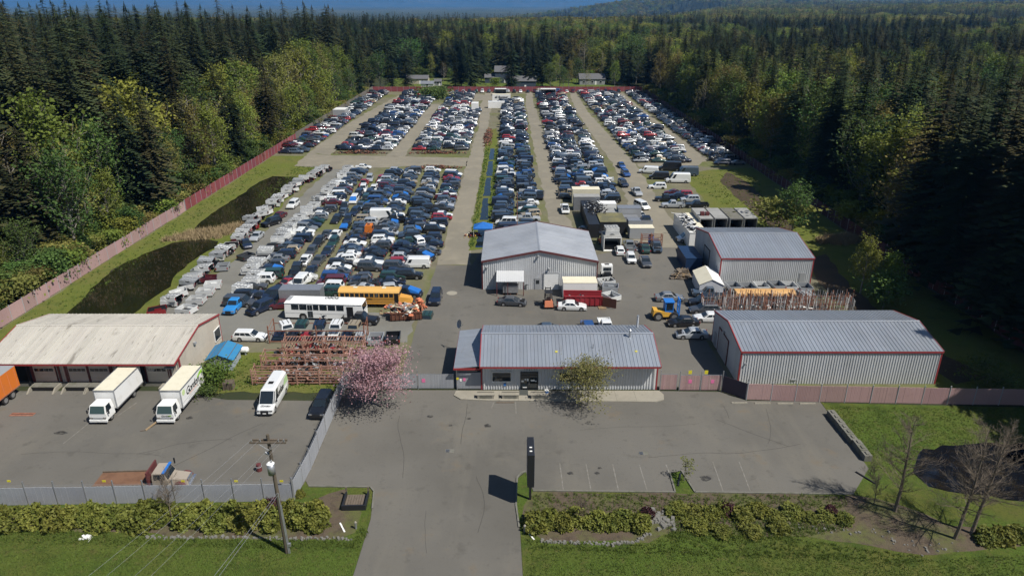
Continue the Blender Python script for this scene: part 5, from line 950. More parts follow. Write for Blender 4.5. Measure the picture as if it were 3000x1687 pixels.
# racks
def rack(label, x0, x1, y, depth, levels, m=RUSTP, bays=4, posts_up=.3, name='pallet_rack', braces=True, rods=0):
    o = thing(name, label, 'rack', (x0, y, 0)); w = (x1 - x0) / bays; top = levels[-1] + posts_up; rr = random.Random(int(y * 10))
    for i in range(bays + 1):
        for yy in (0, depth): MB().box(i * w - .07, i * w + .07, yy - .06, yy + .06, 0, top + rr.uniform(-.2, .2)).build('upright', m, o)
        for k in range(4): MB().bar((i * w, 0, top * (k + .1) / 4), (i * w, depth, top * (k + .9) / 4), .05).build('brace', m, o)
    for z in levels:
        for yy in (0, depth):
            for i in range(bays): MB().bar((i * w + .07, yy, z + rr.uniform(-.03, .03)), ((i + 1) * w - .07, yy, z + rr.uniform(-.03, .03)), .06, .13).build('beam', m, o)
        for i in range(bays):
            for k in range(rods): xx = i * w + w * (k + .5) / rods; MB().bar((xx, 0, z + .08), (xx, depth, z + .08), .05).build('cross_bar', m, o)
    return o
rack('long rusty low rack nearest the delivery van', -33.0, -21.6, 77.9, 1.4, [.35, .75, 1.15, 1.55, 1.95], bays=4); rack('rusty double rack filled with parts in the middle row', -33.0, -21.4, 81.6, 1.8, [.6, 1.5, 2.2], bays=4); rack('taller rusty rack in front of the canopy rack', -31.4, -20.4, 85.6, 1.6, [1.2, 2.3], bays=4, rods=7); rack('thin maroon rack stacked with pickup canopies', -34.6, -21.0, 89.6, 2.6, [.3, 2.0], m=RUST, bays=2, posts_up=.9)
rack('rusty rack of glass and panels next to the blue barrel', 25.6, 29.6, 131.2, 1.2, [.9, 1.9, 2.6], m=RUST, bays=2)
# canopies (truck caps)
def canopy_mesh(col):
    L, b = 2.0, .85
    prof = MB(); prof.hexa([(-L / 2, -b, 0), (L / 2, -b, 0), (L / 2, b, 0), (-L / 2, b, 0)], [(-L / 2 + .25, -b + .14, .62), (L / 2 - .12, -b + .12, .66), (L / 2 - .12, b - .12, .66), (-L / 2 + .25, b - .14, .62)])
    return prof
CANM = canopy_mesh(0).mesh('canopy', PAINT); CANW = MB().quad([(-1.005, -.68, .1), (-1.005, .68, .1), (-.82, .6, .52), (-.82, -.6, .52)]).mesh('rear_window', GLASS, fix=False); CANS = MB().quad([(-.7, -.842, .12), (.75, -.842, .12), (.7, -.765, .5), (-.55, -.765, .5)]).mesh('side_window', GLASS, fix=False); CANR = MB().bar((-.6, -.35, .7), (.8, -.35, .7), .05).bar((-.6, .35, .7), (.8, .35, .7), .05).mesh('roof_rail', BLACK)
def canopy(col, x, y, z, rz, label, group=None, ry=0.):
    o = thing('truck_canopy', label, 'truck canopy', (x, y, z), rz, group, 0, ry); part('shell', CANM, o, color=(*COLS[col], 1)); part('rear_window', CANW, o); part('side_window', CANS, o); part('roof_rail', CANR, o); return o
for i, c in enumerate(['navy', 'black', 'red', 'silver', 'white', 'navy', 'silver']): canopy(c, -33.5 + i * 1.95, 90.9, .42, math.pi / 2 + rnd.gauss(0, .08), f'{c} truck canopy on the lower shelf of the maroon rack' if c not in ('navy', 'silver') else (f'{c} truck canopy on the lower shelf beside the {"black" if i == 0 else "red" if i == 3 else "white" if i == 5 else "navy"} one'), 'canopies on the maroon rack')
for i, (c, xx) in enumerate([('white', -32.4), ('dark green', -30.2), ('navy', -27.6), ('white', -25.2), ('tan', -22.6)]): canopy(c, xx, 90.9 + .2 * (i % 2), 2.12, math.pi / 2 + rnd.gauss(0, .15), f'{c} truck canopy on the upper shelf {"at the rack end by the wagon" if i == 0 else "between two others" if i == 3 else "of the maroon rack"}', 'canopies on the maroon rack')
canopy('dark green', *G(1252, 928), .02, R(85), 'dark green truck canopy lying on the gravel by the main drive'); canopy('navy', 28.3, 142.8, 2.7, 0, 'navy truck canopy sitting on the grey container roof'); canopy('white', 1.5, 133.5, .1, .1, 'white camper canopy behind the workshop'); canopy('white', -3.2, 132, .6, 1.4, 'upright white canopy behind the workshop by the blue shelter')
# loose pickup beds
BEDM = bed_mb(2.2, .95, .7).mesh('bed_shell', PAINT); BEDO = bed_mb(2.2, .95, .7, tail=False).mesh('bed_shell', PAINT); LINO = MB().box(-1.08, 1.0, -.84, .84, .1, .115).box(-1.0, 1.0, -.855, -.845, .1, .66).box(-1.0, 1.0, .845, .855, .1, .66).box(1.01, 1.02, -.84, .84, .12, .64).mesh('shade_dark_lining', BLACK); BEDL = MB().box(-1.0, 1.0, -.84, .84, .1, .115).mesh('shade_dark_lining', BLACK); BEDU = MB().box(-1.0, 1.0, -.6, -.45, -.1, .05).box(-1.0, 1.0, .45, .6, -.1, .05)  # black lining inside the beds paints their cavities dark like shade
for q_ in range(4): BEDU.box(-.85 + q_ * .5, -.75 + q_ * .5, -.84, .84, -.04, .048)
BEDU = BEDU.mesh('under_frame', GREYP); LAMPM = MB().box(-1.12, -1.1, -.93, -.8, .2, .5).box(-1.12, -1.1, .8, .93, .2, .5).mesh('tail_light', MATS['tail_lens'])
def pbed(col, x, y, z, rz, label, group=None, flip=False, rx=0., ry=0., tail=True):
    o = thing('pickup_bed', label, 'pickup bed', (x, y, z + (.8 if flip else 0)), rz, group, math.pi + rx if flip else rx, ry); cq = rnd.uniform(.74, .95); cc = (*(v * cq for v in COLS[col]), 1); part('bed_shell', BEDM if tail else BEDO, o, color=cc); part('shade_dark_lining', BEDL if tail else LINO, o); part('under_frame', BEDU, o); part('tail_light', LAMPM, o); o.scale = (1.2, 1.12, 1.15); return o
r = random.Random(5); y = 99.5; k = 0
while y < 201:
    X = -54.9 if y < 112 else -55.4 if y < 146 else -56.9 if y < 182 else -56.9 + (y - 182) * .17
    two = y < 112
    c = 'white' if r.random() < .62 else r.choice(['silver', 'silver', 'black', 'maroon', 'dark grey', 'red'])
    pbed(c, X + r.gauss(0, .3), y, .35, math.pi + r.gauss(0, .3), f'{c} pickup bed standing upright in the column beside the ponds', 'pickup beds beside the ponds', ry=r.gauss(0, .08), tail=r.random() < .2)
    if r.random() < .75: c = 'white' if r.random() < .85 else 'silver'; pbed(c, X + r.gauss(0, .3), y + r.gauss(0, .2), 1.0, math.pi + r.gauss(0, .2), f'{c} pickup bed turned upside down on another beside the ponds', 'upturned pickup beds beside the ponds', True, r.gauss(0, .06), r.gauss(0, .06), tail=r.random() < .2)
    if two: pbed('white', X + 4.0, y + .6, .3, math.pi + r.gauss(0, .2), 'white pickup bed in the short second column near the dock building', 'second column of pickup beds near the dock building')
    y += r.uniform(2.9, 4.0)
y = 107.5
while y < 201:
    X = -46.9 if y > 115 else -44.8
    c = 'white' if r.random() < .85 else r.choice(['silver', 'dark grey', 'red'])
    pbed(c, X + r.gauss(0, .25), y, .35, (math.pi if r.random() < .6 else 0) + r.gauss(0, .2), f'{c} pickup bed standing upright between the left lane and the cars', 'pickup beds between the lane and the cars', tail=r.random() < .3)
    if r.random() < .8: pbed('white', X + r.gauss(0, .25), y + r.gauss(0, .2), 1.0, r.gauss(0, .2), 'white pickup bed turned upside down between the lane and the cars', 'upturned pickup beds between the lane and the cars', True, r.gauss(0, .06), r.gauss(0, .06), tail=r.random() < .3)
    y += r.uniform(2.8, 3.7)
pbed('silver', *G(1102, 1003), .25, R(92), 'silver pickup bed with torn bumper on the gravel by the racks'); pbed('black', *G(1152, 1000), .25, R(95), 'black pickup bed next to the silver one on the gravel'); pbed('dark grey', *G(722, 760), .25, R(60), 'dark grey pickup bed with its tailgate towards the lane'); pbed('silver', *G(655, 790), .25, R(100), 'silver pickup bed at the lane edge below the dark grey one'); pbed('maroon', *G(612, 825), .2, R(20), 'maroon pickup bed lying by the ponds', ry=.15)
for i, (px, py, a) in enumerate(((1775, 835, 15), (1788, 852, 170), (1790, 878, -60))): pbed(('white', 'silver', 'white')[i], *G(px, py), .25, R(a), ('white pickup bed with debris behind the red dumpster', 'silver pickup bed in the heap behind the red dumpster', 'white open pickup bed with flat floor by the wooden pallet')[i])
for i in range(6): pbed(('silver', 'silver', 'white', 'silver', 'white', 'silver')[i], 37.0 + i * 2.35, 108.6 - (i % 2) * .5, .75 + .4 * (i == 3), R(90 + rnd.uniform(-8, 8)), ('silver pickup bed against the rear warehouse wall by the white shed', 'silver pickup bed second along the rear warehouse wall', 'white pickup bed between silver ones at the rear warehouse', 'silver pickup bed raised above the others at the rear warehouse', 'white pickup bed near the warehouse side door', 'silver pickup bed next to the warehouse side door')[i], 'pickup beds along the rear warehouse', rx=0)
for i in range(3): pbed('silver', 39.5 + i * 4.4, 106.2, .3, R(88 + i * 4), 'silver pickup bed lying in front of the rear warehouse row', 'pickup beds in front of the rear warehouse row', True)
pbed('white', 19.6, 131.8, 2.97, 0, 'white pickup bed on the open container roof'); pbed('white', 19.6, 131.9, 3.62, .1, 'white pickup bed turned over on top of the container roof', flip=True)
o = pbed('white', 1.8, 139.2, .9, R(1), 'long white service bed behind the workshop roof'); o.scale = (3.2, 1.1, 1.1); o = pbed('white', 7, 138.6, .8, R(2), 'shorter white service bed behind the workshop'); o.scale = (1.6, 1.05, 1)
for i, c in enumerate(['tan', 'dark grey', 'white', 'tan']): pbed(c, -.5 + i * 3.0, 132.6, .3, R(90), f'{c} pickup bed lined up behind the workshop' if i != 3 else 'tan pickup bed with rusty load behind the workshop', 'pickup beds behind the workshop')
# upright pipe rack (driveshafts)
o = thing('driveshaft_rack', 'long rack of upright driveshaft pipes between the two right warehouses', 'rack', (29.6, 100.2, 0)); r = random.Random(9)
for row, (x0, n, yy) in enumerate(((.2, 96, 0.), (.4, 96, 1.5), (2, 90, 3.0))):
    for i in range(n):
        h = r.uniform(2.0, 2.9); x_ = x0 + i * .25 + r.uniform(-.06, .06); MB().cyl((x_, yy + r.uniform(-.1, .1), .1), (x_ + r.gauss(0, .07), yy + r.gauss(0, .12), h), .035 + .015 * (i % 3 == 0), n=5).build('driveshaft', r.choice([RUSTP, RUSTP, STEEL, MESHG, WHITE]), o)
    for i in range(8): MB().box(x0 + i * 3.3 - .08, x0 + i * 3.3 + .08, yy + .2, yy + .34, 0, 2.7 + r.uniform(-.2, .2)).build('upright', RUST, o)
    for z in (.6, 1.5): MB().bar((x0, yy + .27, z), (x0 + 23.5, yy + .27, z), .08, .12).build('beam', RUST, o)
junk('car_parts', 'green and grey glass and parts under the upright pipes', 'scrap', 40, 101.8, .05, 10, 1.2, 1.0, 200, SCR + [GLASSG, BLACK], 17, smax=.7)
pts = [(-1.1, 0), (-1.0, .4), (-.6, .68), (0, .75), (.6, .68), (1.0, .4), (1.1, 0)]; o = thing('bus_roof_shell', 'faded yellow roof shell of a bus lying across the pipe rack', 'bus roof', (41.0, 104.6, 1.45)); MB().ex(pts, 'x', -5, 4.6).build('roof_shell', mat('peach_paint', (.5, .29, .11), .6, layers=[(.6, 5, (.42, .25, .12), .5, .7, .6)]), o); [MB().box(a, a + .15, -.9, .9, -1.4, .02).build('stand', RUST, o) for a in (-4, 0, 3.8)]; [MB().ex([(q[0] * 1.01, q[1] * 1.01 + .005) for q in pts], 'x', a, a + .05).build('roof_seam', BUSROOF, o) for a in (-3.2, -1.2, .9, 2.8)]
# small white shed, blue-roofed shed, tent
o = thing('tarp_shed', 'small white gabled tarp shed between the yard and the rear warehouse', 'shed', (31.0, 107.2, 0), R(-4)); MB().ex([(0, 0), (3.9, 0), (3.9, 2.0), (1.95, 2.9), (0, 2.0)], 'y', 0, 6.5).build('walls', mat('grey_white_tarp', (.5, .51, .53), .7, layers=[(.8, 5, (.42, .43, .45), .45, .7, .6)], bump=.3, bscale=4), o)
for s in (0, 1): MB().hexa([(-.1, -.1, 1.97), (1.97, -.1, 2.95), (1.97, 6.6, 2.95), (-.1, 6.6, 1.97)], [(-.1, -.1, 2.02), (1.97, -.1, 3.0), (1.97, 6.6, 3.0), (-.1, 6.6, 2.02)]).build('roof_sheet', CREAM, o) if s == 0 else MB().hexa([(1.99, -.1, 2.95), (4.0, -.1, 1.97), (4.0, 6.6, 1.97), (1.99, 6.6, 2.95)], [(1.99, -.1, 3.0), (4.0, -.1, 2.02), (4.0, 6.6, 2.02), (1.99, 6.6, 3.0)]).build('roof_sheet', WHITE, o)
x, y = G(612, 1090); o = thing('garden_shed', 'small grey shed with a blue tarp roof beside the dock building', 'shed', (x, y + .2, 0), R(4)); MB().ex([(0, 0), (3.0, 0), (3.0, 1.7), (1.5, 2.4), (0, 1.9)], 'y', 0, 3.8).build('walls', mat('blue_grey_boards', (.3, .34, .38), .8, layers=[(2, 4, (.24, .27, .3), .45, .7, .6)]), o)
MB().hexa([(-.3, -.3, 1.75), (1.5, -.3, 2.46), (1.5, 4.1, 2.46), (-.3, 4.1, 1.75)], [(-.3, -.3, 1.8), (1.5, -.3, 2.52), (1.5, 4.1, 2.52), (-.3, 4.1, 1.8)]).build('tarp_roof', mat('teal_tarp', (.03, .17, .34), .6, layers=[(.8, 4, (.05, .2, .3), .45, .65, .6)]), o); MB().hexa([(1.5, -.3, 2.46), (3.4, -.3, 1.6), (3.4, 4.1, 1.6), (1.5, 4.1, 2.46)], [(1.5, -.3, 2.52), (3.4, -.3, 1.66), (3.4, 4.1, 1.66), (1.5, 4.1, 2.52)]).build('tarp_roof', MATS['teal_tarp'], o); MB().box(1.0, 1.9, -.05, 0, .05, 1.75).build('door', GREYH, o); [MB().bar((a, -.3, 2.56 - abs(a - 1.5) * .45), (a, 4.1, 2.56 - abs(a - 1.5) * .45), .06).build('batten', OLDW, o) for a in (.3, 1.5, 2.7)]
x, y = G(712, 1038); o = thing('propane_tank', 'white horizontal propane tank beside the blue roofed shed', 'tank', (x, y, 0)); MB().cyl((-.7, 0, .75), (.7, 0, .75), .42, n=16).cyl((.7, 0, .75), (.88, 0, .75), .42, .22, n=16).cyl((-.7, 0, .75), (-.88, 0, .75), .42, .22, n=16).build('tank', WHITE, o); [MB().box(a, a + .12, -.3, .3, 0, .45).build('foot', GREYP, o) for a in (-.5, .4)]; MB().cyl((0, 0, 1.15), (0, 0, 1.3), .12, n=8).build('valve_cover', GREYP, o)
x, y = G(1416, 690); o = thing('canopy_tent', 'bright blue pop-up canopy tent at the corner of the workshop', 'tent', (x, y, 0)); MB().add([(-2, -1.6, 2.0), (2, -1.6, 2.0), (2, 1.6, 2.0), (-2, 1.6, 2.0), (0, 0, 3.0)], [(0, 1, 4), (1, 2, 4), (2, 3, 4), (3, 0, 4)]).build('tent_roof', TARP, o); [MB().cyl((a, b, 0), (a, b, 2.0), .03, n=6).build('tent_leg', WHITE, o) for a in (-1.95, 1.95) for b in (-1.55, 1.55)]; MB().box(-1.9, 1.9, -1.63, -1.6, 1.75, 2.0).build('valance', TARP, o)
# forklifts
def forklift(label, x, y, rz, m, m2, big=1.0):
    o = thing('forklift', label, 'forklift', (x, y, .02), rz); o.scale = (big,) * 3
    MB().hexa([(-1.2, -.6, .35), (.7, -.6, .35), (.7, .6, .35), (-1.2, .6, .35)], [(-1.05, -.55, 1.15), (.55, -.5, .8), (.55, .5, .8), (-1.05, .55, 1.15)]).build('counterweight', m, o)
    for a in (-.7, .65):
        for s in (-1, 1): MB().bar((a, s * .5, .9), (a * .8, s * .45, 2.15), .07).build('guard_post', m2, o)
    MB().box(-.7, .65, -.55, .55, 2.15, 2.22).build('guard_roof', m2, o); MB().box(-.45, .1, -.3, .3, .95, 1.2).box(-.5, -.4, -.3, .3, 1.2, 1.6).build('seat', BLACK, o)
    for s in (-1, 1): MB().box(.85, .97, s * .35 - .06, s * .35 + .06, .1, 2.5).build('mast_rail', m2, o); MB().box(.97, 2.0, s * .3 - .06, s * .3 + .06, .1, .16).build('fork', BLACK, o)
    MB().box(.85, .95, -.4, .4, 1.2, 1.3).box(.85, .95, -.4, .4, 2.3, 2.4).build('mast_bar', m2, o)
    for a in (-.8, .55):
        for s in (-1, 1): part('wheel', wheel_mesh(.36, .28), o, (a, s * .6, .36))
    return o
forklift('faded orange forklift standing by the workshop door', *G(1606, 897), R(92), CORAL, BLACK, 1.15); forklift('orange red forklift beside the open white container', *G(1762, 712), R(95), CORAL, BLACK, 1.05)
x, y = G(1945, 932); o = thing('rough_terrain_forklift', 'yellow rough terrain forklift with a bright blue cab and mast', 'forklift', (x, y, .02), R(0)); MB().hexa([(-1.9, -.9, .6), (1.3, -.9, .6), (1.3, .9, .6), (-1.9, .9, .6)], [(-1.8, -.8, 1.6), (1.2, -.8, 1.2), (1.2, .8, 1.2), (-1.8, .8, 1.6)]).build('chassis', YELM, o); cb = MB().box(-.1, 1.2, -.75, .75, 1.2, 2.9).box(-.2, 1.3, -.85, .85, 2.9, 3.0).build('cab', BLUEP, o); MB().box(.1, 1.05, -.78, -.76, 1.7, 2.75).build('cab_window', GLASS, cb); MB().box(1.205, 1.22, -.6, .6, 1.7, 2.75).build('cab_window', GLASS, cb)
for s in (-1, 1): MB().box(2.0, 2.2, s * .6 - .1, s * .6 + .1, .2, 3.3).build('mast_rail', BLUEP, o); MB().box(2.2, 3.5, s * .5 - .08, s * .5 + .08, .2, .3).build('fork', BLACK, o)
for z in (.9, 2.0, 3.1): MB().box(2.0, 2.18, -.5, .5, z, z + .15).build('mast_bar', BLUEP, o)
for a in (-1.1, 1.3):
    for s in (-1, 1): part('wheel', wheel_mesh(.68, .45), o, (a, s * .95, .68))
# bare truck chassis cabs
def cabchassis(label, x, y, rz, m=WHITE):
    o = thing('truck_cab', label, 'truck cab', (x, y, .02), rz); cb = MB().hexa([(-.8, -1, .9), (.8, -1, .9), (.8, 1, .9), (-.8, 1, .9)], [(-.75, -.95, 2.4), (.55, -.95, 2.4), (.55, .95, 2.4), (-.75, .95, 2.4)]).build('cab', m, o); MB().quad([(.81, -.85, 1.5), (.81, .85, 1.5), (.6, .8, 2.3), (.6, -.8, 2.3)]).build('windshield', GLASS, cb); MB().box(-.3, .3, -.4, .4, 2.4, 2.44).build('roof_hatch', DARK, cb); MB().quad([(-.81, -.7, 1.5), (-.81, .7, 1.5), (-.79, .7, 2.1), (-.79, -.7, 2.1)]).build('rear_window', GLASS, cb); [MB().box(-3.4, .8, s * .4 - .06, s * .4 + .06, .6, .8).build('frame_rail', DARK, o) for s in (-1, 1)]; MB().box(-1.6, -.9, -.6, .6, .6, 1.4).build('engine', BLACK, o)
    for a in (.3, -2.6):
        for s in (-1, 1): part('wheel', wheel_mesh(.45, .3), o, (a, s * .9, .45))
    return o
cabchassis('white truck cab on a bare chassis beside the workshop', *G(1776, 812), R(90)); cabchassis('orange truck tractor wreck among the packed cars', *G(1082, 690), R(180), ORANGE)
scar('cargo_van', 'white', 2022, 708, 180, 'white window van with a dented roof box by the navy container')
# pallets, barrels, wheel stops, blocks, benches
def pallet(label, x, y, n=1, rz=0., group=None, m=WOOD):
    o = thing('pallet_stack' if n > 1 else 'pallet', label, 'pallet', (x, y, .02), rz, group)
    for k in range(n):
        z = k * .15
        for i in range(6): MB().box(-.6, .6, -.5 + i * .18, -.4 + i * .18, z + .1, z + .13).build('board', m, o)
        for i in range(3): MB().box(-.6 + i * .55, -.5 + i * .55, -.5, .5, z, z + .1).build('runner', m, o)
    return o
pallet('yellowish wooden pallet lying by the red dumpster', *G(1764, 903), 1, .1); pallet('tall stack of grey wooden pallets by the green bush', *G(672, 1138), 7, .1, m=OLDW); pallet('weathered pallet stack at the white tarp shed', *G(2003, 800), 5, .4, m=OLDW)
def barrel(label, x, y, m): o = thing('barrel', label, 'barrel', (x, y, .02)); b = MB().cyl((0, 0, 0), (0, 0, .9), .3, n=14).build('drum', m, o); [MB().cyl((0, 0, z), (0, 0, z + .04), .315, n=14).build('hoop', m, o) for z in (.28, .58, .86)]; return o
barrel('blue plastic barrel beside the rusty glass rack', *G(1906, 715), BLUEP); bpy.data.objects['barrel'].scale = (1.8, 1.8, 2.0); barrel('dark blue barrel at the end of the red dumpster', *G(1750, 892), NAVY); barrel('grey drum beside the workshop side door', *G(1543, 848), GREYP)
for i, (px, py, lab) in enumerate(((2152, 1181, 'beside the mesh fence'), (2220, 1182, 'second along the pink fence'), (2286, 1183, 'third along the pink fence'), (2352, 1183, 'last one before the lawn'))):
    x, y = G(px + 14, py); o = thing('wheel_stop', f'concrete wheel stop on the asphalt, {lab}', 'wheel stop', (x, y, .02), 0, 'wheel stops below the pink fence'); MB().ex([(-.09, 0), (.09, 0), (.06, .13), (-.06, .13)], 'x', -.95, .95).build('bar', CONC, o); [MB().cyl((a, 0, .13), (a, 0, .15), .02, n=6).build('bolt', DARK, o) for a in (-.6, .6)]
for px, py, lab, rz in ((1480, 1180, 'dark low wheel stop on the bay left of the entrance', 0), (1990, 1405, 'old black wheel stop along the small tree island', R(70)), (2535, 1400, 'leaning black parking stop at the far corner of the lot', R(120))):
    x, y = G(px, py); o = thing('wheel_stop', lab, 'wheel stop', (x, y, .02), rz); MB().ex([(-.09, 0), (.09, 0), (.06, .13), (-.06, .13)], 'x', -1.1, 1.1).build('bar', OLDW if rz == 0 else BLACK, o); [MB().cyl((a, 0, .13), (a, 0, .15), .02, n=6).build('bolt', STEEL, o) for a in (-.6, .6)]
for i, px in enumerate((1423, 1495, 1580)):
    x, y = G(px, 1163, .2); o = thing('concrete_bench', ('concrete bench outside the office under the first window', 'concrete bench left of the office door mat', 'concrete bench right of the office door mat beside the blue bin')[i], 'bench', (x, y, .14), 0, 'benches outside the office'); MB().box(-1.1, 1.1, -.3, .3, .42, .55).build('seat', CONC, o); MB().box(-1.05, 1.05, .2, .3, .55, .75).build('backrest', CONC, o); [MB().box(a, a + .25, -.28, .28, 0, .42).build('leg', CONC, o) for a in (-1.0, .75)]; MB().box(-.75, .75, -.26, -.2, .0, .42).build('front_panel', CONCD, o)
x, y = G(1601, 1163); o = thing('rubbish_bin', 'small blue bin beside the bench under the spring tree', 'bin', (x, y, .14)); MB().cyl((0, 0, 0), (0, 0, .8), .2, .24, n=12).build('drum', BLUES, o); MB().cyl((0, 0, .8), (0, 0, .86), .26, n=12).build('lid', WHITE, o)
x, y = G(1534, 1150); o = MB().box(-.55, .55, -.65, .65, .141, .155).build('door_mat', mat('grey_mat', (.06, .065, .06), .95)); o.location = (x, y - .2, 0); tag(o, 'grey rubber mat before the office entrance', 'mat')
# retaining blocks at the right lot edge
a, b = G(2430, 1215), G(2540, 1352); n = 9; rz = math.atan2(b[1] - a[1], b[0] - a[0]); L = math.dist(a, b) / n; o = thing('block_wall', 'low retaining wall of big grey concrete blocks along the lot edge', 'wall', (*a, 0), rz); bm_ = MB().box(.02, L - .02, -.4, .4, 0, .75).box(L * .25, L * .75, -.12, .12, .75, .85).mesh('block', CONCD)
for i in range(n): part('block', bm_, o, (i * L, (.12 if i > 5 else 0) + rnd.uniform(-.03, .03), rnd.uniform(-.04, .02)), (0, 0, rnd.uniform(-.02, .02)))
# street sign on a post, planter, pole
x, y = G(1553, 1462); o = thing('pole_sign', 'tall black box sign on a square steel post seen edge-on at the driveway', 'sign', (x, y, 0)); MB().box(-.11, .11, -.11, .11, 0, 3.0).build('post', BLACK, o); sb = MB().box(-.32, .32, -1.5, 1.5, 2.6, 6.2).build('sign_box', BLACK, o); MB().box(-.34, -.32, -1.35, 1.35, 2.75, 6.05).build('sign_face', NAVY, sb); MB().box(.32, .34, -1.35, 1.35, 2.75, 6.05).build('sign_face', NAVY, sb); [MB().box(-.12, .12, yy, yy + .15, 6.2, 6.23).build('bird_mess', SIGNW, sb) for yy in (-.9, -.3)]
x, y = G(1042, 1475); o = thing('planter_box', 'black framed open timber box standing on the corner bed', 'planter', (x, y, 0), R(2)); MB().box(-1.15, 1.15, -1.0, -.85, 0, .6).box(-1.15, -1.0, -.85, 1.2, 0, .55).box(1.0, 1.15, -.85, 1.2, 0, .55).build('side_board', BLACK, o); [MB().box(-.98 + i * .25, -.76 + i * .25, -.85, 1.2, .12, .16).build('floor_board', OLDW, o) for i in range(8)]; [MB().box(a, a + .14, 1.2, 1.34, 0, 1.0).build('corner_post', OLDW, o) for a in (-1.15, 1.0)]
x, y = -19.9, 48.6; o = thing('utility_pole', 'leaning wooden utility pole with double crossarm and a grey transformer', 'utility pole', (x, y, 0)); MB().cyl((0, 0, 0), (-.15, 0, 12.3), .2, .13, n=12).build('pole', POLEW, o)
for dy in (-.18, .18): MB().box(-1.5, 1.5, dy - .06, dy + .06, 11.55, 11.72).build('crossarm', OLDW, o, (-.14, 0, 0))
for a in (-1.3, -.6, .9, 1.35): MB().cyl((a - .14, -.18, 11.72), (a - .14, -.18, 11.95), .06, .04, n=8).build('insulator', STEEL, o)
for s in (-1, 1): MB().bar((-.14, -.22, 10.9), (s * .8 - .14, -.22, 11.55), .04).build('crossarm_brace', GREYP, o)
t = part('transformer', MB().cyl((0, -.42, 8.7), (0, -.42, 9.75), .3, n=16).mesh('transformer', STEEL, True), o, (-.1, 0, 0)); MB().cyl((0, -.42, 9.75), (0, -.42, 9.85), .33, .2, n=16).build('lid', WHITE, t); MB().cyl((.12, -.42, 9.85), (.12, -.42, 10.1), .05, n=8).build('bushing', GREYP, t)
MB().cyl((.18, -.15, 0), (.02, -.12, 6.5), .06, n=8).build('conduit', STEEL, o); MB().cyl((.28, -.1, 0), (.13, -.1, 5.2), .05, n=8).build('conduit', STEEL, o); MB().box(.2, .45, -.2, .0, .8, 1.1).build('meter_box', STEEL, o); MB().cyl((-.3, .1, 10.3), (-.6, .1, 10.5), .12, n=8).build('cutout_fuse', GREYP, o)
for i, (a, z, bx) in enumerate(((-1.44, 11.95, -31), (-.74, 11.95, -29.5), (.76, 11.95, -27.5), (1.2, 11.95, -26), (0., 6.6, -25.4), (0., 6.3, -25.0))):
    p, q = Vector((x + a, y - .2, z)), Vector((bx, 22., z + .5)); wm_ = MB(); pv = None
    for k in range(17):
        t_ = k / 16; w = p.lerp(q, t_); w.z -= 2.2 * t_ * (1 - t_)
        if pv is not None: wm_.cyl(pv, w, .006 if z > 8 else .011, n=5, cap=False)
        pv = w
    ow = wm_.build('overhead_wire', MESHG); tag(ow, ('thin overhead wire from the left end of the pole crossarm', 'thin overhead wire from the crossarm left of the pole top', 'thin overhead wire from the crossarm right of the pole top', 'thin overhead wire from the right end of the pole crossarm', 'thicker low cable leaving the pole below the transformer', 'lowest thick cable leaving the pole')[i], 'wire', 'overhead wires')
# bits on the verges
for px, py, lab, a in ((1003, 1545, 'white board lying on the mulch left of the driveway', 60), (1553, 1567, 'white board lying on the grass right of the driveway', 60)):
    x, y = G(px, py); o = MB().box(-.7, .7, -.07, .07, .03, .07).build('white_board', WHITE); o.location = (x, y, 0); o.rotation_euler.z = R(180 - a); tag(o, lab, 'board')
for px, py, lab in ((1043, 1548, 'grey reflector post at the left side of the driveway'), (1537, 1558, 'grey reflector post at the right side of the driveway')):
    x, y = G(px, py); o = thing('marker_post', lab, 'marker post', (x, y, 0)); MB().cyl((0, 0, 0), (0, 0, .75), .1, n=10).build('post', STEEL, o); MB().cyl((0, 0, .75), (0, 0, .85), .13, .05, n=10).build('cap', CONC, o)
x, y = G(255, 1575); o = junk('plastic_sheet', 'crumpled white plastic sheet lying on the lawn', 'plastic sheet', x, y, .02, .5, .25, .15, 14, [WHITE], 18, kind='thing', smin=.15, smax=.4)
x, y = G(448, 1250); o = thing('fallen_branch', 'broken pale timber leaning under the lettered truck bumper', 'timber', (x, y, .02), R(60)); MB().bar((-.9, 0, .05), (.9, .1, .35), .14).build('beam', WOOD, o); MB().bar((-.9, 0, .05), (-1.3, .4, .05), .08).build('beam', OLDW, o)
x, y = G(760, 1378); o = thing('traffic_drum', 'dented maroon drum behind the grey street fence', 'drum', (x, y, .02)); MB().cyl((0, 0, 0), (0, 0, .8), .3, .25, n=12).build('drum', MAROON, o); MB().cyl((0, 0, .5), (0, 0, .56), .31, n=12).build('band', GREYP, o)
for px, py, lab in ((28, 1405, 'near the left end of the street fence'), (308, 1403, 'behind the flatbed truck tail'), (541, 1400, 'in front of the flatbed cab'), (698, 1396, 'near the maroon drum'), (829, 1398, 'at the fence corner')):
    x, y = G(px, py, 2.55); o = thing('yellow_tag', f'small yellow warning tag on the fence wire {lab}', 'tag', (x, 55.3, 2.4), 0, 'yellow warning tags on the fence'); MB().box(-.17, .17, -.01, .01, 0, .22).build('plate', SIGNY, o)
for i, (px, py) in enumerate(((1062, 1060), (1080, 1058), (1098, 1056), (1064, 1088), (1082, 1086), (1110, 1070))):
    x, y = G(px, py); junk('engine_block', 'bare aluminium engine block on a pallet behind the blossom tree', 'engine', x, y, .1, .5, .4, .6, 22, [STEEL, CHROME, GREYP, DARK], 40 + i, kind='thing', smin=.15, smax=.4)['group'] = 'aluminium engine blocks behind the blossom tree'
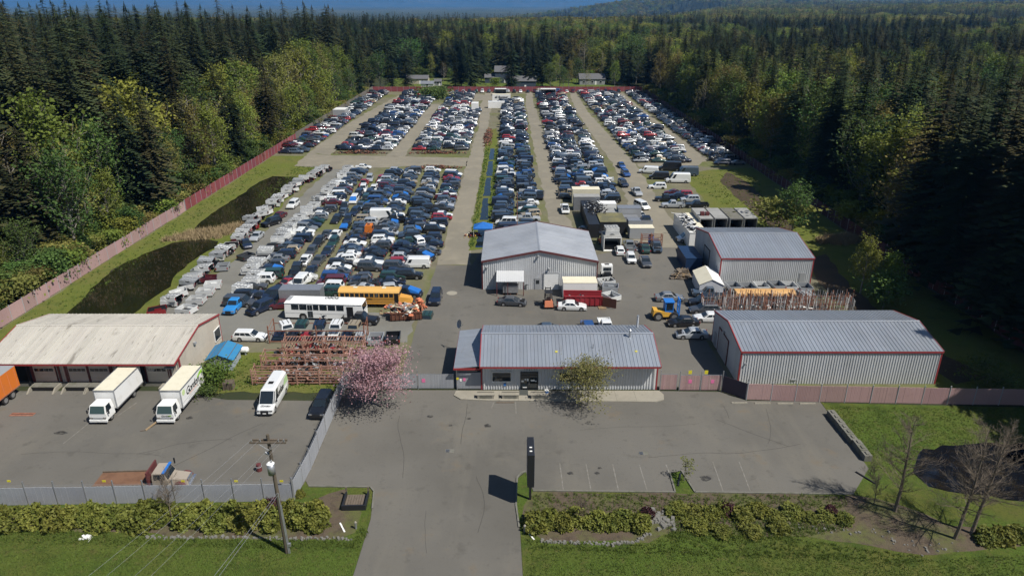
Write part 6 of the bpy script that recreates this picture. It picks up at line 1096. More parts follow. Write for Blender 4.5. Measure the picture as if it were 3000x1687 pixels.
# ------------------------------------------------------------------ vegetation
def tri_soup(name, tris, m, quads=False):
    V = np.asarray(tris, float).reshape(-1, 3); k = 4 if quads else 3
    return np_mesh(name, V, np.arange(len(V)).reshape(-1, k), [m])
def rand_quads(r, C_, s0, s1, flat=.35):
    """leaf quads at the points C_ with random tilt"""
    n = len(C_); a = r.randn(n, 3); a[:, 2] *= flat; a /= np.linalg.norm(a, axis=1, keepdims=True)
    b = np.cross(a, r.randn(n, 3)); b /= np.linalg.norm(b, axis=1, keepdims=True) + 1e-9
    s = r.uniform(s0, s1, (n, 1)); a = a * s; b = b * s * r.uniform(.5, .9, (n, 1))
    return np.stack([C_ - a - b * .3, C_ + b, C_ + a + b * .2, C_ - b], 1)
def conifer(seed, h, r0, step=.6, lod=1, base=.1, skew=0.):
    r = np.random.RandomState(seed); T3 = []; z = h * base; f1, f2, f3 = r.rand(3) * 6.28
    while z < h * .985:
        t = z / h; n = r.randint(5, 8) if lod else 4
        ln0 = r0 * (1 - t) ** .62 * (1. if t > base + .12 else .72) * (1 + .16 * math.sin(z * .55 + f3)) + .25
        a0 = r.rand() * 6.28
        for i in range(n):
            if r.rand() < .1: continue
            az = a0 + 6.283 * i / n + r.normal(0, .2); L = ln0 * r.uniform(.5, 1.15) * (1 + .28 * math.sin(az + f1) + .16 * math.sin(2 * az + f2 + z * .12)); d = np.array([math.cos(az), math.sin(az), 0]); s_ = np.array([-d[1], d[0], 0])
            zt = z + r.normal(0, .2); up = r.uniform(.02, .16) - .22 * (1 - t); K = 4 if lod else 2
            prev = None
            for k in range(K + 1):
                u = (k + .6) / (K + .6); p = np.array([0, 0, zt]) + d * L * u + np.array([0, 0, L * (up * u - .25 * u * u)])
                w = L * .34 * (1 - .55 * u) * r.uniform(.7, 1.2)
                for sg in (-1, 1):
                    q = p + s_ * sg * w + d * L * .12 + np.array([0, 0, -.22 * w * r.uniform(.6, 1.6)]); T3 += [p - d * L * .16, p + d * L * .2, q]
                T3 += [p - s_ * .12 * w, p + s_ * .12 * w, p + d * L * .28 + np.array([0, 0, -.3 * w])]
        z += step * r.uniform(.8, 1.25) * (1.2 - .5 * t)
    for i in range(6): az = i * 1.05; d = np.array([math.cos(az), math.sin(az), 0]); T3 += [np.array([0, 0, h * 1.015]), np.array([0, 0, h * .965]) + d * .16, np.array([0, 0, h * .95]) + d * .5]
    return np.array(T3)
def limbs(r, h, rad, n, mb, mat_i=0, up=.5, tk=.018):
    ends = []; mb.cyl((0, 0, 0), (r.normal(0, .02) * h, r.normal(0, .02) * h, h * .55), h * tk, h * tk * .55, n=6, mi=mat_i, cap=False); mb.cyl((0, 0, h * .55), (0, 0, h * .93), h * tk * .55, h * tk * .12, n=5, mi=mat_i, cap=False)
    for i in range(n):
        t = .2 + .72 * (i + r.rand()) / n; az = r.rand() * 6.28; z0 = h * t * (1 if up < 1 else .9); L = rad * (1.05 - .75 * max(0, t - .35) / .65) * r.uniform(.75, 1.15)
        e = np.array([math.cos(az) * L, math.sin(az) * L, z0 + L * up * r.uniform(.6, 1.6)]); m_ = np.array([math.cos(az) * L * .5, math.sin(az) * L * .5, z0 + L * up * .35])
        mb.cyl((0, 0, z0), m_, h * tk * .35, h * tk * .22, n=4, mi=mat_i, cap=False); mb.cyl(m_, e, h * tk * .22, h * tk * .06, n=4, mi=mat_i, cap=False)
        ends += [m_, e, (m_ + e) / 2]
        for _ in range(3):
            f = m_ + (e - m_) * r.rand() + r.normal(0, L * .22, 3) * [1, 1, .8]; mb.cyl((m_ + e) / 2, f, h * tk * .12, h * tk * .04, n=3, mi=mat_i, cap=False); ends.append(f)
    ends.append(np.array([0, 0, h * .95])); return np.array(ends)
def decid(seed, h, rad, n, s0, s1, spread_=.13, nl=22, up=.5, tk=.014):
    r = np.random.RandomState(seed); mb = MB(); E_ = limbs(r, h, rad, nl, mb, up=up, tk=tk)
    c = E_[r.randint(0, len(E_), n)] + r.normal(0, 1, (n, 3)) * rad * spread_ * np.array([1, 1, .9]) * r.uniform(.5, 1.8, (n, 1)); c[:, 2] = np.clip(c[:, 2], h * .06, h * 1.03)
    return mb, rand_quads(r, c, s0, s1)
TREES = {}      # kind -> list of (trunk mesh, crown mesh, height)
TREES['conifer'] = []
for i, (h, r0, m) in enumerate([(40, 6.4, NEEDLE), (34, 7.0, NEEDLE), (43, 6.0, NEEDLE2), (30, 6.4, NEEDLE), (27, 6.0, NEEDLE2)]):
    TREES['conifer'].append((MB().cyl((0, 0, 0), (0, 0, h * .97), .36, .04, n=7, cap=False).mesh('trunk', BARK), tri_soup('crown', conifer(20 + i, h, r0, .62), m), h))
TREES['leafy'] = []
for i, (h, rad, n, m) in enumerate([(24, 4.6, 4000, LEAF), (27, 4.3, 3900, LEAF2), (21, 5.4, 3800, LEAF3), (26, 4.0, 3000, LEAF2), (18, 4.4, 3400, LEAF)]):
    mb, q = decid(40 + i, h, rad, n, .13, .34, nl=34, up=1.15); TREES['leafy'].append((mb.mesh('trunk', PALEB, fix=False), tri_soup('crown', q, m, True), h))
TREES['budding'] = []
for i, (h, rad, n) in enumerate([(23, 4.4, 700), (20, 4.8, 600)]):
    mb, q = decid(60 + i, h, rad, n, .12, .28, nl=32, up=.8); TREES['budding'].append((mb.mesh('trunk', PALEB, fix=False), tri_soup('crown', q, LEAF2, True), h))
TREES['bush'] = []
for i, (h, rad, n, m) in enumerate([(5, 3.0, 1500, LEAF), (4, 3.2, 1500, LEAF2), (6, 2.8, 1500, LEAF3)]):
    mb, q = decid(70 + i, h, rad, n, .14, .34, spread_=.2, nl=16, up=.5, tk=.012); TREES['bush'].append((mb.mesh('trunk', PALEB, fix=False), tri_soup('crown', q, m, True), h))
def tree(kind, v, x, y, hs, rz, label, group, name=None):
    tm, cm, h = TREES[kind][v]; o = thing(name or {'conifer': 'conifer_tree', 'leafy': 'leafy_tree', 'budding': 'budding_tree', 'bush': 'bush'}[kind], label, 'bush' if kind == 'bush' else 'tree', (x, y, -.05), rz, group); s = hs / h
    k = s ** .6 if kind == 'conifer' else s; q_ = rt.uniform(.82, 1.2); o.scale = (k * q_, k * rt.uniform(.9, 1.12), s); o.rotation_euler = (rt.gauss(0, .025), rt.gauss(0, .025), rz); part('trunk', tm, o); part('crown', cm, o); return o
# candidate positions round the yard
rt = random.Random(77); cand = []
def scatter(xa, xb, ya, yb, sp, f):
    y = ya
    while y < yb:
        x = xa
        while x < xb:
            px, py = x + rt.uniform(-.45, .45) * sp, y + rt.uniform(-.45, .45) * sp
            q = f(px, py)
            if q: cand.append((px, py, *q))
            x += sp
        y += sp
def left_f(x, y):
    e = -79.0 - x
    if e < 1.5 or x < -.80 * y - 26: return None
    if y < 122 and e < 14: return ('leafy', rt.randrange(5), rt.uniform(8, 13)) if e > 5 else ('bush', rt.randrange(3), rt.uniform(3.5, 6))
    if y < 165: pc = .5 if e < 22 else .8
    elif y < 385: pc = .12 if e < 20 else (.45 if e < 32 else .86)
    else: pc = .8
    if rt.random() < pc: return ('conifer', rt.randrange(5), rt.uniform(20, 31) if e < 12 else rt.triangular(25, 48, 40))
    if rt.random() < .22: return ('budding', rt.randrange(2), rt.uniform(17, 25))
    return ('leafy', rt.randrange(5), rt.uniform(14, 22) if e < 7 else rt.uniform(20, 30))
scatter(-104, -79, 84, 425, 6.2, left_f); scatter(-360, -104, 84, 425, 9., left_f)
def right_f(x, y):
    e = x - 74.0
    if e < 1.5 or x > .80 * y + 44: return None
    pc = (.2 if y < 300 else .3) if e < 13 else .5
    if rt.random() < pc: return ('conifer', rt.randrange(5), rt.uniform(27, 33) if y < 215 and e < 30 else rt.triangular(18, 35, 28))
    if rt.random() < .15: return ('budding', rt.randrange(2), rt.uniform(15, 20))
    return ('leafy', rt.randrange(5), rt.uniform(19, 27) if e < 13 else rt.uniform(17, 26))
scatter(73.2, 98, 44, 118, 4.9, lambda x, y: ('conifer', rt.randrange(5), rt.uniform(32, 38))); scatter(74, 112, 118, 425, 5.6, right_f); scatter(98, 120, 44, 118, 7.5, right_f); scatter(112, 360, 60, 425, 9.2, right_f)
# a few trees read off the photograph
for px, py, k, v, h in ((2318, 690, 'leafy', 2, 11.5), (2280, 680, 'bush', 1, 6), (2520, 860, 'leafy', 0, 10.5), (2585, 905, 'bush', 2, 5.5), (2600, 870, 'leafy', 4, 8)): cand.append((*G(px, py), k, v, h))
def rank(c):
    x, y = c[:2]; e = max(0, -79 - x, x - 74); return math.hypot(x, y) + 4.5 * e - (60 if abs(x) < 73 else 0)
cand.sort(key=rank); IND, REST = cand[:285], cand[285:]
KT = {'conifer': 'conifer', 'leafy': 'leafy tree', 'budding': 'barely budding tree', 'bush': 'bush'}
ADJ = {('conifer', 0): 'tall dark green', ('conifer', 1): 'broad dark green', ('conifer', 2): 'slender brownish', ('conifer', 3): 'dense dark green', ('conifer', 4): 'brownish green', ('leafy', 0): 'fresh green', ('leafy', 1): 'olive', ('leafy', 2): 'deep green', ('leafy', 3): 'thin olive', ('leafy', 4): 'low fresh green', ('budding', 0): 'tall pale', ('budding', 1): 'wide pale', ('bush', 0): 'fresh green', ('bush', 1): 'olive', ('bush', 2): 'deep green'}
for i, (x, y, k, v, h) in enumerate(IND):
    if abs(x) < 73: w = 'inside the right fence'
    elif x < 0: w = 'behind the pink fence' if y < 158 else 'behind the red fence' if y < 249 else 'behind the board fence'
    else: w = 'in the right hand forest'
    nb = min((q for j, q in enumerate(IND) if j != i), key=lambda q: (q[0] - x) ** 2 + (q[1] - y) ** 2)
    tree(k, v, x, y, h, rt.random() * 6.28, f'{ADJ[(k, v)]} {KT[k]} by {"an" if ADJ[nb[2:4]][0] == "o" else "a"} {ADJ[nb[2:4]]} {KT[nb[2]]} {w}', f'{KT[k]}s {w}')
# the rest of the woodland: beyond counting
fr = np.random.RandomState(5); P_, I_, S_, Rz = [], [], [], []
SRC = [('conifer', i) for i in range(5)] + [('leafy', i) for i in range(5)] + [('budding', i) for i in range(2)] + [('bush', i) for i in range(3)]
for x, y, k, v, h in REST: P_.append((x, y, 0)); I_.append(SRC.index((k, v))); s = h / TREES[k][v][2]; S_.append((s ** .6 if k == 'conifer' else s,) * 2 + (s,))
NLOW = len(SRC)
def patch(x, y): return math.sin(x * .011 + 1.3) + math.sin(y * .009 + x * .004) + .7 * math.sin(x * .031 - y * .027)
def band(ya, yb, sp, low):
    y = ya
    while y < yb:
        hw = .77 * y + 70; n = int(2 * hw / sp); xs = -hw + (np.arange(n) + fr.uniform(-.45, .45, n) + .5) * sp; ysv = y + fr.uniform(-.45, .45, n) * sp
        for x, yy in zip(xs, ysv):
            if yy < 470 and -82 < x < 66: 
                continue
            if yy < 430 and abs(x) < 365: continue
            if 470 <= yy < 520 and -70 < x < 55 and fr.rand() < .5: continue
            d = patch(x, yy) + .5 * fr.randn() + (.85 if x > .08 * yy else .25)
            if d > .8:
                k = 5 + fr.randint(0, 5) if fr.rand() < .85 else 10 + fr.randint(0, 2); h = fr.uniform(16, 26) if x < .3 * yy else fr.uniform(15, 24)
            else: k = fr.randint(0, 5); h = fr.triangular(12, 26, 37)
            kk, v = SRC[k]; s = h / TREES[kk][v][2]
            if low: k = NLOW + (3 + fr.randint(0, 2) if k >= 5 else fr.randint(0, 3)); s = h / 30.
            P_.append((x, yy, float(T(x, yy)) - .3)); I_.append(k); w = s ** .6 if k < 5 or (low and k < NLOW + 3) else s; w *= (1.35 + max(0, sp - 11) * .03) * fr.uniform(.8, 1.35); S_.append((w, w, s))
        y += sp
band(425, 1000, 11., False); band(1000, 2100, 14.5, True); band(2100, 5600, 28., True)
src = bpy.data.collections.new('tree_sources')
def src_obj(n, tm, cm):
    mb_v, mb_f, mi = [], [], []; o = 0; me = bpy.data.meshes.new(n); ms = [tm, cm]; vv = []; faces = []
    for q, m in enumerate(ms):
        vv += [v.co[:] for v in m.vertices]; faces += [tuple(o + i for i in p.vertices) for p in m.polygons]; mi += [q] * len(m.polygons); o = len(vv)
    me.from_pydata(vv, [], faces); me.materials.append(tm.materials[0]); me.materials.append(cm.materials[0]); me.polygons.foreach_set('material_index', mi); me.update()
    ob = bpy.data.objects.new(n, me); src.objects.link(ob)
for i, (k, v) in enumerate(SRC): src_obj(f'src_{i:02d}', TREES[k][v][0], TREES[k][v][1])
for i in range(3):
    src_obj(f'src_{NLOW + i:02d}', MB().cyl((0, 0, 0), (0, 0, 29), .4, .05, n=4, cap=False).mesh('trunk', BARK), tri_soup('crown', conifer(90 + i, 30, 6.2, 1.4, 0), (NEEDLE, NEEDLE2, NEEDLE)[i]))
for i in range(2):
    mb, q = decid(95 + i, 30, 9., 700, .4, 1.0, nl=14, up=.7); src_obj(f'src_{NLOW + 3 + i:02d}', MB().cyl((0, 0, 0), (0, 0, 20), .4, .1, n=4, cap=False).mesh('trunk', PALEB), tri_soup('crown', q, (LEAF, LEAF2)[i], True))
print('individual trees', len(IND), 'forest instances', len(P_))
def gn_scatter(name, P, I, S3, coll, label, cat):
    me = bpy.data.meshes.new(name); me.vertices.add(len(P)); me.vertices.foreach_set('co', np.array(P, np.float32).ravel())
    a = me.attributes.new('vi', 'INT', 'POINT'); a.data.foreach_set('value', np.array(I, np.int32))
    a = me.attributes.new('sc', 'FLOAT_VECTOR', 'POINT'); a.data.foreach_set('vector', np.array(S3, np.float32).ravel())
    rot = np.zeros((len(P), 3), np.float32); rs_ = np.random.RandomState(3); rot[:, 2] = rs_.rand(len(P)) * 6.283; rot[:, :2] = rs_.normal(0, .03, (len(P), 2))
    a = me.attributes.new('rt', 'FLOAT_VECTOR', 'POINT'); a.data.foreach_set('vector', rot.ravel())
    o = link(bpy.data.objects.new(name, me)); ng = bpy.data.node_groups.new(name, 'GeometryNodeTree')
    ng.interface.new_socket('Geometry', in_out='INPUT', socket_type='NodeSocketGeometry'); ng.interface.new_socket('Geometry', in_out='OUTPUT', socket_type='NodeSocketGeometry')
    N = ng.nodes; gi = N.new('NodeGroupInput'); go = N.new('NodeGroupOutput'); ip = N.new('GeometryNodeInstanceOnPoints'); ci = N.new('GeometryNodeCollectionInfo'); ci.inputs['Collection'].default_value = coll; ci.inputs['Separate Children'].default_value = True; ci.inputs['Reset Children'].default_value = True
    def at_(n_, ty): q = N.new('GeometryNodeInputNamedAttribute'); q.data_type = ty; q.inputs['Name'].default_value = n_; return q.outputs['Attribute']
    e2r = N.new('FunctionNodeEulerToRotation'); l = ng.links
    l.new(gi.outputs[0], ip.inputs['Points']); l.new(ci.outputs[0], ip.inputs['Instance']); ip.inputs['Pick Instance'].default_value = True
    l.new(at_('vi', 'INT'), ip.inputs['Instance Index']); l.new(at_('rt', 'FLOAT_VECTOR'), e2r.inputs[0]); l.new(e2r.outputs[0], ip.inputs['Rotation']); l.new(at_('sc', 'FLOAT_VECTOR'), ip.inputs['Scale']); l.new(ip.outputs[0], go.inputs[0])
    md = o.modifiers.new('scatter', 'NODES'); md.node_group = ng; return tag(o, label, cat, kind='stuff')
gn_scatter('forest', P_, I_, S_, src, 'dense mixed forest stretching from the yard to the horizon', 'forest')

ur = np.random.RandomState(8); UP_, UI, US = [], [], []
for n_, xa, xb, ya, yb in ((900, -105, -78.6, 84, 396), (700, 73.6, 98, 50, 396), (260, -80, 66, 470, 520), (160, -88, -78.3, 90, 396), (160, 73.2, 80, 60, 396)):
    for _ in range(n_):
        x, y = ur.uniform(xa, xb), ur.uniform(ya, yb); k = ur.randint(0, 3); s_ = ur.uniform(.35, 1.05); UP_.append((x, y, -.1)); UI.append(SRC.index(('bush', k))); US.append((s_, s_, s_ * ur.uniform(.7, 1.2)))
gn_scatter('undergrowth', UP_, UI, US, src, 'leafy undergrowth filling the forest edges behind the fences', 'undergrowth')
# garden trees and shrubs -------------------------------------------------------------------
def crown_tree(name, label, px, py, h, rad, n, s0, s1, m, seed, bark=PALEB, spread_=.17, nl=26, up=.7, low=.12, gap=0.):
    x, y = G(px, py); r = np.random.RandomState(seed); mb = MB(); E_ = limbs(r, h, rad, nl, mb, up=up, tk=.02)
    c = E_[r.randint(0, len(E_), n)] + r.normal(0, 1, (n, 3)) * rad * spread_ * r.uniform(.4, 1.7, (n, 1)); c[:, 2] = np.clip(c[:, 2], h * low, h * 1.03)
    o = thing(name, label, 'tree', (x, y, 0)); part('trunk', mb.mesh('trunk', bark, fix=False), o); part('crown', tri_soup('crown', rand_quads(r, c, s0, s1, .6), m, True), o); return o
crown_tree('blossom_tree', 'pink flowering cherry tree beside the grey sliding gate', 1118, 1192, 7.2, 3.9, 9500, .07, .15, BLOSSOM, 3, up=.55, spread_=.15, nl=34, low=.17)
crown_tree('spring_tree', 'small bronze green spring tree in front of the office windows', 1722, 1188, 5.6, 3.1, 6500, .055, .125, YLEAF, 4, up=.6, spread_=.14, nl=40, low=.16)
crown_tree('sapling', 'thin young tree on the small island between parking bays', 2005, 1408, 2.6, 1.0, 260, .05, .11, LEAF, 6, spread_=.15, nl=14); crown_tree('leafy_bush', 'bright green bush beside the dock building and blue roofed shed', 628, 1125, 2.6, 2.3, 1900, .1, .2, WEED, 7, up=.3, spread_=.22); crown_tree('leafy_bush', 'small green bush behind the lettered truck box', 610, 1160, 1.1, 1.3, 600, .08, .16, LEAF3, 8, up=.3, spread_=.22)
crown_tree('leafy_bush', 'grey green bush at the back of the right lawn fence', 2890, 1128, 3.0, 3.0, 1300, .1, .2, LEAF3, 9, up=.3, spread_=.22); crown_tree('bramble_mound', 'broad green bramble mound by the far red fence', 1278, 287, 4.5, 8.5, 2600, .25, .6, LEAF3, 10, up=.15, spread_=.22, low=.05)
def bare_tree(label, px, py, h, rad, seed, lean=0., fork=False):
    x, y = G(px, py); r = random.Random(seed); mb = MB(); tk = MB()
    def grow(p, d, L, rr_, lev):
        n = 4 if lev == 0 else 3; q = p
        for k in range(n):
            e = q + d * L / n; (tk if lev == 0 else mb).cyl(q, e, rr_ * (1 - .8 * k / n), rr_ * (1 - .8 * (k + 1) / n), n=6 if lev == 0 else 3, cap=False)
            if lev < 3:
                for _ in range((6, 4, 3)[lev]):
                    if lev == 0 and k == 0: continue
                    a = Vector((r.gauss(0, 1), r.gauss(0, 1), r.gauss(.25, .4))).normalized(); nd = (d * .95 + a * .8).normalized(); grow(q + (e - q) * r.random(), nd, L * r.uniform(.3, .46), max(.007, rr_ * .36 * (1 - .5 * k / n)), lev + 1)
            q = e; d = (d + Vector((r.gauss(0, .1), r.gauss(0, .1), .06))).normalized()
    if h < 5: grow(Vector((0, 0, 0)), Vector((lean, 0, 1)).normalized(), h, .05, 0)
    else:
        q = Vector((0, 0, 0)); n0 = 9
        for k in range(n0):
            e = q + Vector((lean * h / n0 + r.gauss(0, .05), r.gauss(0, .05), h / n0)); tk.cyl(q, e, .17 * (1 - .95 * k / n0) + .01, .17 * (1 - .95 * (k + 1) / n0) + .01, n=7, cap=False)
            if k > 1:
                for j in range(6):
                    az = r.random() * 6.28; dd = Vector((math.cos(az), math.sin(az), r.uniform(.25, .9))).normalized(); grow(q.lerp(e, r.random()), dd, h * rad * .13 * (1.05 - .8 * k / n0) * r.uniform(.7, 1.2), .045 * (1.1 - k / n0) + .008, 1)
            q = e
    o = thing('bare_tree', label, 'tree', (x, y, 0)); part('trunk', tk.mesh('trunk', TWIG, fix=False), o); part('branches', mb.mesh('branches', TWIG, fix=False), o); return o
bare_tree('leafless tree standing at the lot corner near the block wall', 2622, 1497, 10.5, 2.6, 1); bare_tree('leafless tree left of its twin on the wood chip bed', 2797, 1577, 11.5, 2.6, 2); bare_tree('leafless tree right of its twin beside the low dark shrubs', 2846, 1562, 11, 3.0, 3, .1)
o = bare_tree('thin bare multi-stemmed shrub between the left street shrubs', 505, 1525, 4.2, 2, 4); bare_tree('spiky bare shrub between the right street shrubs', 1705, 1530, 2.6, 1.5, 5); bare_tree('dead twiggy shrub by the far corner of the lot', 2560, 1475, 3.2, 2, 8)
def shrub_meshes(m, n, seed0, k=4, s0=.07, s1=.15):
    out = []
    for i in range(k):
        r = np.random.RandomState(seed0 + i); th = r.rand(n) * 6.283; ph = np.arccos(r.uniform(-.1, 1, n)); rad = r.uniform(.72, 1.05, n) ** .5 * (1 + .22 * np.sin(3 * th + i) * np.sin(4 * ph) + .12 * np.sin(7 * th + 2 * i) * np.sin(9 * ph))
        c = np.stack([rad * np.sin(ph) * np.cos(th), rad * np.sin(ph) * np.sin(th), .12 + .95 * rad * np.cos(ph)], -1)
        st = MB()
        for j in range(7): a = r.rand() * 6.28; st.cyl((0, 0, 0), (.6 * math.cos(a), .6 * math.sin(a), .75), .03, .01, n=4, cap=False)
        out.append((tri_soup('foliage', rand_quads(r, c, s0, s1, .8), m, True), st.mesh('stems', TWIG, fix=False)))
    return out
SHM = shrub_meshes(SHRUB, 1500, 100); PUM = shrub_meshes(PURPLE, 700, 120, 1)
def shrub(px, py, w, h, label, group=None, ms=None, d=None):
    x, y = G(px, py); ms = ms or SHM; f_, s_ = rnd.choice(ms); o = thing('shrub', label, 'shrub', (x, y, 0), rnd.random() * 6.28, group); o.scale = (w, d or w, h); part('foliage', f_, o); part('stems', s_, o); return o
hx = [(-15, 1528), (45, 1535), (105, 1530), (165, 1538), (215, 1528), (265, 1520), (300, 1540), (345, 1525), (390, 1530), (430, 1515), (420, 1542), (470, 1520), (550, 1530), (600, 1520), (640, 1535), (680, 1515), (720, 1532), (770, 1515), (800, 1535), (850, 1515), (880, 1532), (925, 1515), (925, 1538)]
for i, (px, py) in enumerate(hx): shrub(px, py, rnd.uniform(1.15, 1.5), rnd.uniform(1.25, 1.65), 'yellow green rounded shrub in the row below the grey street fence', 'street shrubs left of the driveway')
hx = [(1570, 1540), (1610, 1530), (1650, 1538), (1690, 1525), (1750, 1535), (1790, 1540), (1830, 1530), (1870, 1540), (1985, 1500), (2030, 1505), (2080, 1510), (2120, 1500), (2170, 1515), (2220, 1500), (2265, 1515), (2320, 1505), (2370, 1520), (2420, 1515), (2470, 1525), (2040, 1545), (2110, 1560), (2200, 1560), (2280, 1550)]
for i, (px, py) in enumerate(hx): shrub(px, py, rnd.uniform(.95, 1.35) * (1 if px < 1900 else .85), rnd.uniform(.8, 1.15) * (1 if px < 1900 else .7), 'yellow green rounded shrub in the bed below the parking bays' if px < 1900 else 'low green shrub on the rocky bed below the wide lot', 'street shrubs right of the driveway' if px < 1900 else 'shrubs on the rocky bed')
for px, py in ((2890, 1580), (2940, 1578), (2990, 1575)): shrub(px, py, 1.3, .85, 'low dark green shrub beside the leafless twin trees', 'shrubs beside the leafless trees', d=1.0)
shrub(800, 1505, 1.1, 1.5, 'dark purple shrub among the green ones behind the utility pole', ms=PUM); shrub(2128, 1500, .8, .9, 'dark purple shrub on the rocky bed', ms=PUM); shrub(1895, 1510, .7, .8, 'small dark red shrub at the end of the right shrub row', ms=PUM); shrub(2432, 1505, .7, .8, 'small dark red shrub near the leafless tree', ms=PUM); shrub(880, 1452, .5, .6, 'small green shrub at the fence corner by the timber box')
# stones edging the beds
STM = []
for i in range(4):
    r = random.Random(i); b = MB().hexa([(-.5, -.5, 0), (.5, -.45, 0), (.45, .5, 0), (-.5, .45, 0)], [(r.uniform(-.45, -.25), r.uniform(-.4, -.2), r.uniform(.6, .9)), (r.uniform(.2, .4), r.uniform(-.4, -.2), r.uniform(.6, .9)), (r.uniform(.2, .4), r.uniform(.2, .4), r.uniform(.6, .9)), (r.uniform(-.4, -.2), r.uniform(.2, .4), r.uniform(.6, .9))]); STM.append(b.mesh('stone', STONE))
def stones(label, pts, n, s, seed, wide=.1):
    r = random.Random(seed); x0, y0 = G(*pts[0]); o = thing('stone_edging', label, 'stone edging', (x0, y0, 0)); P = [G(*p) for p in pts]; tot = sum(math.dist(a, b) for a, b in zip(P, P[1:]))
    for i in range(n):
        d = tot * (i + r.uniform(-.3, .3)) / n
        for a, b in zip(P, P[1:]):
            L = math.dist(a, b)
            if d <= L or b == P[-1]: break
            d -= L
        t = max(0, min(1, d / L)); k = s * r.uniform(.6, 1.4); q = part('stone', r.choice(STM), o, (a[0] + (b[0] - a[0]) * t - x0 + r.gauss(0, wide), a[1] + (b[1] - a[1]) * t - y0 + r.gauss(0, wide), -.02), (0, 0, r.random() * 6.28)); q.scale = (k, k * .8, k * .7)
stones('row of small grey stones edging the left street bed', ((430, 1575), (700, 1573), (850, 1577), (1035, 1578)), 90, .28, 1); stones('row of small grey stones edging the right street bed', ((1585, 1583), (1660, 1590), (1780, 1594), (1860, 1590), (1905, 1560)), 75, .28, 2)
stones('heap of pale angular stones among the right shrubs', ((1915, 1500), (1935, 1520), (1960, 1530), (1925, 1535)), 70, .42, 3, .45); stones('scattered stones below the leafless trees', ((2250, 1540), (2400, 1550), (2560, 1555), (2650, 1600), (2800, 1605)), 60, .22, 4, .4)
# weeds, reeds, grass tufts: beyond counting
LAWNB = mat('lawn_blades', (.105, .15, .025), .8, layers=[(.3, 5, (.06, .09, .014), .45, .62, .8), (1., 5, (.16, .145, .05), .55, .7, .7)], trans=.2)
def tufts(name, label, cat, polys, n, h0, h1, m, seed, k=7, w=.05):
    r = np.random.RandomState(seed); out = []
    for poly in polys:
        P = np.array(poly); lo, hi = P.min(0), P.max(0); m_ = 0; tries = 0
        while m_ < n and tries < n * 6:
            tries += 1; q = lo + (hi - lo) * r.rand(2); inside = False; j = len(P) - 1
            for i in range(len(P)):
                if (P[i, 1] > q[1]) != (P[j, 1] > q[1]) and q[0] < (P[j, 0] - P[i, 0]) * (q[1] - P[i, 1]) / (P[j, 1] - P[i, 1]) + P[i, 0]: inside = not inside
                j = i
            if not inside: continue
            m_ += 1; hh = r.uniform(h0, h1)
            for _ in range(k):
                a = r.rand() * 6.28; d = np.array([math.cos(a), math.sin(a)]); s_ = np.array([-d[1], d[0]]) * w * r.uniform(.6, 1.5); b = q + r.normal(0, hh * .25, 2); t = b + d * hh * r.uniform(.2, .7)
                out += [(*(b - s_), 0), (*(b + s_), 0), (*t, hh * r.uniform(.6, 1.1))]
    o = link(bpy.data.objects.new(name, tri_soup(name, np.array(out), m))); return tag(o, label, cat, kind='stuff')
tufts('reeds', 'dry tan reeds between and around the ponds', 'reeds', [PX((470, 708), (540, 685), (640, 668), (720, 655), (700, 675), (640, 700), (560, 705)), PX((2390, 700), (2480, 690), (2560, 700), (2480, 720), (2400, 715))], 650, .6, 1.3, REED, 1, 8)
tufts('weeds', 'rough weeds on the grassy verges of the yard', 'weeds', [[(-75.5, 95), (-75.5, 205), (-70, 205), (-70, 95)], [(-64, 170), (-64, 206), (-56, 206), (-58, 170)], [(56, 135), (50, 170), (50, 195), (68, 195), (62, 150)], PX((540, 1140), (990, 1140), (900, 1060), (700, 1050))], 420, .15, .5, WEED, 2, 7); tufts('weeds', 'green weeds growing along the ditch banks', 'weeds', [[(-8.6, 132), (-8.8, 235), (-7.4, 235), (-7.6, 132)], [(-5.3, 132), (-5.7, 235), (-4.5, 235), (-4.2, 132)]], 420, .15, .6, WEED, 3, 8)
tufts('pond_weeds', 'brown dead stems standing in the dark ponds', 'reeds', [PX((200, 915), (330, 800), (500, 715), (620, 705), (580, 748), (500, 830), (420, 880)), PX((590, 655), (712, 575), (800, 520), (860, 522), (800, 590), (700, 650))], 700, .2, .6, MUD, 4, 5, .02); tufts('lawn_grass', 'short grass tufts across the street lawns', 'grass', [PX((-60, 1590), (400, 1590), (1040, 1590), (1060, 1605), (1030, 1690), (-60, 1690)), PX((1545, 1600), (2000, 1605), (2700, 1640), (3060, 1620), (3060, 1690), (1540, 1690)), PX((2430, 1190), (3060, 1200), (3060, 1290), (2700, 1310), (2660, 1400), (2580, 1380))], 5200, .07, .17, LAWNB, 6, 4, .03)
tufts('grass_tufts', 'longer grass tufts along the bed edges by the street', 'grass', [PX((0, 1548), (300, 1560), (430, 1580), (1030, 1582), (1060, 1540), (1080, 1560), (1050, 1610), (0, 1590)), PX((1540, 1560), (1600, 1590), (1900, 1595), (2000, 1555), (2300, 1575), (2700, 1630), (2700, 1650), (1545, 1610)), PX((1950, 1510), (2300, 1515), (2500, 1550), (2300, 1580), (1950, 1575)), PX((1560, 1445), (2480, 1452), (2480, 1490), (1560, 1500))], 1100, .12, .38, WEED, 5, 7, .025)
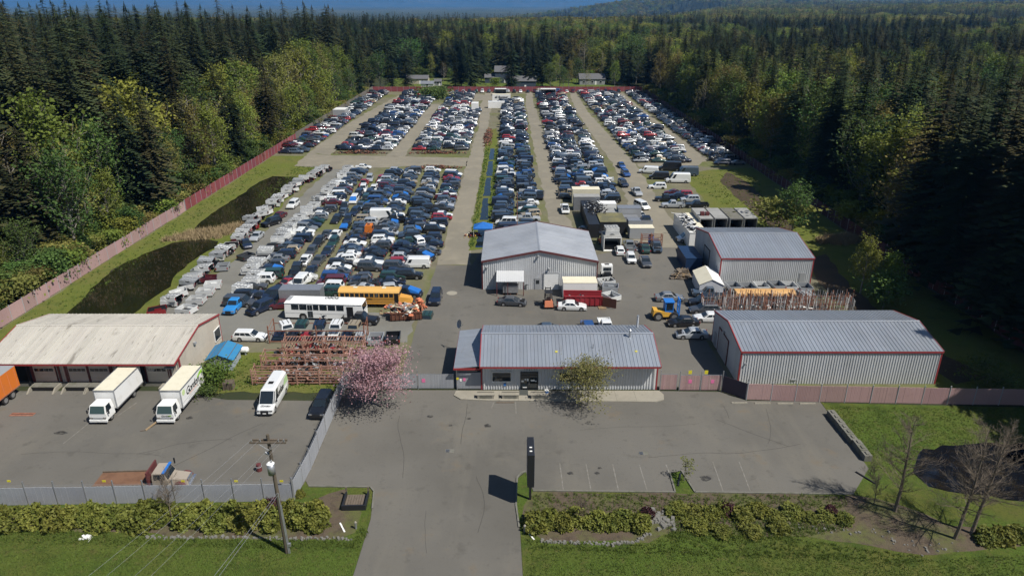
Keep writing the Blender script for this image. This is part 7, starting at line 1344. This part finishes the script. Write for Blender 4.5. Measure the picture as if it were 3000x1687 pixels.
# ------------------------------------------------------------------ houses beyond the far fence
def house(label, px, py, w, d, h, rh, wm, rm, rz=0., windows=2, name='house', cat='house'):
    x, y = G(px, py); o = thing(name, label, cat, (x, y, 0), rz); MB().ex([(0, 0), (d, 0), (d, h), (d / 2, h + rh), (0, h)], 'x', -w / 2, w / 2).build('walls', wm, o)
    for s in (0, 1):
        a = [(-w / 2 - .4, -.4, h - .1), (w / 2 + .4, -.4, h - .1), (w / 2 + .4, d / 2, h + rh + .1), (-w / 2 - .4, d / 2, h + rh + .1)] if s == 0 else [(-w / 2 - .4, d / 2, h + rh + .1), (w / 2 + .4, d / 2, h + rh + .1), (w / 2 + .4, d + .4, h - .1), (-w / 2 - .4, d + .4, h - .1)]
        MB().hexa(a, [(p[0], p[1], p[2] + .15) for p in a]).build('roof', rm, o)
    for i in range(windows): a = -w / 2 + w * (i + .5) / windows; window(o, (a - .6, -.02, 1.1), 0, 1.2, 1.2)
    MB().box(w * .1, w * .1 + 1, -.06, 0, 0, 2.1).build('door', WHITE, o); return o
house('low grey-roofed house beyond the left part of the far fence', 1222, 247, 13, 9, 3, 1.6, BEIGEH, ROOFH); house('small white shed with a pale blue tarp below the grey-roofed house', 1252, 258, 7, 5, 2.2, 1.2, WHITE, STEEL, windows=1, name='garden_shed', cat='shed'); house('tiny grey garden shed on the far lawn', 1283, 252, 4, 4, 2.4, 1.2, GREYH, ROOFH, windows=1, name='garden_shed', cat='shed'); house('tall dark blue house with a white window beyond the far fence', 1472, 244, 9, 9, 6.5, 3, SIDING, ROOFH, math.pi / 2 * 0); house('low dark blue wing beside the tall blue house', 1440, 244, 8, 7, 3.2, 1.6, SIDING, ROOFH, windows=1, name='house_wing'); house('long dark blue barn with a grey metal roof at the far fence', 1528, 261, 16, 9, 4.2, 2.4, SIDING, ROOFH, windows=0, name='barn', cat='barn'); house('grey hip-roofed house at the right end beyond the far fence', 1735, 249, 15, 10, 3.2, 2.6, GREYH, ROOFH, windows=3); house('white house roofs deep in the far right forest', 2215, 100, 26, 14, 7, 5, WHITE, STEEL)
for px, py, k, v, h in ((1378, 262, 'conifer', 3, 26), (1392, 258, 'conifer', 0, 30), (1352, 258, 'conifer', 1, 24), (1490, 262, 'conifer', 4, 24), (1500, 264, 'conifer', 0, 27), (1560, 258, 'conifer', 3, 27), (1588, 256, 'conifer', 1, 26), (1612, 260, 'leafy', 2, 14), (1640, 255, 'budding', 0, 18), (1665, 258, 'leafy', 1, 17), (1800, 262, 'leafy', 0, 16), (1190, 262, 'conifer', 1, 22), (1150, 262, 'conifer', 3, 20), (1115, 262, 'leafy', 2, 20), (1320, 250, 'leafy', 0, 10), (1300, 240, 'budding', 1, 12), (1455, 256, 'bush', 0, 5), (1345, 256, 'leafy', 4, 9), (1690, 244, 'leafy', 2, 15), (1780, 244, 'conifer', 0, 27), (1840, 262, 'conifer', 1, 27), (1205, 230, 'conifer', 0, 24), (1240, 225, 'budding', 0, 18), (1265, 228, 'leafy', 1, 16), (1335, 262, 'conifer', 3, 22), (1360, 240, 'conifer', 0, 32), (1410, 240, 'conifer', 1, 26), (1430, 228, 'leafy', 2, 18), (1510, 232, 'conifer', 0, 30), (1540, 235, 'conifer', 3, 28), (1575, 240, 'conifer', 0, 30), (1600, 238, 'conifer', 1, 29), (1630, 240, 'leafy', 0, 17), (1675, 236, 'conifer', 4, 26), (1720, 232, 'leafy', 3, 18), (1760, 235, 'budding', 0, 18), (1820, 250, 'conifer', 0, 27), (1715, 262, 'budding', 1, 11), (1650, 262, 'leafy', 2, 12)):
    x, y = G(px, py); tree(k, v, x, y, h, rt.random() * 6, f'{ADJ[(k, v)]} {KT[k]} among the houses beyond the far fence', f'{KT[k]}s among the houses')
# ------------------------------------------------------------------ the air
hz = bpy.data.materials.new('haze_air'); hz.use_nodes = True; n = hz.node_tree.nodes; n.remove(n['Principled BSDF'])
pv = n.new('ShaderNodeVolumePrincipled'); pv.inputs['Color'].default_value = (.13, .43, 1., 1); pv.inputs['Density'].default_value = 6e-5; pv.inputs['Anisotropy'].default_value = .1
hz.node_tree.links.new(pv.outputs[0], n['Material Output'].inputs['Volume'])
o = MB().box(-27000, 27000, -600, 27000, -30, 1600).build('haze', hz); tag(o, 'thin blue haze over the far hills', 'haze', kind='stuff')
